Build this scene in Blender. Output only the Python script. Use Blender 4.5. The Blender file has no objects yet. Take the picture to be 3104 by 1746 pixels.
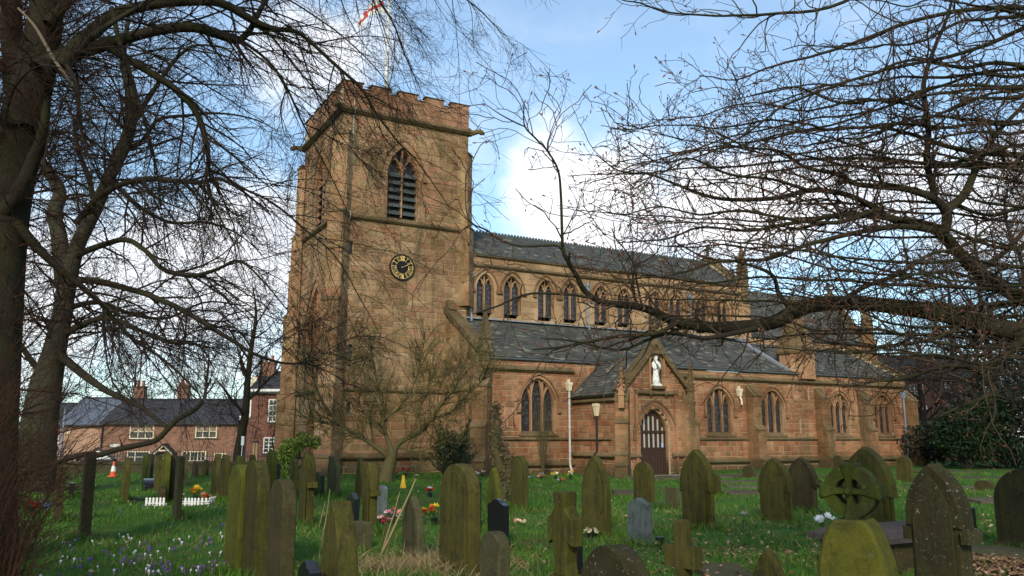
import bpy, math, random
import numpy as np
from mathutils import Vector, Matrix
R = math.radians
random.seed(7)
rng = np.random.default_rng(11)
scene = bpy.context.scene
COL = scene.collection

# ------------------------------------------------------------------ camera
F_PX, CX, CY, EYE = 2540.0, 1552.0, 873.0, 1.6          # focal length in photo pixels, principal point, eye height
PITCH = math.atan(457 / F_PX)
cam = bpy.data.cameras.new('camera'); camo = bpy.data.objects.new('camera', cam); COL.objects.link(camo)
cam.sensor_width = 36; cam.lens = 36 * F_PX / 3104; cam.clip_start = 0.05; cam.clip_end = 2000
camo.location = (0, 0, EYE); camo.rotation_euler = (math.pi / 2 + PITCH, 0, 0)
scene.camera = camo

# ------------------------------------------------------------------ light
SUN_AZ, SUN_EL = R(188), R(30)       # measured from +Y towards +X; the sun is behind the viewer
world = bpy.data.worlds.new('World'); scene.world = world; world.use_nodes = True
sun = bpy.data.lights.new('sun', 'SUN'); sun.energy = 2.5; sun.angle = R(8); sun.color = (1.0, 0.88, 0.69)
suno = bpy.data.objects.new('sun', sun); COL.objects.link(suno)
suno.rotation_euler = Vector((math.sin(SUN_AZ) * math.cos(SUN_EL), math.cos(SUN_AZ) * math.cos(SUN_EL), math.sin(SUN_EL))).to_track_quat('Z', 'Y').to_euler()
scene.view_settings.view_transform = 'Standard'; scene.view_settings.look = 'None'
scene.view_settings.exposure = 0.25; scene.view_settings.gamma = 1.0
scene.view_settings.use_curve_mapping = False
scene.render.engine = 'CYCLES'; scene.cycles.max_bounces = 4; scene.cycles.adaptive_threshold = 0.02; scene.cycles.diffuse_bounces = 2; scene.cycles.glossy_bounces = 2; scene.cycles.caustics_reflective = False; scene.cycles.caustics_refractive = False

# ------------------------------------------------------------------ picture geometry -> place (used once, to survey positions)
K = 3104 / 2576
def ray(x, y):
    u = CY - y * K
    return np.array([x * K - CX, F_PX * math.cos(PITCH) - u * math.sin(PITCH), F_PX * math.sin(PITCH) + u * math.cos(PITCH)])
def at(x, y, Y):
    r = ray(x, y); return np.array([0, 0, EYE]) + r * (Y / r[1])
def gnd(x, y, z=0.0):
    r = ray(x, y); return np.array([0, 0, EYE]) + r * ((z - EYE) / r[2])

# ------------------------------------------------------------------ node helpers
class NT:
    def __init__(s, tree):
        s.t = tree; s.n = tree.nodes; s.l = tree.links
    def put(s, sock, v):
        if hasattr(v, 'is_output'): s.l.new(v, sock)
        elif v is not None:
            if isinstance(v, (tuple, list)) and len(v) == 3 and sock.type == 'RGBA': v = (*v, 1)
            sock.default_value = v
    def math(s, op, a, b=None, c=None, clamp=False):
        n = s.n.new('ShaderNodeMath'); n.operation = op; n.use_clamp = clamp
        for i, v in enumerate((a, b, c)):
            if v is not None: s.put(n.inputs[i], v)
        return n.outputs[0]
    def vmath(s, op, a, b=None, out=0):
        n = s.n.new('ShaderNodeVectorMath'); n.operation = op
        s.put(n.inputs[0], a)
        if b is not None: s.put(n.inputs[1], b)
        return n.outputs[out]
    def mix(s, f, a, b, mode='MIX'):
        n = s.n.new('ShaderNodeMix'); n.data_type = 'RGBA'; n.blend_type = mode
        s.put(n.inputs[0], f); s.put(n.inputs[6], a); s.put(n.inputs[7], b); return n.outputs[2]
    def ramp(s, f, stops, interp='LINEAR'):
        n = s.n.new('ShaderNodeValToRGB'); cr = n.color_ramp; cr.interpolation = interp
        while len(cr.elements) < len(stops): cr.elements.new(0.5)
        for e, (p, c) in zip(cr.elements, stops):
            e.position = p; e.color = (*c, 1) if len(c) == 3 else c
        s.put(n.inputs[0], f); return n.outputs[0]
    def step(s, f, lo, hi):
        n = s.n.new('ShaderNodeMapRange'); n.interpolation_type = 'SMOOTHSTEP'
        s.put(n.inputs[0], f); n.inputs[1].default_value = lo; n.inputs[2].default_value = hi; return n.outputs[0]
    def noise(s, scale, detail=4, vec=None, rough=0.55, dist=0.0):
        n = s.n.new('ShaderNodeTexNoise'); n.inputs['Scale'].default_value = scale; n.inputs['Detail'].default_value = detail
        n.inputs['Roughness'].default_value = rough; n.inputs['Distortion'].default_value = dist
        if vec is not None: s.l.new(vec, n.inputs['Vector'])
        return n.outputs[0]
    def pos(s):
        return s.n.new('ShaderNodeNewGeometry').outputs['Position']
    def objc(s):
        return s.n.new('ShaderNodeTexCoord').outputs['Object']
    def mapping(s, vec, scale=(1, 1, 1), rot=(0, 0, 0)):
        n = s.n.new('ShaderNodeMapping'); s.l.new(vec, n.inputs[0]); n.inputs['Scale'].default_value = scale; n.inputs['Rotation'].default_value = rot
        return n.outputs[0]
    def rand(s):
        a = s.n.new('ShaderNodeNewGeometry').outputs['Random Per Island']; b = s.n.new('ShaderNodeObjectInfo').outputs['Random']
        return s.math('FRACT', s.math('ADD', a, b))
    def orand(s): return s.n.new('ShaderNodeObjectInfo').outputs['Random']
    def z(s, vec):
        n = s.n.new('ShaderNodeSeparateXYZ'); s.l.new(vec, n.inputs[0]); return n.outputs[2]

def mat(name, fn, rough=0.9, spec=0.25, metal=0.0):
    m = bpy.data.materials.new(name); m.use_nodes = True; t = NT(m.node_tree)
    b = t.n['Principled BSDF']; b.inputs['Roughness'].default_value = rough; b.inputs['Metallic'].default_value = metal
    b.inputs['Specular IOR Level'].default_value = spec
    r = fn(t)
    col, bump = r if isinstance(r, tuple) and len(r) == 2 else (r, None)
    t.put(b.inputs['Base Color'], col)
    if bump is not None:
        h, st, di = bump
        n = t.n.new('ShaderNodeBump'); t.l.new(h, n.inputs['Height']); n.inputs['Strength'].default_value = st; n.inputs['Distance'].default_value = di
        t.l.new(n.outputs[0], b.inputs['Normal'])
    return m
def plain(name, c, rough=0.7, spec=0.3, metal=0.0, var=0.25, scale=9):
    def fn(t):
        n = t.noise(scale, 5, t.pos())
        return t.mix(n, tuple(v * (1 - var) for v in c), tuple(min(1, v * (1 + var)) for v in c)), (n, 0.25, 0.01)
    return mat(name, fn, rough, spec, metal)

# ------------------------------------------------------------------ world sky: blue Nishita sky with broken white cloud
def build_sky():
    t = NT(world.node_tree); bg = t.n['Background']
    sky = t.n.new('ShaderNodeTexSky'); sky.sky_type = 'NISHITA'; sky.sun_disc = False
    sky.sun_elevation = SUN_EL; sky.sun_rotation = SUN_AZ; sky.altitude = 0; sky.air_density = 1.0; sky.dust_density = 0.6; sky.ozone_density = 1.6
    d = t.n.new('ShaderNodeTexCoord').outputs['Generated']
    warp = t.noise(5.0, 7, d, 0.6)
    fine = t.noise(16.0, 6, t.mapping(d, (1, 1, 1.8)), 0.6)
    edge = t.math('ADD', t.math('MULTIPLY', t.math('SUBTRACT', warp, 0.5), 0.9), t.math('MULTIPLY', t.math('SUBTRACT', fine, 0.5), 0.35))
    total = None
    # cumulus banks: direction of the centre, angular radius (degrees), vertical squash
    banks = [((1400, 490), 4.6, 0.9, .95), ((1530, 560), 6.4, 1.0, 1.0), ((1850, 520), 8.5, 1.7, 1.0), ((2200, 470), 8.0, 2.2, .9), ((2650, 500), 10.0, 2.0, .9),
             ((790, 150), 5.0, 1.0, .80), ((900, 110), 4.0, 1.3, .45), ((640, 640), 7.5, 1.2, .95), ((420, 690), 8.0, 1.2, .9), ((60, 700), 10.0, 1.3, .9), ((640, 860), 8, 2.0, .6)]
    for (px, py), rad, sq, amt in banks:
        c = ray(px, py); c = c / np.linalg.norm(c)
        dv = t.vmath('MULTIPLY', t.vmath('SUBTRACT', d, tuple(c)), (1, 1, sq))
        dist = t.vmath('LENGTH', dv, out=1)
        v = t.math('SUBTRACT', 1.0, t.math('DIVIDE', dist, math.sin(R(rad))))
        v = t.math('MULTIPLY', t.math('ADD', v, t.math('MULTIPLY', edge, 1.6)), 1)
        m = t.math('MULTIPLY', t.step(v, -0.15, 0.55), amt)
        total = m if total is None else t.math('MAXIMUM', total, m)
    # the same broken cloud over the rest of the sky
    gen = t.noise(2.6, 8, t.mapping(d, (1, 1, 2.0)), 0.6)
    front = t.math('MULTIPLY', t.step(t.vmath('DOT_PRODUCT', d, (0, 1, 0), 1), 0.2, 0.6), 0.75)
    gm = t.math('MULTIPLY', t.step(gen, 0.5, 0.72), t.math('SUBTRACT', 1.0, front))
    total = t.math('MAXIMUM', total, gm)
    body = t.noise(9.0, 5, d, 0.55)
    white = t.mix(t.step(body, 0.3, 0.65), (8.2, 8.5, 9.2), (10.8, 10.8, 10.9))
    skyc = t.mix(1.0, sky.outputs[0], (1.32, 1.64, 1.72), 'MULTIPLY')
    skyc = t.mix(0.22, skyc, (7.0, 8.6, 10.0))
    t.l.new(t.mix(total, skyc, white), bg.inputs[0]); bg.inputs[1].default_value = 0.11
build_sky()

# ------------------------------------------------------------------ object helpers
def tag(o, label=None, cat=None, group=None, kind=None):
    if label: o['label'] = label
    if cat: o['category'] = cat
    if group: o['group'] = group
    if kind: o['kind'] = kind
    return o
def link(o, parent=None):
    COL.objects.link(o)
    if parent is not None: o.parent = parent
    return o
def empty(name, loc=(0, 0, 0), rz=0.0, parent=None):
    o = bpy.data.objects.new(name, None); o.empty_display_size = 0.2; o.location = loc; o.rotation_euler = (0, 0, rz); return link(o, parent)

class MB:
    def __init__(s): s.v = []; s.f = []
    def add(s, vs, fs):
        k = len(s.v); s.v += [tuple(map(float, p)) for p in vs]; s.f += [tuple(i + k for i in f) for f in fs]; return s
    def hexa(s, p):     # 8 points: bottom 0-3 ccw, top 4-7
        return s.add(p, [(3, 2, 1, 0), (4, 5, 6, 7), (0, 1, 5, 4), (1, 2, 6, 5), (2, 3, 7, 6), (3, 0, 4, 7)])
    def box(s, x0, x1, y0, y1, z0, z1):
        return s.hexa([(x0, y0, z0), (x1, y0, z0), (x1, y1, z0), (x0, y1, z0), (x0, y0, z1), (x1, y0, z1), (x1, y1, z1), (x0, y1, z1)])
    def bar(s, a, b, w, h=None):    # rectangular bar from a to b
        h = h or w; a = Vector(a); b = Vector(b); d = (b - a).normalized()
        up = Vector((0, 0, 1)) if abs(d.z) < 0.95 else Vector((0, 1, 0))
        x = d.cross(up).normalized() * (w / 2); y = x.cross(d).normalized() * (h / 2)
        return s.hexa([a - x - y, a + x - y, b + x - y, b - x - y, a - x + y, a + x + y, b + x + y, b - x + y])
    def tube(s, pts, rad, n=8, cap=True):
        pts = [Vector(p) for p in pts]; k = len(s.v); m = len(pts)
        rad = rad if isinstance(rad, (list, tuple)) else [rad] * m
        for i, p in enumerate(pts):
            d = (pts[min(i + 1, m - 1)] - pts[max(i - 1, 0)]).normalized()
            up = Vector((0, 0, 1)) if abs(d.z) < 0.9 else Vector((1, 0, 0))
            x = d.cross(up).normalized(); y = x.cross(d).normalized()
            for j in range(n):
                a = 2 * math.pi * j / n; q = p + (x * math.cos(a) + y * math.sin(a)) * rad[i]; s.v.append(tuple(q))
        for i in range(m - 1):
            for j in range(n):
                s.f.append((k + i * n + j, k + i * n + (j + 1) % n, k + (i + 1) * n + (j + 1) % n, k + (i + 1) * n + j))
        if cap:
            s.f.append(tuple(k + j for j in range(n))[::-1]); s.f.append(tuple(k + (m - 1) * n + j for j in range(n)))
        return s
    def lathe(s, prof, n=12, c=(0, 0, 0), sx=1.0, sy=1.0):
        k = len(s.v); m = len(prof)
        for r, z in prof:
            for j in range(n):
                a = 2 * math.pi * j / n; s.v.append((c[0] + r * sx * math.cos(a), c[1] + r * sy * math.sin(a), c[2] + z))
        for i in range(m - 1):
            for j in range(n):
                s.f.append((k + i * n + j, k + i * n + (j + 1) % n, k + (i + 1) * n + (j + 1) % n, k + (i + 1) * n + j))
        s.f.append(tuple(k + j for j in range(n))[::-1]); s.f.append(tuple(k + (m - 1) * n + j for j in range(n)))
        return s
    def prism(s, poly, fn, d0, d1):      # poly in 2-D, fn(u, d, v) -> 3-D point
        n = len(poly); vs = [fn(u, d0, v) for u, v in poly] + [fn(u, d1, v) for u, v in poly]
        fs = [tuple(range(n)), tuple(range(2 * n - 1, n - 1, -1))] + [(i, i + n, (i + 1) % n + n, (i + 1) % n) for i in range(n)]
        return s.add(vs, fs)
    def mesh(s, name, m, smooth=False):
        me = bpy.data.meshes.new(name); me.from_pydata(s.v, [], s.f)
        if m is not None: me.materials.append(m)
        if smooth: me.polygons.foreach_set('use_smooth', [True] * len(me.polygons))
        return me
    def build(s, name, m, parent=None, smooth=False, recalc=True):
        me = s.mesh(name, m, smooth)
        if recalc:
            import bmesh
            b = bmesh.new(); b.from_mesh(me); bmesh.ops.recalc_face_normals(b, faces=b.faces); b.to_mesh(me); b.free()
        return link(bpy.data.objects.new(name, me), parent)

def np_mesh(name, V, faces, m, parent=None, smooth=False):      # faces: list of (n, k) int arrays
    me = bpy.data.meshes.new(name); V = np.asarray(V, dtype=np.float32)
    me.vertices.add(len(V)); me.vertices.foreach_set('co', V.ravel())
    loops = np.concatenate([f.ravel() for f in faces]).astype(np.int32)
    tot = np.concatenate([np.full(len(f), f.shape[1], dtype=np.int32) for f in faces])
    start = np.concatenate([[0], np.cumsum(tot)[:-1]]).astype(np.int32)
    me.loops.add(len(loops)); me.loops.foreach_set('vertex_index', loops)
    me.polygons.add(len(tot)); me.polygons.foreach_set('loop_start', start); me.polygons.foreach_set('loop_total', tot)
    if smooth: me.polygons.foreach_set('use_smooth', np.ones(len(tot), dtype=bool))
    me.materials.append(m); me.update(calc_edges=True)
    return link(bpy.data.objects.new(name, me), parent)

# ------------------------------------------------------------------ materials
def m_sandstone(name, palette, green=0.25, dark=0.5):
    def fn(t):
        p = t.pos(); n = len(palette)
        c = t.ramp(t.rand(), [((i + .5) / n, q) for i, q in enumerate(palette)])
        c = t.mix(t.step(t.noise(0.45, 5, p), 0.38, 0.62), c, t.mix(1.0, c, (0.60, 0.55, 0.50), 'MULTIPLY'))
        c = t.mix(t.math('MULTIPLY', t.step(t.noise(3.0, 6, p, 0.65), 0.45, 0.75), dark), c, t.mix(1.0, c, (0.42, 0.38, 0.33), 'MULTIPLY'))
        streak = t.noise(1.0, 5, t.mapping(p, (1.8, 1.8, 0.16)), 0.6)
        c = t.mix(t.math('MULTIPLY', t.step(streak, 0.50, 0.70), min(.85, green * 2.2)), c, (0.090, 0.072, 0.036))
        c = t.mix(t.math('MULTIPLY', t.step(t.noise(9, 4, p, .7), .55, .72), .35), c, (.50, .42, .27))
        damp = t.math('MULTIPLY', t.step(t.math('ADD', t.z(p), t.math('MULTIPLY', t.noise(1.3, 4, p), 1.6)), 1.9, 0.7), 0.75)
        c = t.mix(damp, c, (0.055, 0.052, 0.024))
        return c, (t.noise(14, 6, p, 0.7), 0.5, 0.03)
    return mat(name, fn, 0.95, 0.15)
PAL_TOWER = [(.39, .220, .118), (.30, .185, .094), (.46, .305, .175), (.37, .175, .098), (.38, .255, .130), (.26, .158, .080), (.43, .265, .140)]
PAL_AISLE = [(.41, .185, .095), (.32, .130, .066), (.46, .260, .142), (.27, .138, .068), (.43, .212, .112), (.37, .155, .080)]
PAL_CLER = [(.46, .29, .160), (.40, .235, .125), (.49, .33, .190), (.42, .26, .140)]
M_TOWER = m_sandstone('tower_sandstone', PAL_TOWER, .34)
M_PARAPET = m_sandstone('parapet_sandstone', [(.41, .215, .130), (.37, .185, .112), (.44, .245, .148)], .2, .4)
M_AISLE = m_sandstone('aisle_sandstone', PAL_AISLE, .22, .35)
M_CLER = m_sandstone('clerestory_sandstone', PAL_CLER, .1, .25)
M_TRIM = m_sandstone('trim_sandstone', [(.41, .23, .125), (.37, .195, .108), (.43, .255, .142)], .2, .4)
M_STAIN = m_sandstone('weathered_sandstone', [(.20, .14, .072), (.16, .115, .056), (.23, .155, .08)], .45, .6)
M_BUTT = m_sandstone('buttress_sandstone', [(.28, .155, .078), (.23, .140, .068), (.32, .172, .086)], .5, .6)
M_MORTAR = plain('mortar', (.46, .36, .225), .95, .1)
def fn_slate(t):
    p = t.pos(); c = t.ramp(t.rand(), [(.1, (.048, .048, .043)), (.4, (.085, .082, .068)), (.7, (.062, .062, .056)), (.88, (.105, .10, .08)), (.98, (.20, .19, .14))])
    return t.mix(t.math('MULTIPLY', t.step(t.noise(1.1, 5, p), .5, .75), .6), c, (.10, .105, .055)), (t.noise(20, 3, p), .3, .01)
M_SLATE = mat('slate', fn_slate, .72, .35)
M_LEAD = plain('lead_flashing', (.24, .26, .29), .6, .3, .1)
M_GLASS = mat('leaded_glass', lambda t: t.mix(t.step(t.noise(7, 3, t.pos()), .5, .62), t.mix(t.step(t.noise(40, 2, t.pos()), .45, .6), (.014, .012, .013), (.050, .044, .046)), (.075, .070, .072)), .3, .5)
M_GLASSP = mat('window_glass', lambda t: t.mix(t.noise(1.5, 2, t.pos()), (.012, .014, .016), (.05, .055, .06)), .12, .5)
M_GRID = mat('lead_grille', lambda t: (.028, .026, .028), .6, .4)
M_LOUVRE = plain('louvre_slate', (.065, .075, .072), .6, .4)
M_WOOD = mat('door_oak', lambda t: (t.mix(t.noise(6, 6, t.mapping(t.pos(), (9, 9, .6))), (.026, .012, .007), (.060, .028, .016)), (t.noise(10, 4, t.mapping(t.pos(), (9, 9, .6))), .4, .01)), .6, .35)
M_BLACK = plain('black_paint', (.012, .012, .013), .45, .5)
M_CLOCK = plain('clock_face_black', (.010, .011, .014), .6, .2)
M_GOLD = mat('gilding', lambda t: (.86, .60, .20), .45, .4, 0)
M_WHITE = plain('white_paint', (.72, .71, .68), .5, .4, 0, .1)
M_STATUE = mat('white_stone', lambda t: (t.mix(t.step(t.noise(9, 5, t.pos()), .5, .75), (.74, .72, .68), (.42, .40, .36)), (t.noise(30, 4, t.pos()), .3, .01)), .7, .3)
M_CREAM = plain('cream_paint', (.70, .62, .42), .55, .3, 0, .1)
M_GREYP = plain('grey_pipe', (.22, .25, .29), .45, .4)
M_PALEP = plain('pale_pipe', (.52, .50, .47), .5, .3)
M_TERRA = plain('terracotta', (.32, .12, .06), .8)
# ================================================================== THE GROUND
M_SOIL = None
def fn_ground(t):
    p = t.pos()
    c = t.mix(t.step(t.noise(1.2, 6, p), .35, .65), (.036, .095, .012), (.058, .13, .018))
    c = t.mix(t.step(t.noise(.55, 5, p, .6), .52, .68), c, (.085, .070, .035))
    c = t.mix(t.math('MULTIPLY', t.step(t.noise(7, 5, p, .7), .55, .7), .6), c, (.10, .075, .045))
    return c, (t.noise(22, 6, p, .7), .9, .05)
M_GROUND = mat('turf_and_soil', fn_ground, 1.0, .1)
def sm(a, b, x):
    t = np.clip((np.asarray(x, dtype=float) - a) / (b - a), 0, 1); return t * t * (3 - 2 * t)
def ground_z(x, y):
    x = np.asarray(x, dtype=float); y = np.asarray(y, dtype=float)
    und = .035 * np.sin(x * .9 + y * .35) + .03 * np.sin(y * .8 - x * .5 + 1.3) + .02 * np.sin(x * 2.3 + 1.7 * y)
    und = und * sm(2, 6, y) * (1 - sm(30, 36, y))
    return und - 2.15 * sm(41.3, 44.5, y) * sm(12.5, 15.5, -x)
def build_ground():
    xs = np.unique(np.concatenate([np.linspace(-24, 24, 97), np.linspace(-60, 60, 61), [-900, -400, -200, -100, 100, 200, 400, 900]]))
    ys = np.unique(np.concatenate([np.linspace(-6, 46, 105), np.linspace(46, 90, 23), [-300, -100, -40, -15, 120, 200, 400, 900]]))
    X, Y = np.meshgrid(xs, ys); V = np.stack([X, Y, ground_z(X, Y)], -1).reshape(-1, 3)
    nx, ny = len(xs), len(ys); i = (np.arange(ny - 1)[:, None] * nx + np.arange(nx - 1)).ravel()
    o = np_mesh('ground', V, [np.stack([i, i + 1, i + nx + 1, i + nx], -1)], M_GROUND, smooth=True); o['kind'] = 'structure'
build_ground()
M_ROAD = mat('asphalt', lambda t: (t.mix(t.noise(3, 6, t.pos()), (.04, .04, .042), (.07, .07, .068)), (t.noise(90, 2, t.pos()), .4, .01)), .9)
o = MB().box(-75, -15.6, 47.5, 58, -2.3, -2.12).build('road', M_ROAD); o['kind'] = 'structure'
o = MB().box(-75, -15.6, 58.02, 60.9, -2.3, -2.02).build('pavement', plain('paving', (.22, .21, .19), .9)); o['kind'] = 'structure'

# ================================================================== THE CHURCH
DOOR = gnd(1993 / K, 1442 / K)
YAW = R(90 - 60.7)
CE = np.array([math.cos(YAW), math.sin(YAW), 0]); CN = np.array([-math.sin(YAW), math.cos(YAW), 0])
church = empty('church', tuple(DOOR), YAW)
tag(church, 'red sandstone parish church with square battlemented clock tower and slate roofs', 'church')
def cw(x, y, z=0): return DOOR + CE * x + CN * y + np.array([0, 0, z])     # church frame -> world

class Plane:
    def __init__(s, p0, u, n): s.p0 = p0; s.u = u; s.n = n
    def pt(s, u, d, z): return (s.p0[0] + s.u[0] * u + s.n[0] * d, s.p0[1] + s.u[1] * u + s.n[1] * d, z)
SOUTH = lambda y, x0=0.0: Plane((x0, y), (1, 0), (0, -1))
WEST = lambda x, y0=0.0: Plane((x, y0), (0, 1), (-1, 0))      # u runs north
EAST = lambda x, y0=0.0: Plane((x, y0), (0, 1), (1, 0))

def arch(a, h, n=9, flat=.26):
    """half-width a, rise h: points from left springing over the apex to the right springing (relative); flat straightens the flanks"""
    c = (h * h - a * a) / (2 * a); r = a + c; L = []
    th = math.atan2(h, c) if c > 0 else math.pi - math.atan2(h, -c)
    for i in range(n + 1):
        b = th * i / n; x, z = c - r * math.cos(b), r * math.sin(b)
        w = flat * math.sin(math.pi * min(1, max(0, z / h)) * .5) ** .5 if h > 0 else 0
        xs = -a * (1 - z / h); L.append((x * (1 - w) + xs * w, z))
    return L + [(-x, z) for x, z in L[-2::-1]]
class Opening:
    def __init__(s, uc, w, z0, zs, za, sq=False): s.uc, s.w, s.z0, s.zs, s.za, s.sq = uc, w, z0, zs, za, sq
    def outline(s, off=0.0, base=0.0):
        a = s.w / 2 + off
        if s.sq: return [(s.uc - a, s.z0 - base), (s.uc - a, s.za + off), (s.uc + a, s.za + off), (s.uc + a, s.z0 - base)]
        h = (s.za - s.zs) + off * 1.15
        return [(s.uc - a, s.z0 - base)] + [(s.uc + x, s.zs + z) for x, z in arch(a, h)] + [(s.uc + a, s.z0 - base)]
    def span(s, z, off=0.0):
        if z < s.z0 - .001 or z >= s.za + off: return None
        a = s.w / 2 + off
        if s.sq or z <= s.zs: return (s.uc - a, s.uc + a)
        h = (s.za - s.zs) + off * 1.15; L = arch(a, h, 12)[:13]; zz = z - s.zs
        x = -np.interp(zz, [q[1] for q in L], [q[0] for q in L])
        return (s.uc - x, s.uc + x) if x > .005 else None
BLOCKS = []      # (wall object, plane, u0, u1, z0, z1, proud, material)
def wall(name, pl, u0, u1, z0, z1, m, openings=(), top=None, course=(.25, .36), blk=(.38, .85), thick=.55, parent=None):
    core = MB(); z = z0; my = []
    rnd = random.Random(len(name) * 31 + int(abs(u1) * 17) + int(z1 * 5))
    while z < z1 - .02:
        h = rnd.uniform(*course)
        if z + h > z1 - .12: h = z1 - z
        a, b = u0, u1
        if top:
            us = np.linspace(u0, u1, 81); ok = [q for q in us if top(q) >= z + h * .6]
            if not ok: break
            a, b = ok[0], ok[-1]
        iv = [(a, b)]
        for op in openings:
            zz = max(z, op.z0) if z + h > op.z0 + .01 else -99
            sp = op.span(zz if zz <= op.zs else z)
            if z + h <= op.z0 + .01: sp = None
            if sp is None: continue
            nx = []
            for p, q in iv:
                if sp[1] <= p or sp[0] >= q: nx.append((p, q)); continue
                if sp[0] > p + .02: nx.append((p, sp[0]))
                if sp[1] < q - .02: nx.append((sp[1], q))
            iv = nx
        for p, q in iv:
            core.hexa([pl.pt(p, -thick, z), pl.pt(q, -thick, z), pl.pt(q, -.012, z), pl.pt(p, -.012, z), pl.pt(p, -thick, z + h), pl.pt(q, -thick, z + h), pl.pt(q, -.012, z + h), pl.pt(p, -.012, z + h)])
            x = p
            while x < q - .01:
                L = rnd.uniform(*blk)
                if x + L > q - .22: L = q - x
                if L > .05: my.append((x + .011, x + L - .011, z + .011, z + h - .011, rnd.uniform(.002, .022)))
                x += L
        z += h
    w = core.build(name, M_MORTAR, parent or church)
    for b in my: BLOCKS.append((w, pl, *b, m))
    return w
def block_into(mb, pl, u0, u1, z0, z1, pr):
    c = .012
    P = lambda u, d, zz: pl.pt(u, d, zz)
    vs = [P(u0, -.03, z0), P(u1, -.03, z0), P(u1, -.03, z1), P(u0, -.03, z1), P(u0, pr - c, z0), P(u1, pr - c, z0), P(u1, pr - c, z1), P(u0, pr - c, z1),
          P(u0 + c, pr, z0 + c), P(u1 - c, pr, z0 + c), P(u1 - c, pr, z1 - c), P(u0 + c, pr, z1 - c)]
    fs = [(8, 9, 10, 11)] + [(i + 4, (i + 1) % 4 + 4, (i + 1) % 4 + 8, i + 8) for i in range(4)] + [(i, (i + 1) % 4, (i + 1) % 4 + 4, i + 4) for i in range(4)]
    mb.add(vs, fs)
def finish_blocks():
    # 300 stones that show largest are objects of their own; the rest of each wall is one mesh
    def score(b):
        w, pl, u0, u1, z0, z1, pr, m = b
        c = cw(*pl.pt((u0 + u1) / 2, 0, 0)[:2], (z0 + z1) / 2); d = np.linalg.norm(c - np.array([0, 0, EYE]))
        nw = CE * pl.n[0] + CN * pl.n[1]; v = (np.array([0, 0, EYE]) - c) / d
        return -(u1 - u0) * (z1 - z0) * max(0, float(nw @ v)) / d ** 2 * (0 if z1 < .45 else 1)
    order = sorted(range(len(BLOCKS)), key=lambda i: score(BLOCKS[i])); single = set(order[:296])
    unit = {}
    rest = {}
    for i, b in enumerate(BLOCKS):
        w, pl, u0, u1, z0, z1, pr, m = b
        if i in single:
            if m.name not in unit:
                mb = MB(); c = .03
                vs = [(-.5, .5, -.5), (.5, .5, -.5), (.5, .5, .5), (-.5, .5, .5), (-.5, -.3, -.5), (.5, -.3, -.5), (.5, -.3, .5), (-.5, -.3, .5), (-.5 + c, -.5, -.5 + c), (.5 - c, -.5, -.5 + c), (.5 - c, -.5, .5 - c), (-.5 + c, -.5, .5 - c)]
                fs = [(8, 9, 10, 11)] + [(k + 4, (k + 1) % 4 + 4, (k + 1) % 4 + 8, k + 8) for k in range(4)] + [(k, (k + 1) % 4, (k + 1) % 4 + 4, k + 4) for k in range(4)]
                unit[m.name] = mb.add(vs, fs).mesh('stone_block', m)
            o = bpy.data.objects.new('stone_block', unit[m.name]); link(o, w)
            dep = pr + .03; c = pl.pt((u0 + u1) / 2, pr - dep / 2, (z0 + z1) / 2)
            X = Vector((pl.u[0], pl.u[1], 0)) * (u1 - u0); Yv = Vector((-pl.n[0], -pl.n[1], 0)) * dep; Z = Vector((0, 0, z1 - z0))
            o.matrix_local = Matrix(((X.x, Yv.x, Z.x, c[0]), (X.y, Yv.y, Z.y, c[1]), (X.z, Yv.z, Z.z, c[2]), (0, 0, 0, 1)))
        else:
            rest.setdefault((w.name, m.name), (w, m, MB()))
            block_into(rest[(w.name, m.name)][2], pl, u0, u1, z0, z1, pr)
    for w, m, mb in rest.values():
        o = mb.build('masonry', m, w, recalc=False); o['kind'] = 'stuff'

def band(mb, pl, inner, outer, d0, d1):
    n = len(inner); vs = []
    for (a, b) in zip(inner, outer): vs += [pl.pt(a[0], d0, a[1]), pl.pt(b[0], d0, b[1]), pl.pt(a[0], d1, a[1]), pl.pt(b[0], d1, b[1])]
    fs = []
    for i in range(n - 1):
        k = 4 * i; fs += [(k, k + 1, k + 5, k + 4), (k + 2, k + 6, k + 7, k + 3), (k, k + 4, k + 6, k + 2), (k + 1, k + 3, k + 7, k + 5)]
    fs += [(0, 2, 3, 1), (4 * n - 4, 4 * n - 3, 4 * n - 1, 4 * n - 2)]
    return mb.add(vs, fs)
def pbar(mb, pl, pts, w, d0, d1):
    pts = [np.array(p, float) for p in pts]; A = []; B = []
    for i, p in enumerate(pts):
        t = pts[min(i + 1, len(pts) - 1)] - pts[max(i - 1, 0)]; t = t / (np.linalg.norm(t) + 1e-9); nn = np.array([-t[1], t[0]]) * w / 2
        A.append(p - nn); B.append(p + nn)
    return band(mb, pl, A, B, d0, d1)

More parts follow.
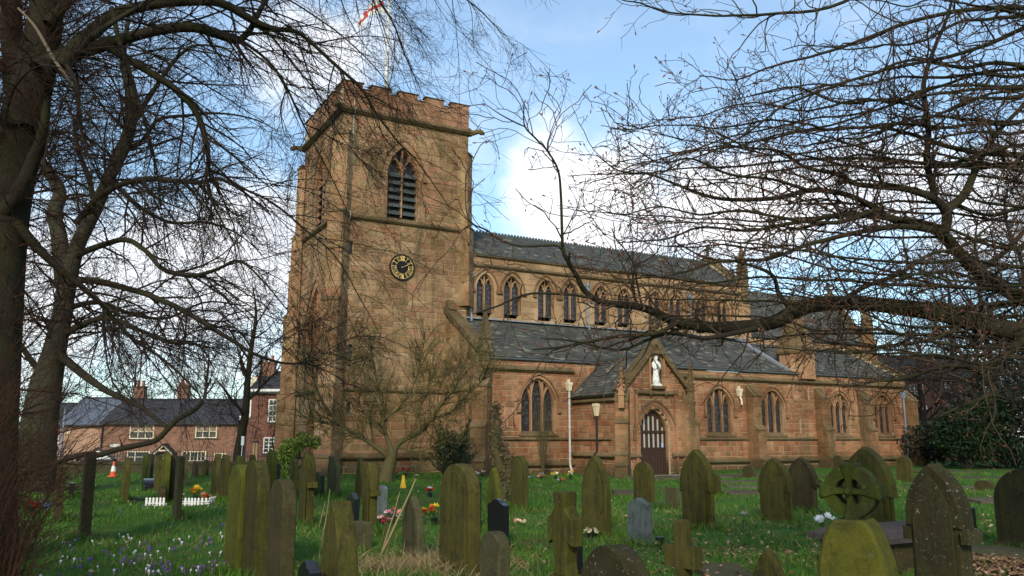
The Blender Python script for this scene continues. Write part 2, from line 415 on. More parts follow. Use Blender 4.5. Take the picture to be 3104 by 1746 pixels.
def window(pl, op, lights=3, style='inter', hood=True, sill=True, ring=.20, m=None, glass=None, name='window', louvres=0, depth=.26, label_len=.35):
    m = m or M_TRIM; glass = glass or M_GLASS
    mb = MB()
    band(mb, pl, op.outline(0), op.outline(ring), .012, -depth - .12)
    # stepped inner order
    band(mb, pl, op.outline(-.03), op.outline(0.004), -.10, -depth - .10)
    w = mb.build(name, m, church)
    g = MB(); ol = op.outline(-.02); g.add([pl.pt(u, -depth - .04, z) for u, z in ol], [tuple(range(len(ol)))]); pane = g.build('pane', glass, w)
    if not louvres:
        gr = MB(); lo, hi = op.uc - op.w / 2, op.uc + op.w / 2      # lead lattice in front of the glass
        zz = op.z0 + .22
        while zz < op.za - .2:
            sp = op.span(zz, -.05)
            if sp: gr.hexa([pl.pt(sp[0], -depth - .035, zz), pl.pt(sp[1], -depth - .035, zz), pl.pt(sp[1], -depth - .02, zz), pl.pt(sp[0], -depth - .02, zz), pl.pt(sp[0], -depth - .035, zz + .018), pl.pt(sp[1], -depth - .035, zz + .018), pl.pt(sp[1], -depth - .02, zz + .018), pl.pt(sp[0], -depth - .02, zz + .018)])
            zz += .24
        gr.build('saddle_bars', M_GRID, w)
    lw = op.w / lights; d0, d1 = -.12, -depth - .02
    for i in range(1, lights):
        u = op.uc - op.w / 2 + lw * i
        top = op.zs + .02
        if style in ('inter', 'perp'):
            zt = op.zs
            while op.span(zt, -.06) and op.span(zt, -.06)[0] < u < op.span(zt, -.06)[1] and zt < op.za: zt += .03
            top = zt if style == 'perp' else (zt if lights % 2 == 0 else zt)
        mu = MB(); pbar(mu, pl, [(u, op.z0), (u, top)], .065, d0, d1); mu.build('mullion', m, w)
    tr = MB()
    hz = op.zs if style != 'inter' else op.zs - .05
    for i in range(lights):       # arched head to every light
        u = op.uc - op.w / 2 + lw * (i + .5)
        mid = 1 - abs((i + .5) / lights - .5) * 2
        rise = lw * (.85 if style != 'inter' else .75 + .9 * mid * (lights > 2))
        base = hz + (0 if style != 'inter' else -.1 + .35 * mid * (lights > 2))
        pts = [(u + x, base + z) for x, z in arch(lw / 2 - .02, rise, 6)]
        pts = [p for p in pts if op.span(p[1], .02) and op.span(p[1], .02)[0] <= p[0] <= op.span(p[1], .02)[1]]
        if len(pts) > 2: pbar(tr, pl, pts, .06, d0 - .01, d1)
        if style == 'cusp' or style == 'perp':
            for s in (-1, 1):
                pbar(tr, pl, [(u + s * (lw / 2 - .05), hz + rise * .25), (u + s * lw * .22, hz + rise * .42)], .04, d0 - .02, d1)
    if style in ('perp', 'cusp'):  # upper small lights
        k = lights * 2
        for i in range(1, k):
            u = op.uc - op.w / 2 + op.w / k * i; zb = hz + lw * .8 if i % 2 else hz + lw * .35
            zt = zb
            while op.span(zt, -.02) and op.span(zt, -.02)[0] < u < op.span(zt, -.02)[1] and zt < op.za: zt += .02
            if zt > zb + .08: pbar(tr, pl, [(u, zb), (u, zt)], .05, d0 - .015, d1)
        for i in range(1, k - 1):
            uu = op.uc - op.w / 2 + op.w / k * (i + .5); zb = hz + lw * 1.15
            pts = [(uu + x, zb + z) for x, z in arch(op.w / k / 2, op.w / k * .8, 4)]
            pts = [p for p in pts if op.span(p[1]) and op.span(p[1])[0] <= p[0] <= op.span(p[1])[1]]
            if len(pts) > 2: pbar(tr, pl, pts, .035, d0 - .02, d1)
    if tr.v: tr.build('tracery', m, w)
    if louvres:
        for i in range(lights):
            ul, ur = op.uc - op.w / 2 + lw * i + .05, op.uc - op.w / 2 + lw * (i + 1) - .05
            for j in range(louvres):
                z = op.z0 + .12 + (op.zs + .1 - op.z0 - .1) * j / louvres; hh = (op.zs - op.z0) / louvres * .62
                MB().hexa([pl.pt(ul, -.10, z), pl.pt(ur, -.10, z), pl.pt(ur, -.34, z + hh), pl.pt(ul, -.34, z + hh), pl.pt(ul, -.10, z + .04), pl.pt(ur, -.10, z + .04), pl.pt(ur, -.34, z + hh + .04), pl.pt(ul, -.34, z + hh + .04)]).build('louvre', M_LOUVRE, w)
    if hood:
        h = MB(); o1 = op.outline(ring + .005); o2 = op.outline(ring + .085); zc = op.zs - label_len
        f = lambda L: [(L[1][0], zc)] + L[1:-1] + [(L[-2][0], zc)]
        band(h, pl, f(o1), f(o2), .08, -.03)
        for s in (0, -1):
            u = (f(o1)[s][0] + f(o2)[s][0]) / 2; h.hexa([pl.pt(u - .10, 0, zc - .2), pl.pt(u + .10, 0, zc - .2), pl.pt(u + .08, .13, zc - .16), pl.pt(u - .08, .13, zc - .16), pl.pt(u - .10, 0, zc), pl.pt(u + .10, 0, zc), pl.pt(u + .09, .14, zc), pl.pt(u - .09, .14, zc)])
        h.build('hood_mould', M_BUTT, w)
    if sill:
        a = op.w / 2 + ring
        MB().hexa([pl.pt(op.uc - a, -depth, op.z0 - .12), pl.pt(op.uc + a, -depth, op.z0 - .12), pl.pt(op.uc + a, .07, op.z0 - .22), pl.pt(op.uc - a, .07, op.z0 - .22), pl.pt(op.uc - a, -depth, op.z0 + .02), pl.pt(op.uc + a, -depth, op.z0 + .02), pl.pt(op.uc + a, .07, op.z0 - .14), pl.pt(op.uc - a, .07, op.z0 - .14)]).build('sill', M_STAIN, w)
    return w

def course(name, pl, u0, u1, z, h, proj, m=None, slope=.5, parent=None, back=-.05):
    """moulded string course: sloped top, undercut below"""
    m = m or M_STAIN; mb = MB()
    prof = [(back, z - h * .45), (proj * .45, z - h * .45), (proj, z - h * .1), (proj, z + h * .15), (0.01, z + h * (.15 + slope)), (back, z + h * (.15 + slope))]
    n = len(prof); vs = [pl.pt(u0, d, zz) for d, zz in prof] + [pl.pt(u1, d, zz) for d, zz in prof]
    mb.add(vs, [tuple(range(n))[::-1], tuple(range(n, 2 * n))] + [(i, (i + 1) % n, (i + 1) % n + n, i + n) for i in range(n)])
    return mb.build(name, m, parent or church)

def slates(name, A, B, Cc, Dd, roofname='roof', row=.21, wid=.30, seed=1, parent=None):
    """A eave-left, B eave-right, Cc ridge-right, Dd ridge-left (church frame)"""
    A, B, Cc, Dd = map(lambda v: np.array(v, float), (A, B, Cc, Dd))
    nrm = np.cross(B - A, Dd - A); nrm /= np.linalg.norm(nrm)
    if nrm[2] < 0: nrm = -nrm
    deck = MB(); th = nrm * .12
    deck.hexa([A - th, B - th, Cc - th, Dd - th, A, B, Cc, Dd]); r = deck.build(roofname, M_SLATE, parent or church)
    g = random.Random(seed); mb = MB(); H = np.linalg.norm(Dd - A); n = int(H / row)
    for i in range(n):
        v0, v1 = i / n, min(1, (i + 1.25) / n)
        l0, r0 = A + (Dd - A) * v0, B + (Cc - B) * v0; l1, r1 = A + (Dd - A) * v1, B + (Cc - B) * v1
        W = np.linalg.norm(r0 - l0); k = max(1, int(W / wid)); off = .5 if i % 2 else 0
        for j in range(-1, k + 1):
            a, b = max(0, (j + off) / k), min(1, (j + off + .96) / k)
            if b - a < .2 / k: continue
            lift = nrm * g.uniform(.016, .032); dr = (A - Dd) / H * g.uniform(-.008, .012)
            p0, p1, p2, p3 = l0 + (r0 - l0) * a + lift + dr, l0 + (r0 - l0) * b + lift + dr, l1 + (r1 - l1) * b + nrm * .006, l1 + (r1 - l1) * a + nrm * .006
            e0, e1 = p0 - nrm * .014, p1 - nrm * .014
            mb.add([p0, p1, p2, p3, e0, e1], [(0, 1, 2, 3), (4, 5, 1, 0)])
    s = mb.build('slates', M_SLATE, r, recalc=False); s['kind'] = 'stuff'
    return r

def buttress(x, y, ang, w, stages, m=None, name='buttress', z0=-.3):
    """stages: [(z_top, projection)] from the ground up; ang = outward direction (church frame, degrees). Sloped offsets."""
    m = m or M_BUTT; c, s = math.cos(R(ang)), math.sin(R(ang)); ux, uy = -s, c
    P = lambda u, d, z: (x + ux * u + c * d, y + uy * u + s * d, z)
    mb = MB(); a = w / 2; zb = z0; capl = []
    for i, (zt, pr) in enumerate(stages):
        nxt = stages[i + 1][1] if i + 1 < len(stages) else -.1
        mb.hexa([P(-a, -.3, zb), P(a, -.3, zb), P(a, pr, zb), P(-a, pr, zb), P(-a, -.3, zt), P(a, -.3, zt), P(a, pr, zt), P(-a, pr, zt)])
        h = (pr - nxt) * 1.15
        caps = MB(); capl.append(caps); caps.hexa([P(-a - .03, nxt - .02, zt), P(a + .03, nxt - .02, zt), P(a + .03, pr + .06, zt), P(-a - .03, pr + .06, zt), P(-a - .03, nxt - .02, zt + h), P(a + .03, nxt - .02, zt + h), P(a + .03, pr + .06, zt + .07), P(-a - .03, pr + .06, zt + .07)])
        zb = zt
    b = mb.build(name, m, church)
    # courses of stone laid on the faces
    st = MB(); pl = Plane((x + c * 0, y + s * 0), (ux, uy), (c, s))
    g = random.Random(int(x * 13 + y * 7 + ang)); zb = z0
    for zt, pr in stages:
        z = zb
        while z < zt - .05:
            h = min(g.uniform(.26, .36), zt - z)
            if zt - z - h < .12: h = zt - z
            cut = g.choice([0.0, g.uniform(-.25, .25) * w])
            fr = Plane((x + c * pr, y + s * pr), (ux, uy), (c, s))
            for q0, q1 in (((-a, cut), (cut, a)) if cut else ((-a, a),)):
                block_into(st, fr, q0 + .005, q1 - .005, z + .005, z + h - .005, g.uniform(.003, .014))
            for sgn in (-1, 1):
                sd = Plane((x + ux * a * sgn, y + uy * a * sgn), (c, s), (ux * sgn, uy * sgn))
                cut = g.uniform(.3, .7) * pr
                for q0, q1 in ((-.05, cut), (cut, pr)):
                    if q1 - q0 > .06: block_into(st, sd, q0 + .005, q1 - .005, z + .005, z + h - .005, g.uniform(.003, .014))
            z += h
        zb = zt
    q = st.build('masonry', m, b); q['kind'] = 'stuff'
    for caps in capl: caps.build('weathering', M_STAIN, b)
    return b
def pinnacle(x, y, z0, zs, za, w, m=None, name='pinnacle', ang=0):
    m = m or M_STAIN; mb = MB(); a = w / 2
    def P(u, v, z):
        c, s = math.cos(R(ang)), math.sin(R(ang)); return (x + u * c - v * s, y + u * s + v * c, z)
    sq = lambda k, z: [P(-k, -k, z), P(k, -k, z), P(k, k, z), P(-k, k, z)]
    mb.hexa(sq(a, z0) + sq(a, zs)); mb.hexa(sq(a * 1.35, zs) + sq(a * 1.35, zs + .07)); mb.hexa(sq(a * 1.05, zs + .07) + sq(.02, za))
    for i in range(1, 5):       # crockets
        f = i / 5; k = a * 1.05 * (1 - f) + .03; z = zs + .07 + (za - zs) * f
        for sx in (-1, 1):
            for sy in (-1, 1):
                p = P(sx * k, sy * k, z); mb.box(p[0] - .035, p[0] + .035, p[1] - .035, p[1] + .035, z - .04, z + .05)
    mb.lathe([(.02, -.12), (.07, -.06), (.03, 0), (.06, .06), (.01, .12)], 8, P(0, 0, za))
    return mb.build(name, m, church)

# ---------------------------------------------------------------- tower
TX0, TX1, TY0, TY1 = -12.3, -5.5, 8.0, 14.6
ZC, ZM, ZL = 17.45, 12.1, 3.85
tS, tW, tE = SOUTH(TY0), WEST(TX0), EAST(TX1)
tN = Plane((0, TY1), (1, 0), (0, 1))
bell_s = Opening(-9.1, 1.62, 12.42, 14.75, 16.05); bell_w = Opening(11.3, 1.62, 12.42, 14.75, 16.05)
west_w = Opening(11.3, 2.7, 3.95, 7.0, 9.1); west_d = Opening(11.3, 1.5, 0, 2.0, 3.0)
slits = [Opening(-11.65, .22, 10.35, 10.8, 10.8, True), Opening(-11.5, .26, 5.35, 5.85, 5.85, True), Opening(-11.5, .26, 2.75, 3.25, 3.25, True)]
wall('tower_wall', tS, TX0, TX1, -.3, ZC, M_TOWER, [bell_s] + slits, blk=(.35, .95))
wall('tower_wall', tW, TY0, TY1, -.3, ZC, M_TOWER, [bell_w, west_w, west_d], blk=(.35, .95))
wall('tower_wall', tE, TY0, TY1, 7, ZC, M_TOWER)
wall('tower_wall', tN, TX0, TX1, -.3, ZC, M_TOWER, course=(.6, .7), blk=(1.2, 1.8))
for op in slits:
    MB().hexa([tS.pt(op.uc - .16, -.3, op.z0 - .05), tS.pt(op.uc + .16, -.3, op.z0 - .05), tS.pt(op.uc + .16, -.22, op.z0 - .05), tS.pt(op.uc - .16, -.22, op.z0 - .05), tS.pt(op.uc - .16, -.3, op.za + .05), tS.pt(op.uc + .16, -.3, op.za + .05), tS.pt(op.uc + .16, -.22, op.za + .05), tS.pt(op.uc - .16, -.22, op.za + .05)]).build('slit_window', M_GLASS, church)
window(tS, bell_s, 2, 'cusp', True, True, .30, name='belfry_window', louvres=6, depth=.42, label_len=.25)
window(tW, bell_w, 2, 'cusp', True, True, .30, name='belfry_window', louvres=6, depth=.42, label_len=.25)
window(tW, west_w, 4, 'perp', True, True, .34, name='west_window', depth=.45)
window(tW, west_d, 1, 'none', False, False, .3, glass=M_WOOD, name='west_door', depth=.45)
for nm, z, h, pj in (('cornice', ZC, .34, .26), ('string_course', ZM, .24, .16), ('string_course', ZL, .22, .15), ('plinth', .75, .3, .2)):
    course(nm, tS, TX0 - .2, TX1 + (.2 if z > 8 else 0), z, h, pj); course(nm, tW, TY0 - .2, TY1 + .2, z, h, pj)
    if z > 11: course(nm, tE, TY0 - .2, TY1 + .2, z, h, pj)
for (x, y, a) in ((TX0, TY0, 225), (TX0, TY1, 135), (TX1, TY1, 45)):
    buttress(x, y, a, .85, [(.75, .95), (3.9, .78), (7.9, .62), (10.4, .42), (12.2, .34), (16.1, .16)], M_TOWER)
buttress(TX1, TY0, 315, .7, [(12.2, .22), (16.2, .12)], M_TOWER, z0=8.2)
# parapet with merlons
PZ0, PZ1, PZ2 = ZC + .14, 18.66, 18.95
pt_ = .42
def parapet_side(pl, a, b, n):
    mb_w = wall('parapet', Plane(pl.pt(0, .03, 0)[:2], pl.u, pl.n), a, b, PZ0, PZ1, M_PARAPET, course=(.33, .40), blk=(.6, 1.1), thick=pt_)
    L = b - a; gw = L / (2.1 * n + (n - 1)); mw = 2.1 * gw
    for i in range(n):
        u0 = a + i * (mw + gw); u1 = u0 + mw
        m1 = MB(); m1.hexa([pl.pt(u0, -pt_ + .03, PZ1), pl.pt(u1, -pt_ + .03, PZ1), pl.pt(u1, .03, PZ1), pl.pt(u0, .03, PZ1), pl.pt(u0, -pt_ + .03, PZ2), pl.pt(u1, -pt_ + .03, PZ2), pl.pt(u1, .03, PZ2), pl.pt(u0, .03, PZ2)])
        me = m1.build('merlon', M_PARAPET, church)
        k = MB(); k.hexa([pl.pt(u0 - .06, -pt_, PZ2), pl.pt(u1 + .06, -pt_, PZ2), pl.pt(u1 + .06, .10, PZ2), pl.pt(u0 - .06, .10, PZ2), pl.pt(u0 - .03, -.26, PZ2 + .11), pl.pt(u1 + .03, -.26, PZ2 + .11), pl.pt(u1 + .03, -.10, PZ2 + .11), pl.pt(u0 - .03, -.10, PZ2 + .11)])
        k.build('coping', M_STAIN, me)
        if i < n - 1:
            v0, v1 = u1, u1 + gw
            k = MB(); k.hexa([pl.pt(v0 + .005, -pt_, PZ1 + .003), pl.pt(v1 - .005, -pt_, PZ1 + .003), pl.pt(v1 - .005, .09, PZ1 + .003), pl.pt(v0 + .005, .09, PZ1 + .003), pl.pt(v0 + .005, -.26, PZ1 + .10), pl.pt(v1 - .005, -.26, PZ1 + .10), pl.pt(v1 - .005, -.1, PZ1 + .10), pl.pt(v0 + .005, -.1, PZ1 + .10)])
            k.build('crenel_coping', M_STAIN, church)
parapet_side(tS, TX0 - .02, TX1 + .02, 5); parapet_side(tW, TY0 + .45, TY1 - .45, 5); parapet_side(tE, TY0 + .45, TY1 - .45, 5); parapet_side(tN, TX0 - .02, TX1 + .02, 5)
MB().box(TX0 + .3, TX1 - .3, TY0 + .3, TY1 - .3, 17.9, 18.1).build('tower_roof', M_LEAD, church)
# gargoyles at the cornice corners
for gx, gy, a in ((TX0, TY0, 225), (TX0, TY1, 150), (TX1, TY0, 330), (TX1, TY1, 45)):
    c, s = math.cos(R(a)), math.sin(R(a))
    mb = MB(); mb.tube([(gx - c * .1, gy - s * .1, ZC - .02), (gx + c * .3, gy + s * .3, ZC + .02), (gx + c * .55, gy + s * .55, ZC + .08), (gx + c * .72, gy + s * .72, ZC + .02), (gx + c * .85, gy + s * .85, ZC - .06)], [.17, .15, .12, .15, .06], 8)
    for q in (-1, 1): mb.tube([(gx + c * .66 - s * .09 * q, gy + s * .66 + c * .09 * q, ZC + .1), (gx + c * .62 - s * .16 * q, gy + s * .62 + c * .16 * q, ZC + .24)], [.05, .02], 5)
    mb.build('gargoyle', M_STAIN, church)
# lightning conductor down the tower
MB().tube([(TX0 + .55, TY0 - .34, 17.5), (TX0 + .55, TY0 - .05, 17.2), (TX0 + .5, TY0 - .04, 12.5), (TX0 + .5, TY0 - .22, 12.1), (TX0 + .48, TY0 - .04, 11.8), (TX0 + .45, TY0 - .03, 4)], .016, 5).build('lightning_conductor', M_PALEP, church)
MB().tube([(TX0 + .55, TY0 - .06, 18.9), (TX0 + .55, TY0 - .06, 17.7)], .016, 5).build('lightning_conductor', M_PALEP, church)
# clock
ck = MB(); cc = (-9.05, TY0 - .03, 9.87); N_ = 40
ring = lambda r, y: [(cc[0] + r * math.cos(2 * math.pi * i / N_), y, cc[2] + r * math.sin(2 * math.pi * i / N_)) for i in range(N_)]
ck.add(ring(.66, TY0 + .03) + ring(.66, TY0 - .08) + ring(.60, TY0 - .08) + ring(.60, TY0 - .06), [(i + k * N_, (i + 1) % N_ + k * N_, (i + 1) % N_ + (k + 1) * N_, i + (k + 1) * N_) for k in range(3) for i in range(N_)] + [tuple(range(3 * N_, 4 * N_))])
clock = ck.build('clock', M_CLOCK, church)
mr = MB()
for i in range(60):
    a = 2 * math.pi * i / 60; mr.box(cc[0] + .565 * math.sin(a) - .014, cc[0] + .565 * math.sin(a) + .014, TY0 - .075, TY0 - .055, cc[2] + .565 * math.cos(a) - .014, cc[2] + .565 * math.cos(a) + .014)
mr.build('minute_dots', M_GOLD, clock)['kind'] = 'stuff'
def cpt(x, z): return (cc[0] + x, TY0 - .068, cc[2] + z)
for h in range(1, 13):
    s = ['I', 'II', 'III', 'IV', 'V', 'VI', 'VII', 'VIII', 'IX', 'X', 'XI', 'XII'][h - 1]; wd = {'I': .062, 'V': .11, 'X': .11}
    if h == 4: s = 'IIII'
    tot = sum(wd[q] for q in s); mb = MB(); a = 2 * math.pi * h / 12; tx = -tot / 2
    P = lambda u, v: cpt(math.sin(a) * (.435 + v) + math.cos(a) * u, math.cos(a) * (.435 + v) - math.sin(a) * u)
    H2 = .11
    for q in s:
        w = wd[q]; m0 = tx + w / 2
        if q == 'I': L = [((m0, -H2), (m0, H2), .046)]
        elif q == 'V': L = [((m0 - .034, H2), (m0, -H2), .046), ((m0 + .034, H2), (m0, -H2), .026)]
        else: L = [((m0 - .034, H2), (m0 + .034, -H2), .046), ((m0 + .034, H2), (m0 - .034, -H2), .026)]
        for A_, B_, t_ in L + [((m0 - w * .46, H2), (m0 + w * .46, H2), .016), ((m0 - w * .46, -H2), (m0 + w * .46, -H2), .026)]:
            mb.bar(P(*A_), P(*B_), t_, .012)
        tx += w
    mb.build('numeral', M_GOLD, clock)
for nm, ang, L, w, yy in (('hour_hand', 65, .33, .075, .085), ('minute_hand', 62, .50, .05, .10)):
    a = R(ang); mb = MB(); q = lambda r: (cc[0] + math.sin(a) * r, TY0 - yy, cc[2] + math.cos(a) * r)
    mb.bar(q(-.05), q(L), w, .012); mb.bar(q(L * .55), q(L * .75), w * 1.9, .013); mb.lathe([(.05, -.008), (.05, .008)], 10, q(0))
    mb.build(nm, M_GOLD, clock)

# ---------------------------------------------------------------- nave, clerestory
NY, NX1, RZ, RY = 8.3, 14.1, 13.0, 11.3
cS = SOUTH(NY)
CW = [-4.27, -2.66, -.57, 1.07, 3.09, 4.70, 6.90, 8.50, 10.50, 12.20]
cops = [Opening(x, 1.02, 8.06, 9.42, 10.1) for x in CW]
wall('clerestory_wall', cS, TX1, NX1, 6.6, 10.95, M_CLER, cops, course=(.27, .34), blk=(.5, 1.0))
for op in cops: window(cS, op, 2, 'cusp', True, False, .17, m=M_CLER, depth=.24, label_len=.2, name='clerestory_window')
course('string_course', cS, TX1, NX1, 10.48, .2, .14); course('cornice', cS, TX1, NX1, 11.0, .16, .12)
slates('nave', (TX1 + .05, NY - .12, 11.05), (NX1, NY - .12, 11.05), (NX1, RY, RZ), (TX1 + .05, RY, RZ), 'nave_roof', seed=3)
slates('nave', (NX1, 2 * RY - NY + .12, 11.05), (TX1 + .05, 2 * RY - NY + .12, 11.05), (TX1 + .05, RY, RZ), (NX1, RY, RZ), 'nave_roof', row=.5, wid=.9, seed=4)
wall('nave_wall', Plane((0, 2 * RY - NY), (1, 0), (0, 1)), TX1, NX1, 0, 10.95, M_TOWER, course=(.6, .7), blk=(1.2, 2))
cr = MB(); x = TX1 + .1
while x < NX1 - .1:
    cr.box(x, x + .40, RY - .09, RY + .09, RZ - .05, RZ + .09); cr.box(x + .02, x + .14, RY - .035, RY + .035, RZ + .085, RZ + .19); cr.box(x + .22, x + .34, RY - .035, RY + .035, RZ + .085, RZ + .19); x += .41
cr.build('ridge_crest', M_LOUVRE, church)
gE = EAST(NX1); gz = lambda u: 11.1 + (RZ + .45 - 11.1) * (1 - abs(u - RY) / 3.1)
wall('nave_gable', gE, NY - .1, 2 * RY - NY + .1, 6, RZ + .4, M_CLER, top=gz, thick=.5)
for s in (-1, 1):
    a = (NX1 - .2, RY + s * 3.25, 11.0); b = (NX1 - .2, RY, RZ + .45); MB().bar(a, b, .6, .2).build('coping', M_STAIN, church)
pinnacle(NX1 - .2, NY - .05, 9.9, 11.9, 13.8, .5)
MB().box(NX1 - .5, NX1 + .15, NY - .22, NY + .3, 7, 10.0).build('buttress', M_CLER, church)
MB().bar((NX1 - .2, RY, RZ + .4), (NX1 - .2, RY, RZ + 1.3), .14).bar((NX1 - .2, RY - .3, RZ + 1.0), (NX1 - .2, RY + .3, RZ + 1.0), .14).build('gable_cross', M_STAIN, church)
# ---------------------------------------------------------------- south aisle
AY, AX0, AX1 = 4.0, -6.6, 23.0
aS = SOUTH(AY)
aops = [Opening(-3.68, 1.86, 1.93, 3.4, 4.4), Opening(7.55, 1.80, 1.93, 3.35, 4.25), Opening(11.46, 1.74, 1.93, 3.35, 4.25), Opening(16.9, 1.64, 1.93, 3.35, 4.22), Opening(20.75, 1.64, 1.93, 3.35, 4.22)]
slit_a = [Opening(13.55, .12, 1.95, 2.6, 2.6, True), Opening(14.35, .13, 3.85, 4.3, 4.3, True)]
porch_gap = Opening(0, 3.3, -.3, 3.4, 4.2)
wall('aisle_wall', aS, AX0, AX1, -.3, 5.15, M_AISLE, aops + slit_a + [porch_gap], course=(.22, .3), blk=(.3, .75))
for op in slit_a: MB().hexa([aS.pt(op.uc - .1, -.2, op.z0 - .05), aS.pt(op.uc + .1, -.2, op.z0 - .05), aS.pt(op.uc + .1, -.14, op.z0 - .05), aS.pt(op.uc - .1, -.14, op.z0 - .05), aS.pt(op.uc - .1, -.2, op.za + .05), aS.pt(op.uc + .1, -.2, op.za + .05), aS.pt(op.uc + .1, -.14, op.za + .05), aS.pt(op.uc - .1, -.14, op.za + .05)]).build('slit_window', M_GLASS, church)
for i, op in enumerate(aops): window(aS, op, 3, 'inter' if i < 3 else 'perp', True, True, .12, name='aisle_window', label_len=.45)
for a, b in ((AX0, -1.75), (1.75, AX1)):
    course('string_course', aS, a, b, 1.58, .16, .11); course('plinth', aS, a, b, .42, .24, .16)
    course('cornice', aS, a, b, 4.78, .26, .2)
course('gutter', aS, AX0, AX1, 5.22, .12, .14, M_LOUVRE)
slates('aisle', (AX0 + .25, AY + .02, 5.32), (13.0, AY + .02, 5.32), (13.0, NY - .02, 7.62), (AX0 + .25, NY - .02, 7.62), 'aisle_roof', seed=5)
slates('chapel', (13.0, AY + .02, 5.32), (AX1 - .1, AY + .02, 5.32), (AX1 - .1, NY - .02, 7.45), (13.0, NY - .02, 7.45), 'chapel_roof', seed=6)
MB().bar((TX1 - .9, NY - .10, 7.66), (NX1, NY - .10, 7.66), .34, .06).build('lead_flashing', M_LEAD, church)
MB().bar((13.0, NY - .3, 7.62), (13.0, AY + .1, 5.42), .26, .12).build('lead_flashing', M_LEAD, church)
MB().bar((AX1, NY - .1, 7.6), (AX1, AY - .05, 5.35), .42, .3).build('coping', M_STAIN, church)
# west wall of the aisle, with raking coping against the tower
aW = WEST(AX0)
aw_op = Opening(5.9, .95, 1.95, 3.0, 3.6)
wtop = lambda u: 5.25 + (u - AY) * (7.75 - 5.25) / (8.0 - AY)
wall('aisle_west_wall', aW, AY, TY0, -.3, 7.9, M_TOWER, [aw_op], top=wtop, course=(.24, .32))
window(aW, aw_op, 2, 'inter', True, True, .16, name='aisle_window')
MB().bar((AX0 + .12, AY - .2, 5.42), (AX0 + .12, TY0 + .02, 8.0), .6, .24).build('raking_coping', M_STAIN, church)
MB().bar((AX0 + .12, TY0 - .35, 7.85), (AX0 + .12, TY0 - .05, 8.35), .4, .3).build('kneeler', M_STAIN, church)
course('string_course', aW, AY, TY0, 1.58, .16, .11); course('plinth', aW, AY, TY0, .42, .24, .16); course('string_course', aW, AY, TY0, ZL, .2, .13)
wall('aisle_east_wall', EAST(AX1), AY, NY, -.3, 5.3, M_AISLE)
wall('aisle_east_wall', EAST(AX1), AY, NY, 5.3, 7.6, M_AISLE, top=lambda u: 5.3 + (u - AY) * .53)
pinnacle(AX0 + .15, AY + .1, 5.1, 6.1, 7.65, .42)
buttress(AX0, AY, 225, .7, [(.6, .95), (2.1, .75), (3.9, .5)])
for x in (9.75, 15.1, 18.75, 23.0):
    buttress(x, AY, 270, .58, [(.45, 1.0), (2.05, .82), (3.85, .55)])
buttress(AX1, AY + .5, 0, .58, [(.45, .9), (2.05, .72), (3.85, .45)])
buttress(4.6, AY, 270, .58, [(.45, 1.0), (2.05, .82), (3.85, .55)])
# stair turret with stone spirelet
def octo(r, z, c=(14.25, AY + .62), rot=22.5): return [(c[0] + r * math.cos(R(rot + 45 * i)), c[1] + r * math.sin(R(rot + 45 * i)), z) for i in range(8)]
def stack(rings):
    mb = MB(); vs = sum(rings, []); n = len(rings)
    return mb.add(vs, [(i + k * 8, (i + 1) % 8 + k * 8, (i + 1) % 8 + (k + 1) * 8, i + (k + 1) * 8) for k in range(n - 1) for i in range(8)] + [tuple(range(8))[::-1], tuple(range((n - 1) * 8, n * 8))])
stack([octo(1.05, 4.95), octo(1.05, 6.45)]).build('turret', M_AISLE, church)
stack([octo(1.15, 6.42), octo(1.2, 6.55), octo(.95, 7.3), octo(.05, 9.75)]).build('spirelet', M_STAIN, church)
MB().lathe([(.02, -.1), (.1, 0), (.04, .1), (.13, .2), (.03, .34)], 8, (14.25, AY + .62, 9.75)).build('finial', M_STAIN, church)
# ---------------------------------------------------------------- chancel
QY0, QY1, QX1 = 8.6, 14.0, 25.6
qS = SOUTH(QY0)
wall('chancel_wall', qS, NX1, QX1, 5, 7.95, M_CLER)
course('cornice', qS, NX1, QX1, 7.95, .2, .15, M_LOUVRE)
slates('chancel', (NX1, QY0 - .12, 8.05), (QX1, QY0 - .12, 8.05), (QX1, RY, 11.5), (NX1, RY, 11.5), 'chancel_roof', seed=8)
slates('chancel', (QX1, QY1 + .12, 8.05), (NX1, QY1 + .12, 8.05), (NX1, RY, 11.5), (QX1, RY, 11.5), 'chancel_roof', row=.5, wid=.9, seed=9)
wall('chancel_gable', EAST(QX1), QY0, QY1, -.3, 11.9, M_CLER, top=lambda u: 8.1 + 3.8 * (1 - abs(u - RY) / 2.75), thick=.5)
for s in (-1, 1): MB().bar((QX1 - .2, RY + s * 2.95, 8.0), (QX1 - .2, RY, 11.9), .6, .22).build('coping', M_STAIN, church)
MB().bar((QX1 - .2, RY, 11.9), (QX1 - .2, RY, 12.75), .13).bar((QX1 - .2, RY - .28, 12.5), (QX1 - .2, RY + .28, 12.5), .13).build('gable_cross', M_STAIN, church)
buttress(QX1, QY0, 315, .75, [(5, .8), (8.2, .6), (9.3, .4)], M_BUTT, z0=-.3)
pinnacle(QX1 + .1, QY0 - .1, 8.2, 9.6, 11.0, .55)
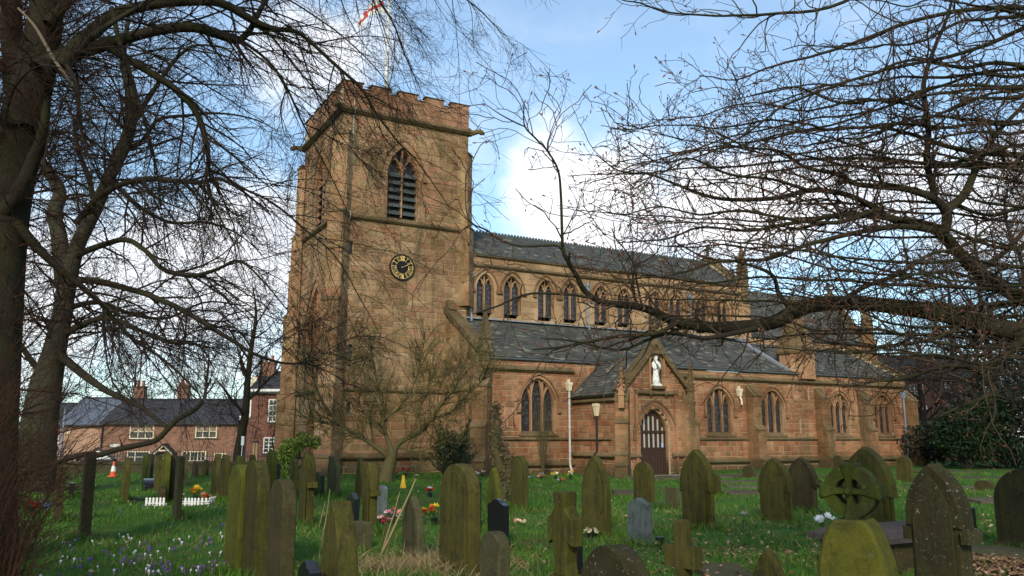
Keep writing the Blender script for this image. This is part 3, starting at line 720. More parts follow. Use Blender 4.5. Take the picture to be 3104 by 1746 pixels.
# ---------------------------------------------------------------- downpipes
def downpipe(x, y, zt, zb, m, hop=None, box=True):
    p = MB().tube([(x, y - .14, zt), (x, y - .14, zb + .5), (x, y - .16, zb + .4), (x, y - .26, zb + .25), (x, y - .26, zb)], .055, 8).build('downpipe', m, church)
    z = zt - .75
    while z > zb + .6:
        MB().tube([(x, y - .14, z), (x, y - .14, z + .07)], .075, 8).build('pipe_collar', m, p); z -= 1.1
    if box:
        h = MB(); h.box(x - .13, x + .13, y - .27, y - .0, zt + .18, zt + .30); h.hexa([(x - .08, y - .22, zt - .1), (x + .08, y - .22, zt - .1), (x + .08, y - .04, zt - .1), (x - .08, y - .04, zt - .1), (x - .11, y - .25, zt + .18), (x + .11, y - .25, zt + .18), (x + .11, y - .0, zt + .18), (x - .11, y - .0, zt + .18)]); h.box(x - .04, x + .04, y - .16, y, zt + .30, zt + .45)
        h.build('hopper_head', hop or m, p)
downpipe(TX1 + .32, NY, 9.75, 7.5, M_GREYP); downpipe(2.05, NY, 9.75, 7.5, M_GREYP); downpipe(9.45, NY, 9.75, 7.5, M_GREYP)
downpipe(-2.05, AY, 3.95, -.05, M_PALEP, M_CREAM); downpipe(8.9, AY, 3.95, 3.4, M_CREAM, M_CREAM); downpipe(14.75 + .45, AY, 3.9, 3.5, M_BLACK); downpipe(22.55, AY, 4.15, -.05, M_GREYP)
# ---------------------------------------------------------------- south porch
pS, pW, pE = SOUTH(0), WEST(-1.75), EAST(1.75)
dop = Opening(-.06, 1.62, 0, 1.92, 2.86); nop = Opening(.08, .62, 3.92, 4.95, 5.35)
ptop = lambda u: 3.7 + 2.0 * (1 - abs(u) / 1.95)
wall('porch_front', pS, -1.8, 1.8, -.3, 5.75, M_AISLE, [dop, nop], top=ptop, course=(.2, .28), blk=(.3, .6), thick=.5)
wall('porch_side', pW, .5, AY, -.3, 3.55, M_AISLE, course=(.24, .3)); wall('porch_side', pE, .5, AY, -.3, 3.55, M_AISLE, course=(.24, .3))
for pl in (pW, pE):
    course('cornice', pl, .2, AY, 3.3, .22, .17); course('plinth', pl, .2, AY, .85, .24, .17); course('string_course', pl, .9, AY, 1.58, .14, .1)
slates('porch', (-1.98, AY + .1, 3.55), (-1.98, .25, 3.55), (0, .25, 5.35), (0, AY + 1.2, 5.35), 'porch_roof', seed=12)
slates('porch', (1.98, .25, 3.55), (1.98, AY + .1, 3.55), (0, AY + 1.2, 5.35), (0, .25, 5.35), 'porch_roof', seed=13)
MB().bar((0, .3, 5.38), (0, AY + 1.0, 5.38), .2, .12).build('ridge_crest', M_LOUVRE, church)
for s in (-1, 1):
    MB().bar((s * 2.0, .1, 3.68), (0, .1, 5.78), .62, .2).build('coping', M_STAIN, church)
    course('plinth', pS, s * 1.25 - .6, s * 1.25 + .42 if s > 0 else -.95, .85, .24, .17) if s < 0 else course('plinth', pS, .85, 1.85, .85, .24, .17)
    buttress(s * 1.8, .02, 270 + 45 * s, .55, [(.45, .85), (.9, .72), (2.25, .55), (3.2, .36)], M_BUTT, 'porch_buttress')
    pinnacle(s * 1.95, -.15, 3.1, 3.75, 4.95, .3, ang=45); 
pinnacle(-2.12, -.34, 2.9, 3.45, 4.35, .24, M_TRIM, ang=45)
course('string_course', pS, -1.15, 1.2, 3.6, .2, .16)
MB().bar((-1.12, -.05, .1), (-1.12, -.05, 3.55), .12, .14).bar((1.1, -.05, .1), (1.1, -.05, 3.55), .12, .14).build('shaft', M_TRIM, church)
# doorway: moulded orders, oak leaves with glazed slots
dr = MB()
band(dr, pS, dop.outline(.20), dop.outline(.34), .03, -.12); band(dr, pS, dop.outline(.10), dop.outline(.21), -.03, -.25); band(dr, pS, dop.outline(0), dop.outline(.11), -.12, -.5)
dway = dr.build('doorway', M_TRIM, church)
hm = MB(); o1, o2 = dop.outline(.345), dop.outline(.42); f = lambda L: [(L[1][0], 1.55)] + L[1:-1] + [(L[-2][0], 1.55)]
band(hm, pS, f(o1), f(o2), .09, -.02); hm.build('hood_mould', M_BUTT, dway)
door = MB().prism([(u, z) for u, z in dop.outline(.02)], pS.pt, -.36, -.30).build('door', M_WOOD, church)
u = dop.uc - .78; k = 0
while u < dop.uc + .76:
    w = .148; um = u + w / 2; zt = 0
    while dop.span(zt, -.03) and dop.span(zt, -.03)[0] < um - .03 and um + .03 < dop.span(zt, -.03)[1]: zt += .02
    for z0, z1 in ((.02, 1.12),):
        MB().box(u + .006, u + w - .006, .275, .30, z0, z1).build('plank', M_WOOD, door)
    u += .157
for z, h in ((1.13, .07), (1.85, .08), (.02, .1)):
    sp = dop.span(z, -.02); MB().box(sp[0], sp[1], .255, .30, z, z + h).build('rail', M_WOOD, door)
MB().box(dop.uc - .035, dop.uc + .035, .25, .30, .02, 2.75).build('meeting_stile', M_WOOD, door)
M_SLOT = plain('obscured_glass', (.40, .38, .30), .35, .5)
for i in range(6):
    um = dop.uc - .64 + i * .256
    if abs(um - dop.uc) < .02: continue
    for z0, z1 in ((1.22, 1.83), (1.96, 2.6)):
        zt = z1
        while zt > z0 and not (dop.span(zt + .06, -.04) and dop.span(zt + .06, -.04)[0] < um - .05 and um + .05 < dop.span(zt + .06, -.04)[1]): zt -= .02
        if zt > z0 + .1: MB().prism([(um - .042, z0), (um + .042, z0), (um + .042, zt - .04), (um, zt), (um - .042, zt - .04)], lambda u, d, z: (u, -d, z), -.30, -.29).build('pane', M_SLOT, door)
MB().box(.50, .60, .272, .28, 1.22, 1.42).build('paper_notice', plain('blue_paper', (.35, .48, .75), .6), door)
# niche with canopy
nb = MB().prism([(u, z) for u, z in nop.outline(.02)], pS.pt, -.36, -.42); nb.build('niche_back', M_BUTT, church)
nf = MB(); band(nf, pS, nop.outline(0), nop.outline(.1), .05, -.36); niche = nf.build('niche', M_TRIM, church)
MB().hexa([(-.3, -.22, 3.8), (.46, -.22, 3.8), (.46, .3, 3.8), (-.3, .3, 3.8), (-.3, -.26, 3.92), (.46, -.26, 3.92), (.46, .3, 3.92), (-.3, .3, 3.92)]).build('corbel_ledge', M_STAIN, niche)
for s in (-1, 1): MB().tube([(.08 + s * .4, -.1, 3.75), (.08 + s * .4, -.1, 5.2)], .05, 8).build('shaft', M_TRIM, niche)
MB().hexa([(-.36, -.24, 5.36), (.52, -.24, 5.36), (.52, .25, 5.36), (-.36, .25, 5.36), (.03, -.1, 6.05), (.13, -.1, 6.05), (.13, .1, 6.05), (.03, .1, 6.05)]).build('canopy', M_STAIN, niche)
pinnacle(.08, .05, 5.9, 6.2, 7.1, .2)
for s in (-1, 1):
    MB().lathe([(.03, -.16), (.11, -.06), (.12, .02), (.05, .1)], 8, (s * .42 + .08, -.14, 3.62)).build('carved_boss', M_STAIN, church)
dp = MB().tube([(-1.88, 1.9, 2.95), (-1.88, 1.9, 1.15), (-1.9, 1.9, 1.02), (-2.02, 1.9, .92), (-2.02, 1.9, .7)], .05, 8).build('downpipe', M_BLACK, church)
MB().box(-2.02, -1.76, 1.77, 2.03, 3.05, 3.18).hexa([(-1.95, 1.84, 2.62), (-1.79, 1.84, 2.62), (-1.79, 1.96, 2.62), (-1.95, 1.96, 2.62), (-2.0, 1.79, 3.05), (-1.76, 1.79, 3.05), (-1.76, 2.01, 3.05), (-2.0, 2.01, 3.05)]).build('hopper_head', M_CREAM, dp)
finish_blocks()
MB().box(-1.5, 1.4, -1.5, -.05, -.15, .04).build('door_step', plain('step_stone', (.22, .19, .14), .9), church)

# statue in the niche: robed standing figure with joined hands
def statue():
    r = empty('statue', tuple(cw(.08, -.02, 3.925)), YAW)
    tag(r, 'white stone statue of robed figure standing in niche above the church door', 'statue')
    mb = MB(); prof = [(.17, .10), (.20, .12), (.19, .3), (.165, .55), (.175, .78), (.16, .86), (.185, 1.0), (.17, 1.08), (.09, 1.14), (.065, 1.17)]
    n = 20; k0 = len(mb.v)
    for i, (rr, z) in enumerate(prof):
        for j in range(n):
            a = 2 * math.pi * j / n; fold = 1 + .07 * math.sin(j * 5 + i) * (z < .8)
            mb.v.append((rr * fold * math.cos(a) * 1.0, rr * fold * math.sin(a) * .72, z))
    for i in range(len(prof) - 1):
        for j in range(n): mb.f.append((k0 + i * n + j, k0 + i * n + (j + 1) % n, k0 + (i + 1) * n + (j + 1) % n, k0 + (i + 1) * n + j))
    mb.f.append(tuple(k0 + j for j in range(n))[::-1])
    mb.lathe([(.05, 0), (.075, .05), (.088, .12), (.085, .18), (.06, .235), (.01, .26)], 14, (0, -.01, 1.14), 1, 1.1)
    for s in (-1, 1):
        mb.tube([(s * .16, 0, 1.04), (s * .205, -.03, .88), (s * .17, -.12, .76), (s * .06, -.17, .86), (s * .02, -.18, .95)], [.065, .062, .055, .04, .025], 8)
        for q in range(4): mb.tube([(s * .02, -.175 - .012 * q * s * 0, .93), (s * (.012 + .008 * q), -.185, 1.0 + .01 * (q == 1))], [.012, .007], 5)
    mb.build('figure', M_STATUE, r, smooth=True)
    b = MB(); b.box(-.2, .2, -.17, .17, 0, .06); b.hexa([(-.18, -.15, .06), (.18, -.15, .06), (.18, .15, .06), (-.18, .15, .06), (-.15, -.13, .11), (.15, -.13, .11), (.15, .13, .11), (-.15, .13, .11)]); b.build('base', M_STATUE, r)
    v = MB(); v.lathe([(.115, -.06), (.105, .05), (.1, .14), (.07, .22), (.01, .27)], 14, (0, .025, 1.15), 1, .9); v.build('veil', M_STATUE, r, smooth=True)
statue()
# flagpole and flag on the tower
fp = empty('flagpole', tuple(cw(-8.9, 11.3, 18.1)), YAW); tag(fp, 'tall white flagpole rising from the middle of the church tower roof', 'flagpole')
MB().tube([(0, 0, 0), (0, 0, 5), (0, 0, 10)], [.11, .10, .08], 10).build('pole', M_WHITE, fp); MB().lathe([(.03, -.08), (.1, 0), (.1, .06), (.02, .14)], 10, (0, 0, 10.05)).build('finial', M_GOLD, fp)
MB().tube([(.11, -.05, .6), (.11, -.06, 9.7)], .012, 4).build('halyard', M_WHITE, fp)
def flag():
    r = empty('flag', (0, 0, 0)); tag(r, 'white flag with red cross drooping from the flagpole above the tower', 'flag')
    p0 = np.array(cw(-8.9, 11.3, 0)); top = at(955, -26, p0[1]); bot = at(965, 45, p0[1])
    nu, nv = 40, 18; grid = {}
    far = at(905, 82, p0[1] - .8)
    axis = [at(965, 8, p0[1]), at(940, 20, p0[1] - .15), at(920, 36, p0[1] - .05), at(908, 56, p0[1] - .5), at(904, 84, p0[1] - .45)]
    up = [np.array([-.25, .1, 1.25]), np.array([-.3, .25, .80]), np.array([-.25, .3, .6]), np.array([-.35, .35, .35]), np.array([-.3, .4, .12])]
    V = []
    for i in range(nu + 1):
        s = i / nu * 4; k = min(int(s), 3); f = s - k; ff = f * f * (3 - 2 * f); a = axis[k] * (1 - f) + axis[k + 1] * f; u = up[k] * (1 - ff) + up[k + 1] * ff
        for j in range(nv + 1):
            t = j / nv - .5; w = .12 * math.sin(i * .33 + t * 3) * (i / nu)
            V.append(a + u * t + np.array([w * .5, w, 0]))
    def quads(sel):
        mb = MB(); ids = {}
        for i in range(nu):
            for j in range(nv):
                if sel(i, j):
                    q = []
                    for a, b in ((i, j), (i + 1, j), (i + 1, j + 1), (i, j + 1)):
                        if (a, b) not in ids: ids[(a, b)] = len(mb.v); mb.v.append(tuple(V[a * (nv + 1) + b]))
                        q.append(ids[(a, b)])
                    mb.f.append(tuple(q))
        return mb
    red = lambda i, j: 7 <= j <= 10 or 18 <= i <= 22
    for nm, sel, m in (('white_field', lambda i, j: not red(i, j), plain('flag_white', (.62, .60, .56), .8)), ('red_cross', red, plain('flag_red', (.42, .04, .04), .8))):
        o = quads(sel).build(nm, m, r, smooth=True, recalc=False); md = o.modifiers.new('thickness', 'SOLIDIFY'); md.thickness = .006
flag()
# ================================================================== HOUSES BEYOND THE CHURCHYARD
def m_brick(name, a, b, mortar):
    def fn(t):
        p = t.objc(); br = t.n.new('ShaderNodeTexBrick'); br.inputs['Scale'].default_value = 1.0
        s = t.n.new('ShaderNodeSeparateXYZ'); t.l.new(p, s.inputs[0]); c = t.n.new('ShaderNodeCombineXYZ')
        t.l.new(t.math('ADD', s.outputs[0], s.outputs[1]), c.inputs[0]); t.l.new(s.outputs[2], c.inputs[1]); t.l.new(c.outputs[0], br.inputs['Vector'])
        br.inputs['Brick Width'].default_value = .24; br.inputs['Row Height'].default_value = .085; br.inputs['Mortar Size'].default_value = .008; br.inputs['Bias'].default_value = -.1
        br.inputs['Color1'].default_value = (*a, 1); br.inputs['Color2'].default_value = (*b, 1); br.inputs['Mortar'].default_value = (*mortar, 1)
        c = t.mix(t.math('MULTIPLY', t.step(t.noise(2.5, 6, t.pos(), .7), .45, .7), .5), br.outputs[0], t.mix(1.0, br.outputs[0], (.5, .45, .42), 'MULTIPLY'))
        return c, (br.outputs[1], -.3, .02)
    return mat(name, fn, .9, .15)
M_BR1 = m_brick('old_red_brick', (.16, .070, .042), (.29, .135, .078), (.26, .21, .165))
M_BR2 = m_brick('orange_brick', (.36, .18, .105), (.46, .26, .165), (.40, .33, .25))
M_BR3 = m_brick('dark_red_brick', (.13, .050, .034), (.20, .080, .052), (.18, .13, .105))
M_HSL = mat('house_slate', lambda t: (t.mix(t.step(t.noise(1.0, 6, t.mapping(t.objc(), (3, 3, 9)), .7), .4, .65), (.034, .034, .038), (.060, .060, .064)), (t.noise(6, 3, t.mapping(t.objc(), (1, 1, 6))), .5, .03)), .95, .1)
GZ = -2.15
def hwindow(par, x0, x1, z0, z1, y, cols, rows, m, name='window', arched=False, sill=True, blind=False):
    f = .07; w = MB()
    w.box(x0, x0 + f, y - .07, y + .05, z0, z1).box(x1 - f, x1, y - .07, y + .05, z0, z1).box(x0 + f, x1 - f, y - .07, y + .05, z0, z0 + f).box(x0 + f, x1 - f, y - .07, y + .05, z1 - f, z1)
    if arched:
        n = 10; pts = [(x0 + (x1 - x0) * i / n, z1 + .13 * math.sin(math.pi * i / n)) for i in range(n + 1)]
        w.prism([(x0, z1 - .03)] + pts + [(x1, z1 - .03)], lambda u, d, v: (u, d, v), y - .075, y + .04)
    o = w.build(name, m, par)
    for i in range(cols):
        for j in range(rows):
            a, b = x0 + f + (x1 - x0 - 2 * f) * i / cols, x0 + f + (x1 - x0 - 2 * f) * (i + 1) / cols; c, d = z0 + f + (z1 - z0 - 2 * f) * j / rows, z0 + f + (z1 - z0 - 2 * f) * (j + 1) / rows
            MB().box(a + .012, b - .012, y, y + .015, c + .012, d - .012).build('pane', M_BLIND if blind and j == rows - 1 else M_GLASSP, o)
    g = MB()
    for i in range(1, cols): g.box(x0 + f + (x1 - x0 - 2 * f) * i / cols - .025, x0 + f + (x1 - x0 - 2 * f) * i / cols + .025, y - .05, y + .02, z0 + f, z1 - f)
    g.build('mullion', m, o) if g.v else None
    g = MB()
    for j in range(1, rows): g.box(x0 + f, x1 - f, y - .045, y + .018, z0 + f + (z1 - z0 - 2 * f) * j / rows - .02, z0 + f + (z1 - z0 - 2 * f) * j / rows + .02)
    g.build('glazing_bar', m, o) if g.v else None
    if sill: MB().box(x0 - .06, x1 + .06, y - .14, y + .02, z0 - .09, z0).build('sill', plain('sill_dark', (.06, .05, .045)), o)
    return o
M_BLIND = plain('blind', (.30, .22, .17), .8)
def hole_wall(par, name, x0, x1, z0, z1, y, holes, m, th=.3):
    """front wall with real openings: strips between the holes"""
    xs = sorted({x0, x1, *[h[0] for h in holes], *[h[1] for h in holes]}); mb = MB()
    for a, b in zip(xs, xs[1:]):
        cuts = sorted((h[2], h[3]) for h in holes if h[0] <= a + 1e-6 and h[1] >= b - 1e-6); z = z0
        for c, d in cuts:
            if c > z: mb.box(a, b, y, y + th, z, c)
            z = d
        if z < z1: mb.box(a, b, y, y + th, z, z1)
    return mb.build(name, m, par)
def roof(par, x0, x1, y0, y1, ze, zr, name='roof', m=None):
    ym = (y0 + y1) / 2; mb = MB(); e = .2
    for ya in (y0 - e, y1 + e):
        a, b, c, d = (x0 - .1, ya, ze - .1), (x1 + .1, ya, ze - .1), (x1 + .1, ym, zr), (x0 - .1, ym, zr)
        up = lambda p: (p[0], p[1], p[2] + .12)
        mb.hexa([a, b, c, d, up(a), up(b), up(c), up(d)])
    mb.prism([(y0, ze - .05), (ym, zr - .02), (y1, ze - .05)], lambda u, d, v: (d, u, v), x0 + .02, x0 + .1)
    mb.prism([(y0, ze - .05), (ym, zr - .02), (y1, ze - .05)], lambda u, d, v: (d, u, v), x1 - .1, x1 - .02)
    r = mb.build(name, m or M_HSL, par)
    MB().bar((x0 - .1, ym, zr + .14), (x1 + .1, ym, zr + .14), .2, .1).build('ridge_tiles', M_HSL, r)
    MB().box(x0, x1, y0 - e - .1, y0 - e, ze - .14, ze - .03).build('gutter', M_BLACK, r)
    return r
def chimney(par, x, y, z0, z1, w=.7, pots=2):
    c = MB().box(x - w / 2, x + w / 2, y - .3, y + .3, z0, z1).box(x - w / 2 - .05, x + w / 2 + .05, y - .35, y + .35, z1, z1 + .12).build('chimney', M_BR1, par)
    for i in range(pots): MB().lathe([(.13, 0), (.11, .1), (.11, .4), (.14, .45)], 10, (x - w / 4 + i * w / 2, y, z1 + .12)).build('chimney_pot', M_TERRA, c)
HY = 62.0
hx = lambda px: float(at(px, 1060, HY)[0])
hz = lambda py: float(at(300, py, HY)[2])
# long brick cottage
x0, x1 = hx(258), hx(598)
ct = empty('cottage', ((x0 + x1) / 2, HY, GZ)); tag(ct, 'long brown brick cottage with slate roof and cream windows beyond the churchyard', 'house')
bx = (x0 + x1) / 2; L = lambda px: hx(px) - bx; Zh = lambda py: hz(py) - GZ
wins = [(328, 389, 1068, 1104, 3, 2, False, True), (493, 547, 1068, 1102, 3, 2, False, True), (326, 383, 1135, 1177, 3, 3, True, False), (463, 523, 1135, 1161, 6, 2, True, False), (543, 575, 1140, 1161, 3, 2, True, False)]
holes = [(L(a), L(b), Zh(d), Zh(c)) for a, b, c, d, *_ in wins] + [(L(408), L(440), 0, Zh(1142))]
hole_wall(ct, 'wall', x0 - bx, x1 - bx, 0, Zh(1063), 0, holes, M_BR1)
MB().box(x0 - bx, x1 - bx, .8, 6.5, 0, Zh(1063)).build('inner_wall', M_BR1, ct)
for (a, b, c, d, nc, nr, ar, bl) in wins: hwindow(ct, L(a), L(b), Zh(d), Zh(c), .08, nc, nr, M_CREAM, arched=ar, blind=bl)
roof(ct, x0 - bx, x1 - bx, 0, 6.5, Zh(1063), Zh(1004))
chimney(ct, L(410), 3.6, Zh(1012), Zh(965), .8); chimney(ct, L(293), 3.6, Zh(1012), Zh(968), .8)
MB().box(L(408), L(440), .1, .16, 0, Zh(1142)).build('front_door', M_CREAM, ct)
pc = MB(); zt, zb = Zh(1120), Zh(1143)
pc.bar((L(400), -.6, zb), (L(425), -.6, zt), .14, .1); pc.bar((L(425), -.6, zt), (L(449), -.6, zb), .14, .1); pc.bar((L(412), -.6, zb + .28), (L(438), -.6, zb + .28), .1, .1)
cano = pc.build('door_canopy', M_CREAM, ct)
MB().hexa([(L(398), -.7, zb - .02), (L(425), -.7, zt + .02), (L(425), .0, zt + .02), (L(398), .0, zb - .02), (L(398), -.7, zb + .1), (L(425), -.7, zt + .14), (L(425), 0, zt + .14), (L(398), 0, zb + .1)]).hexa([(L(425), -.7, zt + .02), (L(451), -.7, zb - .02), (L(451), .0, zb - .02), (L(425), .0, zt + .02), (L(425), -.7, zt + .14), (L(451), -.7, zb + .1), (L(451), 0, zb + .1), (L(425), 0, zt + .14)]).build('canopy_roof', M_HSL, cano)
MB().tube([(L(261), -.1, 0), (L(261), -.1, Zh(1063))], .06, 6).build('downpipe', M_BLACK, ct)
# street sign on the cottage wall
def text_obj(body, size, m, name, parent, loc, rot, align='CENTER', depth=.004):
    cu = bpy.data.curves.new(name, 'FONT'); cu.body = body; cu.size = size; cu.align_x = align; cu.align_y = 'CENTER'; cu.extrude = depth
    tmp = bpy.data.objects.new('tmp', cu); COL.objects.link(tmp); dg = bpy.context.evaluated_depsgraph_get(); me = bpy.data.meshes.new_from_object(tmp.evaluated_get(dg)); bpy.data.objects.remove(tmp)
    me.materials.clear(); me.materials.append(m); o = link(bpy.data.objects.new(name, me), parent); o.location = loc; o.rotation_euler = rot; return o
sg = empty('street_sign', (hx(294), HY - .06, hz(1121))); tag(sg, 'white street name plate reading FORD LANE on the cottage brick wall', 'sign')
pl_ = [(-.36, -.07), (-.31, -.1), (.31, -.1), (.36, -.07), (.36, .07), (.31, .1), (-.31, .1), (-.36, .07)]
MB().prism(pl_, lambda u, d, v: (u, d, v), 0, .03).build('plate', M_WHITE, sg)
text_obj('FORD LANE', .125, M_BLACK, 'lettering', sg, (0, -.006, 0), (math.pi / 2, 0, 0))
# orange brick extension to the left
xa, xb = hx(148), hx(256)
ex = empty('brick_extension', ((xa + xb) / 2, HY + .3, GZ)); tag(ex, 'paler orange brick end building with blue slate roof, left of the cottage', 'house')
bx = (xa + xb) / 2
MB().box(xa - bx, xb - bx, 0, 6, 0, Zh(1067)).build('wall', M_BR2, ex); roof(ex, xa - bx, xb - bx, 0, 6, Zh(1067), Zh(1000), m=mat('blue_slate', lambda t: (t.mix(t.noise(2, 5, t.mapping(t.objc(), (2, 2, 9))), (.075, .09, .12), (.12, .135, .165)), (t.noise(5, 3, t.mapping(t.objc(), (1, 1, 7))), .4, .03)), .6, .4))
MB().prism([(-.15, 0), (.15, 0), (.09, .24), (-.09, .24)], lambda u, d, v: (hx(172) - bx + u, d, Zh(1092) + v), -.1, 0).build('alarm_box', M_CREAM, ex)
# white windows of a further building seen left of it
fb = empty('far_left_house', (hx(128), HY + 3, GZ)); tag(fb, 'sliver of brick house with white window frames behind the left trunk', 'house')
MB().box(-4, .4, 0, 5, 0, 4.8).build('wall', M_BR3, fb)
for z in (.9, 2.0, 3.2): hwindow(fb, -.9, .3, z, z + .75, -.06, 2, 1, M_WHITE)
roof(fb, -4, .4, 0, 5, 4.8, 6.4)
# tall Georgian house to the right
HT = 56.0; tx = lambda px: float(at(px, 1000, HT)[0]); tz = lambda py: float(at(660, py, HT)[2]) - GZ
xa, xb = tx(626), tx(800)
gh = empty('tall_brick_house', ((xa + xb) / 2, HT, GZ)); tag(gh, 'tall dark red brick house with white sash windows, left of the church tower', 'house')
bx = (xa + xb) / 2; T = lambda px: tx(px) - bx
hs = [(T(676), T(708), tz(1062), tz(1004)), (T(668), T(706), tz(1140), tz(1100)), (T(735), T(765), tz(1062), tz(1004))]
hole_wall(gh, 'wall', xa - bx, xb - bx, 0, tz(984), 0, hs, M_BR3); MB().box(xa - bx, xb - bx, .6, 7, 0, tz(984)).build('inner_wall', M_BR3, gh)
for h in hs: hwindow(gh, *h, .08, 3, 4, M_WHITE, 'sash_window')
roof(gh, xa - bx, xb - bx, 0, 7, tz(984), tz(930))
MB().box(xa - bx - .05, xb - bx, -.22, -.0, tz(990), tz(979)).build('white_eaves', M_WHITE, gh); MB().box(xa - bx - .03, xa - bx + .2, -.04, .0, tz(1050), tz(990)).build('white_quoin', M_WHITE, gh); MB().box(T(606), T(626), -.04, .1, tz(1056), tz(1046)).build('white_band', M_WHITE, gh)
chimney(gh, T(640), 3.0, tz(955), tz(905), .9); 
MB().prism([(T(588) , 0), (T(618), 0), (T(618), 1.6), (T(608), 1.7)], lambda u, d, v: (u, d, tz(1005) + v), 2.2, 2.6).build('cream_gable', M_CREAM, gh); chimney(gh, T(606), 3.0, tz(985), tz(960), .5)
# house glimpsed on the far right
RH = 66.0; rx = lambda px: float(at(px, 1000, RH)[0]); rz_ = lambda py: float(at(2300, py, RH)[2])
rh = empty('far_right_house', (rx(2340), RH, 0)); tag(rh, 'brown brick house with white windows glimpsed behind evergreens right of the church', 'house')
bx = rx(2340); T = lambda px: rx(px) - bx
MB().box(T(2250), T(2480), 0, 6, 0, rz_(950)).build('wall', M_BR3, rh); roof(rh, T(2250), T(2480), 0, 6, rz_(950), rz_(890))
hwindow(rh, T(2288), T(2322), rz_(1002), rz_(968), -.08, 3, 2, M_WHITE); hwindow(rh, T(2310), T(2328), rz_(1036), rz_(1020), -.08, 3, 2, M_WHITE); hwindow(rh, T(2378), T(2408), rz_(990), rz_(962), -.08, 3, 2, M_WHITE)

# ================================================================== CHURCHYARD EDGE: low wall, railing, lamp post, cone
M_WALLST = m_sandstone('dark_boundary_stone', [(.09, .075, .05), (.07, .06, .04), (.11, .085, .055)], .5, .6)
WYY = 40.6
bw = MB().box(-32, -11.6, WYY, WYY + .4, -.4, .40).build('boundary_wall', M_WALLST); tag(bw, 'low dark stone wall along the far left edge of the churchyard', 'wall')
g = random.Random(5); x = -32
while x < -11.7:
    L_ = min(g.uniform(.7, 1.1), -11.6 - x); MB().box(x + .01, x + L_ - .01, WYY - .05, WYY + .45, .405, .405 + g.uniform(.12, .15)).build('coping_stone', M_WALLST, bw); x += L_
rl = empty('iron_railing', (-22, 44.0, -.6)); tag(rl, 'thin black iron railing in front of the cottages', 'railing')
bar_me = MB().box(-.012, .012, -.012, .012, -1.6, 1.45).mesh('bar', M_BLACK); tip = None
for i in range(150): o = link(bpy.data.objects.new('bar', bar_me), rl); o.location = (-10.5 + i * .14, 0, .25 if i % 7 == 0 else .12)
MB().box(-10.6, 10.6, -.02, .02, 1.3, 1.34).build('rail', M_BLACK, rl); MB().box(-10.6, 10.6, -.02, .02, .1, .14).build('rail', M_BLACK, rl)
lp = empty('lamp_post', tuple(at(146, 1170, 52) * np.array([1, 1, 0]) + np.array([0, 0, GZ]))); tag(lp, 'plain grey lamp post standing beside the left tree trunk', 'lamp post')
MB().tube([(0, 0, 0), (0, 0, 1.2), (.05, 0, 1.25), (.14, 0, 5.6)], [.11, .11, .08, .06], 10).build('post', M_GREYP, lp); MB().bar((.14, 0, 5.6), (.14, -.9, 5.75), .06).build('arm', M_GREYP, lp); MB().hexa([(.04, -1.3, 5.68), (.24, -1.3, 5.68), (.24, -.8, 5.72), (.04, -.8, 5.72), (.07, -1.25, 5.8), (.21, -1.25, 5.8), (.21, -.85, 5.84), (.07, -.85, 5.84)]).build('lantern', M_PALEP, lp)
cn = empty('traffic_cone', tuple(gnd(284, 1199, .02))); tag(cn, 'orange traffic cone with white band on the grass before the boundary wall', 'traffic cone')
M_OR = plain('orange_plastic', (.62, .09, .03), .5); MB().box(-.17, .17, -.17, .17, 0, .04).build('base', M_OR, cn); MB().lathe([(.135, .04), (.105, .22)], 14).build('lower_cone', M_OR, cn); MB().lathe([(.106, .22), (.062, .48)], 14).build('white_band', M_WHITE, cn); MB().lathe([(.061, .48), (.03, .66), (.02, .67)], 14).build('tip', M_OR, cn)
nbp = gnd(190, 1192); nb = empty('gabled_noticeboard', (nbp[0], 41.6, 0)); tag(nb, 'black gabled board with white vertical planks at the boundary wall', 'noticeboard')
sc_ = 41.6 / (F_PX / K) * 1.02
for i in range(9):
    u = -.62 + i * .15; hgt = .42 * (1 - abs(u - .05) / .85)
    if hgt > .05: MB().hexa([(u, 0, .62), (u + .125, 0, .62), (u + .125, .04, .62), (u, .04, .62), (u, 0, .62 + hgt), (u + .125, 0, .62 + max(.03, .42 * (1 - abs(u + .125 - .05) / .85))), (u + .125, .04, .62 + max(.03, .42 * (1 - abs(u + .125 - .05) / .85))), (u, .04, .62 + hgt)]).build('plank', M_WHITE, nb)
MB().bar((-.95, 0, .55), (.05, 0, 1.16), .12, .1).bar((.05, 0, 1.16), (1.0, 0, .55), .12, .1).bar((-.95, 0, .57), (1.0, 0, .57), .12, .1).build('frame', M_BLACK, nb)
for s in (-.7, .8): MB().box(s - .05, s + .05, .03, .13, -.1, .6).build('post', M_BLACK, nb)
MB().box(-.75, -.1, -.03, 0, .40, .5).build('white_strip', M_WHITE, nb)
# white sign post and brown post by the wall
sp_ = at(604, 1180, 40); s_ = empty('sign_post', (sp_[0], 40, 0)); tag(s_, 'slim white sign on a post among the left headstones', 'sign')
MB().tube([(0, 0, -.1), (.05, 0, 1.45)], .02, 6).build('post', M_WHITE, s_); MB().box(-.02, .12, -.02, .02, 1.3, 1.72).build('plate', M_WHITE, s_)
sp_ = at(639, 1180, 39); s_ = empty('timber_post', (sp_[0], 39, 0)); tag(s_, 'pale split timber post standing behind left headstones', 'post')
M_TIMB = plain('pale_timber', (.42, .29, .14), .8); MB().box(-.1, -.01, -.05, .05, -.1, 1.42).box(.03, .12, -.05, .05, -.1, 1.42).build('upright', M_TIMB, s_); MB().box(-.13, .15, -.07, .07, 1.42, 1.5).build('cap', M_BLACK, s_)
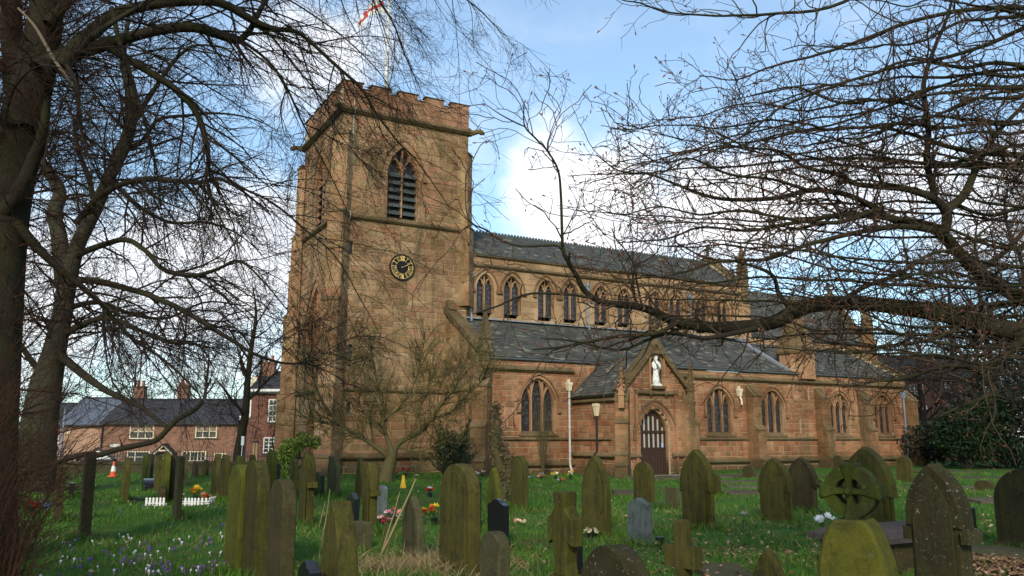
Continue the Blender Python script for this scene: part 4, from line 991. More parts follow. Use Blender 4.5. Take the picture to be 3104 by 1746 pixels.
# ================================================================== HEADSTONES
def m_grave(name, a, b, green, lichen=0.0, gl=.5, edge=None):
    def fn(t):
        p = t.pos(); c = t.mix(t.step(t.noise(3.2, 6, p, .7), .32, .68), a, b)
        n = t.n.new('ShaderNodeHueSaturation'); t.l.new(c, n.inputs['Color']); t.put(n.inputs['Value'], t.math('ADD', .48, t.math('MULTIPLY', t.orand(), .50))); c = n.outputs[0]
        st = t.noise(1.0, 5, t.mapping(p, (11, 11, .8)), .7)
        c = t.mix(t.math('MULTIPLY', t.step(st, .40, .64), gl), c, green)
        c = t.mix(t.math('MULTIPLY', t.step(t.noise(1.0, 5, t.mapping(p, (16, 16, 1.6)), .7), .52, .68), .6), c, (.020, .018, .010))
        c = t.mix(t.math('MULTIPLY', t.step(t.noise(6.5, 6, p, .75), .50, .66), .55), c, (.026, .023, .013))
        c = t.mix(t.math('MULTIPLY', t.step(t.noise(18, 4, p, .7), .60, .70), .35), c, (.16, .14, .085))
        if lichen: c = t.mix(t.math('MULTIPLY', t.step(t.noise(30, 4, p, .7), .62, .68), lichen * .8), c, (.30, .29, .22))
        return c, (t.math('ADD', t.noise(40, 5, p, .75), t.math('MULTIPLY', t.noise(7, 4, p, .7), 1.5)), .7, .018)
    return mat(name, fn, .95, .15)
G_OLIVE = m_grave('olive_algae_stone', (.098, .080, 0.022), (.062, .052, 0.014), (.088, .086, 0.012), .15, .6)
G_BRIGHT = m_grave('bright_green_stone', (.085, .085, 0.016), (.12, .125, 0.013), (.085, .095, 0.009), 0, .5)
G_YELL = m_grave('yellow_green_stone', (.12, .105, 0.014), (.075, .072, 0.012), (.085, .092, 0.009), .15, .5)
G_BROWN = m_grave('brown_gritstone', (.082, .062, 0.026), (.055, .044, 0.019), (.055, .055, 0.016), .25, .4)
G_GREY = m_grave('grey_gritstone', (.105, .098, 0.048), (.075, .068, 0.032), (.085, .082, 0.032), .3, .4)
G_LICH = m_grave('lichened_dark_stone', (.062, .050, 0.022), (.045, .036, 0.016), (.050, .052, 0.014), 1.0, .4)
G_SLATEY = m_grave('pale_grey_granite', (.20, .225, .225), (.14, .16, .155), (.11, .125, .10), .2, .3)
G_MOSS = m_grave('mossy_stone', (.050, .060, .008), (.026, .032, .006), (.048, .066, .007), .1, .5)
G_BLACK = mat('polished_black_granite', lambda t: t.mix(t.noise(60, 2, t.pos()), (.006, .006, .008), (.016, .016, .019)), .18, .5)
MATS = dict(o=G_OLIVE, b=G_BRIGHT, y=G_YELL, n=G_BROWN, g=G_GREY, l=G_LICH, s=G_SLATEY, k=G_BLACK, m=G_MOSS)
def outline(kind, w, h):
    a = w / 2
    def arcs(sp, rise, n=10): return [(x, sp + z) for x, z in arch(a, rise, n, 0)]
    if kind == 'round': return [(-a, -.35)] + [(-a * math.cos(math.pi * i / 16), h - a * .9 + a * .9 * math.sin(math.pi * i / 16)) for i in range(17)] + [(a, -.35)]
    if kind == 'segment': r = h * .62; return [(-a, -.35)] + [(-a * math.cos(math.pi * i / 18), h - r + r * math.sin(math.pi * i / 18)) for i in range(19)] + [(a, -.35)]
    if kind == 'lowround': r = a * .45; return [(-a, -.35)] + [(-a * math.cos(math.pi * i / 14), h - r + r * math.sin(math.pi * i / 14)) for i in range(15)] + [(a, -.35)]
    if kind in ('gothic', 'column', 'cap'): rise = min(w * .95, h * .6); return [(-a, -.35)] + arcs(h - rise, rise) + [(a, -.35)]
    if kind == 'lancet': rise = min(w * 1.5, h * .75); return [(-a, -.35)] + arcs(h - rise, rise) + [(a, -.35)]
    if kind == 'ogee': return [(-a, -.2)] + [(-a, h * .86), (-a * .9, h * .88), (-a * .6, h * .91), (-a * .3, h * .97), (0, h), (a * .3, h * .97), (a * .6, h * .91), (a * .9, h * .88), (a, h * .86)] + [(a, -.2)]
    if kind == 'gable': return [(-a * .62, -.3), (-a, h * .45), (-a * .5, h * .8), (0, h), (a * .5, h * .8), (a, h * .45), (a * .62, -.3)]
    if kind == 'shoulder': return [(-a, -.35), (-a, h * .80), (-a * .80, h * .80), (-a * .72, h * .84)] + [(-a * .62 * math.cos(math.pi * i / 12), h * .86 + h * .14 * math.sin(math.pi * i / 12)) for i in range(13)] + [(a * .72, h * .84), (a * .80, h * .80), (a, h * .80), (a, -.35)]
    return [(-a, -.3), (-a, h * .97), (-a * .96, h), (a * .96, h), (a, h * .97), (a, -.3)]
def slab(mb, ol, t, ch=.014, x0=0.0):
    cy = sum(p[0] for p in ol) / len(ol); cz = sum(p[1] for p in ol) / len(ol); n = len(ol)
    W = max(p[0] for p in ol) - min(p[0] for p in ol); H = max(p[1] for p in ol) - min(p[1] for p in ol)
    ins = [(cy + (p[0] - cy) * (1 - 2 * ch / W), cz + (p[1] - cz) * (1 - 2 * ch / H)) for p in ol]
    rings = [(ins, -t / 2), (ol, -t / 2 + ch), (ol, t / 2 - ch), (ins, t / 2)]
    vs = [(x0 + x, p[0], p[1]) for r, x in rings for p in r]
    mb.add(vs, [tuple(range(n)), tuple(range(3 * n, 4 * n))[::-1]] + [(i + k * n, (i + 1) % n + k * n, (i + 1) % n + (k + 1) * n, i + (k + 1) * n) for k in range(3) for i in range(n)])
STONES = []
def stone(kind, xl, xr, yt, base, mk, label, dyaw=0.0, t=.12, lean=0.0, roll=0.0, parts=True, wmin=.34, wmax=1.05, group=None):
    """xl, xr, yt, base: survey marks of the stone's edges, top and foot; base < 10 means a height in metres (foot below the frame)"""
    xc = (xl + xr) / 2
    if base < 10:
        r = ray(xc, yt); k = (base - EYE) / r[2]; P = np.array([0, 0, EYE]) + r * k; h = base; Y = P[1]
    else:
        P = gnd(xc, base); Y = P[1]; h = float(at(xc, yt, Y)[2])
    yaw = YAW + R(dyaw)
    pxm = 1.0 / (Y / np.linalg.norm(ray(xc, base if base > 10 else yt)[1:2])) if False else (math.hypot(F_PX, 457) / K) / Y
    v = np.array([P[0], P[1]]) / math.hypot(P[0], P[1]); fe = np.array([math.cos(yaw), math.sin(yaw)]); fn_ = np.array([-math.sin(yaw), math.cos(yaw)]); side = np.array([v[1], -v[0]])
    cf, cs_ = abs(fn_ @ side), abs(fe @ side)
    w = ((xr - xl) / pxm - t * cs_) / max(cf, .18); w = min(max(w, wmin), wmax)
    P[2] = ground_z(P[0], P[1]); h = max(.2, h - float(P[2]))
    m = MATS[mk]; o = empty('cross' if 'cross' in kind else 'headstone', tuple(P), yaw); o.rotation_euler = (R(roll), R(lean), yaw)
    tag(o, label, 'grave cross' if 'cross' in kind else 'headstone', group or 'gravestones in the churchyard'); STONES.append((P[0], P[1], w))
    if kind == 'cross':          # tall flared cross on a tapered pedestal
        mb = MB(); a = w / 2; q = h
        ol = [(-a * .52, q * .30), (-a * .40, q * .42), (-a * .62, q * .60), (-a, q * .56), (-a, q * .78), (-a * .62, q * .82), (-a * .42, q * .88), (-a * .5, q), (a * .5, q), (a * .42, q * .88), (a * .62, q * .82), (a, q * .78), (a, q * .56), (a * .62, q * .60), (a * .40, q * .42), (a * .52, q * .30)]
        slab(mb, ol, t, .02); mb.build('cross_head', m, o); p = MB(); p.hexa([(-t * 1.3, -a * 1.1, -.2), (t * 1.3, -a * 1.1, -.2), (t * 1.3, a * 1.1, -.2), (-t * 1.3, a * 1.1, -.2), (-t * .8, -a * .58, q * .31), (t * .8, -a * .58, q * .31), (t * .8, a * .58, q * .31), (-t * .8, a * .58, q * .31)]); p.build('pedestal', m, o); return o
    if kind == 'smallcross':
        mb = MB(); a = w / 2; b = a * .30; q = h
        ol = [(-b, q * .30), (-b, q * .55), (-a, q * .55), (-a, q * .76), (-b, q * .76), (-b, q), (b, q), (b, q * .76), (a, q * .76), (a, q * .55), (b, q * .55), (b, q * .30)]
        slab(mb, ol, t, .012); mb.build('cross_shaft', m, o); p = MB(); a2 = a * .95; p.hexa([(-t * 1.4, -a2, -.2), (t * 1.4, -a2, -.2), (t * 1.4, a2, -.2), (-t * 1.4, a2, -.2), (-t * .7, -b * 1.3, q * .33), (t * .7, -b * 1.3, q * .33), (t * .7, b * 1.3, q * .33), (-t * .7, b * 1.3, q * .33)]); p.build('pedestal', m, o); return o
    if kind == 'celticcross':
        q = h; rr = w / 2 * .93; zc = q - rr - .02; mb = MB(); n = 40
        co, ci = [(rr * math.cos(2 * math.pi * i / n), zc + rr * math.sin(2 * math.pi * i / n)) for i in range(n)], [(rr * .53 * math.cos(2 * math.pi * i / n), zc + rr * .53 * math.sin(2 * math.pi * i / n)) for i in range(n)]
        vs = [(x, *p) for x in (-t * .42, t * .42) for r_ in (co, ci) for p in r_]
        fs = []
        for i in range(n):
            j = (i + 1) % n; fs += [(i, j, j + n, i + n), (i + 2 * n, i + 3 * n, j + 3 * n, j + 2 * n), (i, i + 2 * n, j + 2 * n, j), (i + n, j + n, j + 3 * n, i + 3 * n)]
        mb.add(vs, fs); mb.build('wheel', m, o)
        for k, (s0, e0) in enumerate((((0, zc), (0, zc + rr * 1.06)), ((0, zc), (0, zc - rr * 1.12)), ((0, zc), (-rr * 1.12, zc)), ((0, zc), (rr * 1.12, zc)))):
            dx, dz = e0[0] - s0[0], e0[1] - s0[1]; Ln = math.hypot(dx, dz); ux, uz = dx / Ln, dz / Ln; nx, nz = -uz, ux
            pp = [(0, .12), (.3, .11), (.52, .17), (.8, .28), (.98, .32), (1.03, .24)]
            ol = [(ux * Ln * f + nx * rr * g_, zc + uz * Ln * f + nz * rr * g_) for f, g_ in pp] + [(ux * Ln * f - nx * rr * g_, zc + uz * Ln * f - nz * rr * g_) for f, g_ in pp[::-1]]
            b = MB(); slab(b, ol, t * .96, .02); b.build('cross_arm', m, o)
        MB().lathe([(rr * .15, -t * .6), (rr * .12, -t * .75), (.01, -t * .8)], 10, (0, 0, 0)).build('boss', m, o).matrix_local = Matrix.Translation((0, 0, zc)) @ Matrix.Rotation(-math.pi / 2, 4, 'Y') @ Matrix.Rotation(math.pi, 4, 'X')
        p = MB(); zt = zc - rr * 1.05; a = w * .66; ol = [(-a, -.3), (-a, zt * .35), (-a * .96, zt * .55), (-a * .88, zt * .72), (-a * .74, zt * .86), (-a * .55, zt * .96), (-a * .40, zt), (a * .40, zt), (a * .55, zt * .96), (a * .74, zt * .86), (a * .88, zt * .72), (a * .96, zt * .55), (a, zt * .35), (a, -.3)]
        slab(p, ol, t * 1.7, .03); p.build('pedestal', MATS['y'], o); return o
    mb = MB()
    body_w = w * (.86 if kind in ('column', 'cap') else 1.0)
    if kind in ('column', 'cap'):
        slab(mb, [(-body_w / 2, -.35), (-body_w / 2, h * .62), (body_w / 2, h * .62), (body_w / 2, -.35)], t, .01); mb.build('slab', m, o)
        hd = MB(); a = w / 2; rise = min(w * .9, h * .5); sp = h - rise; hd_ol = [(-a, h * .60 if h * .6 < sp else sp - .06)] + [(x, sp + z) for x, z in arch(a, rise, 10, 0)] + [(a, h * .60 if h * .6 < sp else sp - .06)]
        slab(hd, hd_ol, t * 1.25, .02); hd.build('pointed_head', m, o)
        if kind == 'column':
            for s in (-1, 1):
                c = MB(); c.lathe([(.055, .02), (.055, .1), (.036, .13), (.034, h * .5), (.055, h * .54), (.06, h * .59)], 10, (-t * .1, s * (body_w / 2 + .02), 0)); c.build('column', m, o)
        else:
            for s in (-1, 1): MB().box(-t * .7, t * .7, s * a - .05, s * a + .015, h * .52, h * .60).build('corbel', m, o)
    else:
        slab(mb, outline(kind, w, h), t, .012 if mk != 'k' else .006); mb.build('slab', m, o)
    if parts and h > .7 and mk not in 'k' and kind in ('round', 'gothic', 'lancet', 'column', 'cap', 'shoulder'):
        pn = MB(); k_ = .80; ol = [(y * k_ * body_w / w, max(.06, .12 + z * .84)) for y, z in outline('gothic' if kind in ('column', 'cap') else kind, w, h) ]
        slab(pn, ol, .02, .005, -t / 2 * (1.25 if kind in ('column', 'cap') else 1) - .004); pn.build('face_panel', m, o)
    if parts:
        b = MB(); a = w / 2 + .06; b.hexa([(-t * .95, -a, -.25), (t * .95, -a, -.25), (t * .95, a, -.25), (-t * .95, a, -.25), (-t * .85, -a + .02, .07), (t * .85, -a + .02, .07), (t * .85, a - .02, .07), (-t * .85, a - .02, .07)]); b.build('plinth', m if mk != 'k' else G_BLACK, o)
    return o
S = stone
# foreground row
S('round', 562, 622, 1168, 1428, 'b', 'tall headstone with bright green algae stripe at left foreground', 4, .15, 0, 2, parts=False)
S('round', 612, 686, 1158, 1.34, 'o', 'tall brown-green headstone, second in the left foreground cluster', -2, .15, 0, -1, parts=False)
S('round', 680, 748, 1205, 1.18, 'n', 'dark grey-edged headstone, rightmost and lowest of the left foreground cluster', 0, .14, parts=False)
S('ogee', 752, 808, 1410, .62, 'k', 'low polished black headstone at the bottom edge left of pointed lichened stone', 0, .1)
S('lancet', 812, 906, 1260, 1.08, 'o', 'sharply pointed headstone with yellow lichen patches on its side', 2, .17, 0, 0, parts=False)
S('gothic', 1010, 1066, 1248, 1402, 'g', 'slim grey pointed headstone among tall dry stems', 0, .1, 0, -1)
S('round', 1103, 1206, 1166, 1438, 'o', 'largest round-topped olive headstone in the centre foreground', 0, .16, parts=True)
S('round', 1210, 1280, 1336, .76, 'g', 'small grey-green round headstone at the bottom edge, centre', 3, .13, parts=False)
S('cross', 1374, 1468, 1236, 1.12, 'o', 'mossy flared stone cross on tapered pedestal', 6, .15)
S('ogee', 1396, 1466, 1318, 1434, 'k', 'black granite slab partly hidden behind the flared stone cross', 4, .1, parts=False)
S('segment', 1438, 1655, 1370, .92, 'l', 'broad low semicircular headstone at the bottom edge', 0, .17, parts=False, wmax=1.3)
S('smallcross', 1674, 1756, 1308, .88, 'o', 'small plain stone cross on pedestal right of the broad semicircular stone', 12, .13)
S('gable', 1890, 1975, 1380, .5, 'o', 'small diamond-shaped mossy headstone at the bottom edge', 4, .12, parts=False)
S('celticcross', 2064, 2212, 1164, 1.42, 'm', 'green mossy wheel-headed celtic cross on yellow-green pedestal', 24, .2)
S('cap', 2274, 2424, 1166, 1.38, 'l', 'large dark pointed headstone speckled with white lichen at lower right', 2, .16)
S('round', 2524, 2690, 1178, 1385, 'n', 'big dark round headstone cut by the right edge', 0, .15)
S('flat', 2408, 2454, 1274, 1352, 'k', 'narrow black granite headstone behind the large lichened stone', 0, .1)
# middle rows
S('gothic', 1464, 1538, 1146, 1346, 'o', 'tall pointed olive headstone left of the church door', 2, .13)
S('ogee', 1580, 1642, 1252, 1368, 's', 'pale blue-grey granite headstone with curved top', 4, .12)
S('round', 1594, 1648, 1162, 1266, 'o', 'round-topped olive headstone straight below the church door', 0, .12)
S('flat', 1674, 1712, 1226, 1278, 'g', 'tiny plain grey tablet between round stone and columned stone', 0, .1, parts=False)
S('column', 1714, 1804, 1130, 1332, 'o', 'tall pointed headstone with side columns just right of the church door', 0, .13)
S('round', 1790, 1812, 1190, 1246, 'o', 'small headstone half hidden behind the columned stone by the door', 0, .12, parts=False)
S('round', 1868, 1902, 1170, 1202, 'n', 'small dark headstone near the church wall between two buttresses', 0, .12, parts=False)
S('column', 1912, 1998, 1152, 1306, 'o', 'pointed headstone with slim columns, left of a matching pair', 0, .12)
S('cap', 1984, 2062, 1150, 1292, 'n', 'pointed headstone with corbels, right of a matching pair', 0, .12)
S('column', 2130, 2258, 1124, 1352, 'o', 'broad pointed headstone rising behind the celtic cross', 0, .15, wmax=1.2)
S('round', 2258, 2298, 1148, 1212, 'o', 'worn small headstone near the church corner buttress', 0, .12, parts=False)
S('round', 2098, 2124, 1145, 1196, 'n', 'squat dark headstone against the church wall behind the celtic cross', 0, .12, parts=False)
S('lowround', 2455, 2500, 1208, 1232, 'n', 'low rounded stump of a stone in the right-hand grass', 0, .2, parts=False)
S('round', 1284, 1330, 1146, 1286, 'o', 'tall smooth round headstone in front of the aisle window', 0, .13)
S('lancet', 1222, 1264, 1176, 1296, 'b', 'pointed yellow-green headstone beside the dead ivy trunk', 0, .12)
S('ogee', 1226, 1280, 1254, 1364, 'k', 'black granite headstone with curved top behind the small round stone', 2, .1)
S('flat', 1190, 1200, 1210, 1330, 'k', 'thin black headstone edge behind the largest round stone', 0, .08, parts=False)
S('lancet', 892, 918, 1150, 1256, 'o', 'slender pointed headstone at the foot of the small bare tree', 0, .11)
S('cap', 912, 948, 1162, 1346, 'o', 'tall olive headstone right in front of the small bare tree', 0, .13)
S('ogee', 786, 814, 1186, 1254, 'k', 'small black headstone before the tower base', 0, .09)
S('ogee', 868, 902, 1240, 1346, 'k', 'black polished headstone behind the lichened pointed stone', 0, .1)
S('lowround', 946, 974, 1220, 1300, 's', 'small pale grey headstone beside red flowers', 0, .1, parts=False)
S('flat', 898, 924, 1312, 1388, 'g', 'short weathered grey post-like stone behind the lichened stone', 10, .14, parts=False)
S('cap', 750, 788, 1138, 1322, 'o', 'tall round-shouldered headstone right of the yellow-green bush', 0, .13)
S('shoulder', 822, 854, 1148, 1242, 'g', 'pale grey shouldered headstone before the tower plinth', 0, .12)
S('shoulder', 727, 750, 1154, 1246, 'o', 'olive headstone standing close against the yellow-green bush', 0, .12)
S('flat', 684, 702, 1164, 1262, 'k', 'tall dark slab behind the left foreground cluster', 0, .1, parts=False)
S('round', 664, 692, 1132, 1262, 'b', 'round green headstone rising behind the left foreground cluster', 0, .12)
S('gothic', 616, 642, 1144, 1270, 'o', 'headstone just behind the brown-green foreground stone', 0, .12, parts=False)
S('round', 586, 608, 1146, 1275, 'b', 'green-streaked headstone behind the bright green striped stone', 0, .12, parts=False)
S('gothic', 528, 554, 1141, 1258, 'o', 'yellow-streaked headstone right of the white picket edging', 0, .12)
S('round', 548, 574, 1144, 1266, 'o', 'leaning headstone left of the bright green striped stone', 0, .12, 0, 3)
S('flat', 556, 566, 1200, 1258, 's', 'slim pale grey stone post near the picket edging', 0, .1, parts=False)
S('round', 299, 326, 1150, 1258, 'o', 'lone slightly leaning headstone right of the orange cone', 0, .12, 0, -3)
S('round', 350, 374, 1144, 1212, 'b', 'leftmost of the tight group of stones before the cottage', 0, .12)
S('flat', 364, 388, 1142, 1208, 'g', 'grey slab in the tight group before the cottage', 0, .12, parts=False)
S('round', 384, 406, 1144, 1236, 'o', 'olive stone in the middle of the tight group before the cottage', 0, .12, 0, 2)
S('round', 401, 424, 1138, 1264, 'b', 'tallest green stone in the tight group before the cottage', 0, .12)
S('gothic', 416, 438, 1146, 1262, 'n', 'brown stone right of the tallest green stone before the cottage', 0, .12)
S('flat', 432, 456, 1148, 1306, 'n', 'dark tall narrow slab left of the yellow and orange flowers', 0, .11, parts=False)
S('gothic', 453, 470, 1142, 1220, 'g', 'grey pointed stone at the right of the group before the cottage', 0, .12, parts=False)
S('flat', 396, 413, 1190, 1228, 'k', 'small black slab with a pale top in the stone group', 0, .12, parts=False)
S('lowround', 394, 416, 1224, 1266, 'n', 'short brown stone left of the picket edging', 0, .12, parts=False)
S('segment', 354, 390, 1204, 1232, 'k', 'dark rounded boulder-like stone on the left lawn', 0, .3, parts=False)
S('flat', 190, 232, 1140, 1352, 'n', 'tall dark leaning slab on the left lawn', 0, .16, 0, -6, parts=False)
S('flat', 130, 156, 1174, 1312, 'n', 'dark slab nearest the big left tree trunk', 0, .15, 0, -3, parts=False)
S('flat', 168, 188, 1214, 1252, 'k', 'small dark stone between the two leaning slabs', 0, .12, parts=False)
S('shoulder', 478, 500, 1160, 1200, 'n', 'small dark headstone under the cottage bow window', 0, .12, parts=False)
S('round', 508, 524, 1156, 1196, 'o', 'small olive headstone before the low wall, beside the picket edging', 0, .12, parts=False)
# chest tomb and kerb beside the celtic cross
P = gnd(2262, 1440); cht = empty('chest_tomb', (P[0], P[1], 0), YAW); tag(cht, 'dark chest tomb with purplish sloping lid between celtic cross and lichened stone', 'tomb')
MB().box(-.9, .9, -.38, .38, -.1, .42).build('chest', G_BROWN, cht)
M_PURP = m_grave('purplish_slab', (.13, .105, .105), (.10, .08, .08), (.07, .065, .05), .2, .3)
MB().box(-1.0, 1.0, -.48, .48, .42, .48).hexa([(-1.0, -.48, .48), (1.0, -.48, .48), (1.0, .48, .48), (-1.0, .48, .48), (-.9, -.3, .56), (.9, -.3, .56), (.9, .3, .56), (-.9, .3, .56)]).build('lid', M_PURP, cht)
# flat ledger stones and paving lying in the turf on the right
M_LEDG = m_grave('flat_ledger_stone', (.16, .125, .085), (.11, .088, .058), (.085, .078, .035), .2, .4)
LEDGERS = []
for i, (x0_, x1_, y0_, y1_, lab) in enumerate([(1800, 1935, 1210, 1216, 'flat brown ledger stone nearest the porch in the right-hand turf'), (1830, 1990, 1222, 1230, 'flat ledger stone behind the matching pair of headstones'), (1815, 1910, 1238, 1247, 'flat ledger stone right of the columned headstone'), (2080, 2180, 1200, 1206, 'flat ledger stone along the aisle wall behind the celtic cross'),
        (2300, 2470, 1186, 1192, 'long flat ledger stone below the far corner buttress'), (2360, 2560, 1200, 1208, 'broad flat ledger stone at the right of the churchyard'), (2420, 2540, 1222, 1232, 'flat ledger stone left of the big right-edge headstone'), (2290, 2400, 1216, 1226, 'flat ledger stone above the black granite headstone'), (2440, 2600, 1255, 1270, 'dark flat ledger stone before the right-edge headstone'),
        (1650, 1760, 1262, 1272, 'flat stone beside the tiny grey tablet'), (2380, 2620, 1372, 1415, 'dark sunken kerb stone at the lower right'), (1760, 1900, 1425, 1470, 'grey flat slab at the bottom edge right of the small cross'), (1540, 1600, 1238, 1246, 'thin flat stone left of the round stone below the door')]):
    A_, B_ = gnd((x0_ + x1_) / 2, (y0_ + y1_) / 2), gnd(x1_, (y0_ + y1_) / 2); dpt = abs(gnd(x0_, y0_)[1] - gnd(x0_, y1_)[1]); hw = abs(B_[0] - A_[0])
    o = empty('ledger_stone', (A_[0], A_[1], float(ground_z(A_[0], A_[1]))), YAW * .0 + R(-4 + 3 * (i % 4))); tag(o, lab, 'ledger stone', 'flat ledger stones in the turf')
    b = min(.65, max(.3, dpt / 2)); MB().hexa([(-hw, -b, -.2), (hw, -b, -.2), (hw, b, -.2), (-hw, b, -.2), (-hw + .03, -b + .03, .05), (hw - .03, -b + .03, .045), (hw - .03, b - .03, .06), (-hw + .03, b - .03, .065)]).build('slab', M_LEDG if i not in (10, 11) else G_GREY, o)
    LEDGERS.append((A_[0], A_[1], hw, b))
pv = MB(); 
for i in range(10):
    for j in range(2):
        x_, y_ = -3.2 + i * .95, -2.9 + j * .95 - .2
        q = [cw(x_ + .02, y_ + .02), cw(x_ + .92, y_ + .02), cw(x_ + .92, y_ + .92), cw(x_ + .02, y_ + .92)]
        mbp = MB(); zt_ = .045 + .008 * ((i * 7 + j * 3) % 3); mbp.hexa([(p[0], p[1], -.1) for p in q] + [(p[0], p[1], zt_) for p in q])
        if i == 0 and j == 0: path = mbp.build('path', M_LEDG); path['kind'] = 'structure'
        else: mbp.build('paving_slab', M_LEDG, path)
LEDGERS.append((*cw(1.5, -2.1)[:2], 4.8, 1.2))
# ================================================================== TREES
def m_bark(name, a, b, green=.3, gc=(.050, .058, .018)):
    def fn(t):
        p = t.pos(); c = t.mix(t.noise(3.5, 6, p, .65), a, b)
        c = t.mix(t.math('MULTIPLY', t.step(t.noise(1.3, 5, p), .42, .66), green), c, gc)
        return c, (t.noise(1.0, 6, t.mapping(p, (16, 16, 4)), .7), .9, .04)
    return mat(name, fn, .95, .12)
B_LIME = m_bark('lime_bark', (.022, .017, .012), (.040, .033, .021), .45, (.034, .038, .012))
B_TRUNK2 = m_bark('pale_trunk_bark', (.038, .032, .022), (.064, .055, .037), .4, (.050, .055, .022))
B_TWIG = m_bark('lime_twigs', (.026, .018, .015), (.042, .028, .022), .15)
B_RED = m_bark('reddish_twigs', (.060, .026, .016), (.040, .022, .014), .1)
B_PEAR = m_bark('spreading_tree_bark', (.026, .020, .014), (.048, .038, .025), .5, (.042, .048, .012))
B_PTWIG = m_bark('spreading_tree_twigs', (.060, .038, .027), (.098, .070, .048), .1)
B_BUD = plain('buds', (.17, .060, .036), .7)
B_FAR = m_bark('distant_twigs', (.050, .036, .032), (.070, .050, .044), .1)
B_MAG = m_bark('small_tree_bark', (.085, .072, .032), (.13, .105, .05), .5)
B_DEAD = m_bark('bleached_dead_wood', (.17, .125, .085), (.24, .18, .125), .1)
class Tubes:
    def __init__(s): s.V = []; s.F = []; s.n = 0
    def add(s, P, Rr, sides):
        """P (N,k,3), Rr (N,k)"""
        N, k, _ = P.shape
        if N == 0: return
        T = np.gradient(P, axis=1); T /= np.linalg.norm(T, axis=2, keepdims=True) + 1e-9
        ref = np.where(np.abs(T[:, 0, 2:3]) < .8, np.array([0, 0, 1.]), np.array([1., 0, 0]))
        X = np.zeros_like(T); c = np.cross(T[:, 0], ref); X[:, 0] = c / (np.linalg.norm(c, axis=1, keepdims=True) + 1e-9)
        for j in range(1, k):       # parallel transport keeps the tube from pinching
            c = X[:, j - 1] - (X[:, j - 1] * T[:, j]).sum(1, keepdims=True) * T[:, j]; X[:, j] = c / (np.linalg.norm(c, axis=1, keepdims=True) + 1e-9)
        Yv = np.cross(X, T)
        a = np.arange(sides) * 2 * math.pi / sides
        V = P[:, :, None] + Rr[:, :, None, None] * (X[:, :, None] * np.cos(a)[:, None] + Yv[:, :, None] * np.sin(a)[:, None])
        base = s.n + np.arange(N)[:, None, None] * k * sides + np.arange(k - 1)[None, :, None] * sides; j = np.arange(sides)[None, None]; j2 = (j + 1) % sides
        f = np.stack([base + j, base + j2, base + sides + j2, base + sides + j], -1).reshape(-1, 4)
        s.V.append(V.reshape(-1, 3)); s.F.append(f); s.n += N * k * sides
    def build(s, name, m, parent, smooth=True): return np_mesh(name, np.concatenate(s.V), [np.concatenate(s.F)], m, parent, smooth)
def spline(pts, k):
    """Catmull-Rom through rows (x, y, z, r)"""
    p = np.array(pts, float); p = np.vstack([2 * p[0] - p[1], p, 2 * p[-1] - p[-2]]); n = len(p) - 3; out = []
    for t in np.linspace(0, n - 1e-6, k):
        i = int(t); f = t - i; a, b, c, d = p[i:i + 4]
        out.append(.5 * (2 * b + (c - a) * f + (2 * a - 5 * b + 4 * c - d) * f * f + (3 * b - a - 3 * c + d) * f ** 3))
    return np.array(out)
def limb(marks, depth0, depth1=None, k=24, wob=.02, g=None):
    """survey marks (x, y, width) with the limb's distance running depth0 -> depth1; returns (k,3), (k,)"""
    g = g or rng; depth1 = depth0 if depth1 is None else depth1; n = len(marks); rows = []
    for i, mk in enumerate(marks):
        D = depth0 + (depth1 - depth0) * i / (n - 1); q = at(mk[0], mk[1], D); rows.append((*q, mk[2] * K / 2 / F_PX * D))
    s = spline(rows, k); P = s[:, :3]; w = g.normal(0, 1, (k, 3)); w = (w + np.roll(w, 1, 0)) / 2; L = np.linalg.norm(np.diff(P, axis=0), axis=1).sum()
    P[1:-1] += w[1:-1] * wob * L / k * 2
    return P, np.maximum(s[:, 3], .002)
def grow(P, Rr, g, per_m, t0, t1, ang, length, k, wob, trop=(0, 0, 0), rs=.55, rmax=1e9, rend=.35, taper_len=.5, bend=0.0, flatten=1.0, prefer=None, cap=None):
    """children of every polyline; vectorised"""
    seg = np.linalg.norm(np.diff(P, axis=1), axis=2); L = seg.sum(1); N, kk, _ = P.shape
    cnt = g.poisson(np.maximum(L * per_m, 0.0)); idx = np.repeat(np.arange(N), cnt); M = len(idx)
    if cap and M > cap: sel = np.sort(g.choice(M, cap, replace=False)); idx = idx[sel]; M = cap
    t = t0 + (t1 - t0) * g.random(M); fi = t * (kk - 1); i = np.minimum(fi.astype(int), kk - 2); f = (fi - i)[:, None]
    p = P[idx, i] * (1 - f) + P[idx, i + 1] * f; r = Rr[idx, i] * (1 - f[:, 0]) + Rr[idx, i + 1] * f[:, 0]
    d = P[idx, i + 1] - P[idx, i]; d /= np.linalg.norm(d, axis=1, keepdims=True) + 1e-9
    q = g.normal(0, 1, (M, 3)) * np.array([1, 1, flatten])
    if prefer is not None: q = q + np.array(prefer)
    q -= (q * d).sum(1, keepdims=True) * d; q /= np.linalg.norm(q, axis=1, keepdims=True) + 1e-9
    A = np.radians(g.uniform(ang[0], ang[1], M))[:, None]; d = d * np.cos(A) + q * np.sin(A)
    Ln = g.uniform(length[0], length[1], M) * (1 - taper_len * t); step = (Ln / (k - 1))[:, None]
    out = np.zeros((M, k, 3)); out[:, 0] = p; tr = np.array(trop)
    drift = g.normal(0, 1, (M, 3)) * bend
    for j in range(1, k):
        d = d + g.normal(0, wob, (M, 3)) + tr / (k - 1) + drift / (k - 1); d /= np.linalg.norm(d, axis=1, keepdims=True) + 1e-9; out[:, j] = out[:, j - 1] + d * step
    r0 = np.minimum(r * rs, rmax); rr = r0[:, None] * np.linspace(1, rend, k)[None]
    return out, np.maximum(rr, .0007)
def cat_(*prs):
    k = prs[0][0].shape[1]; return np.concatenate([p[0] for p in prs]), np.concatenate([p[1] for p in prs])
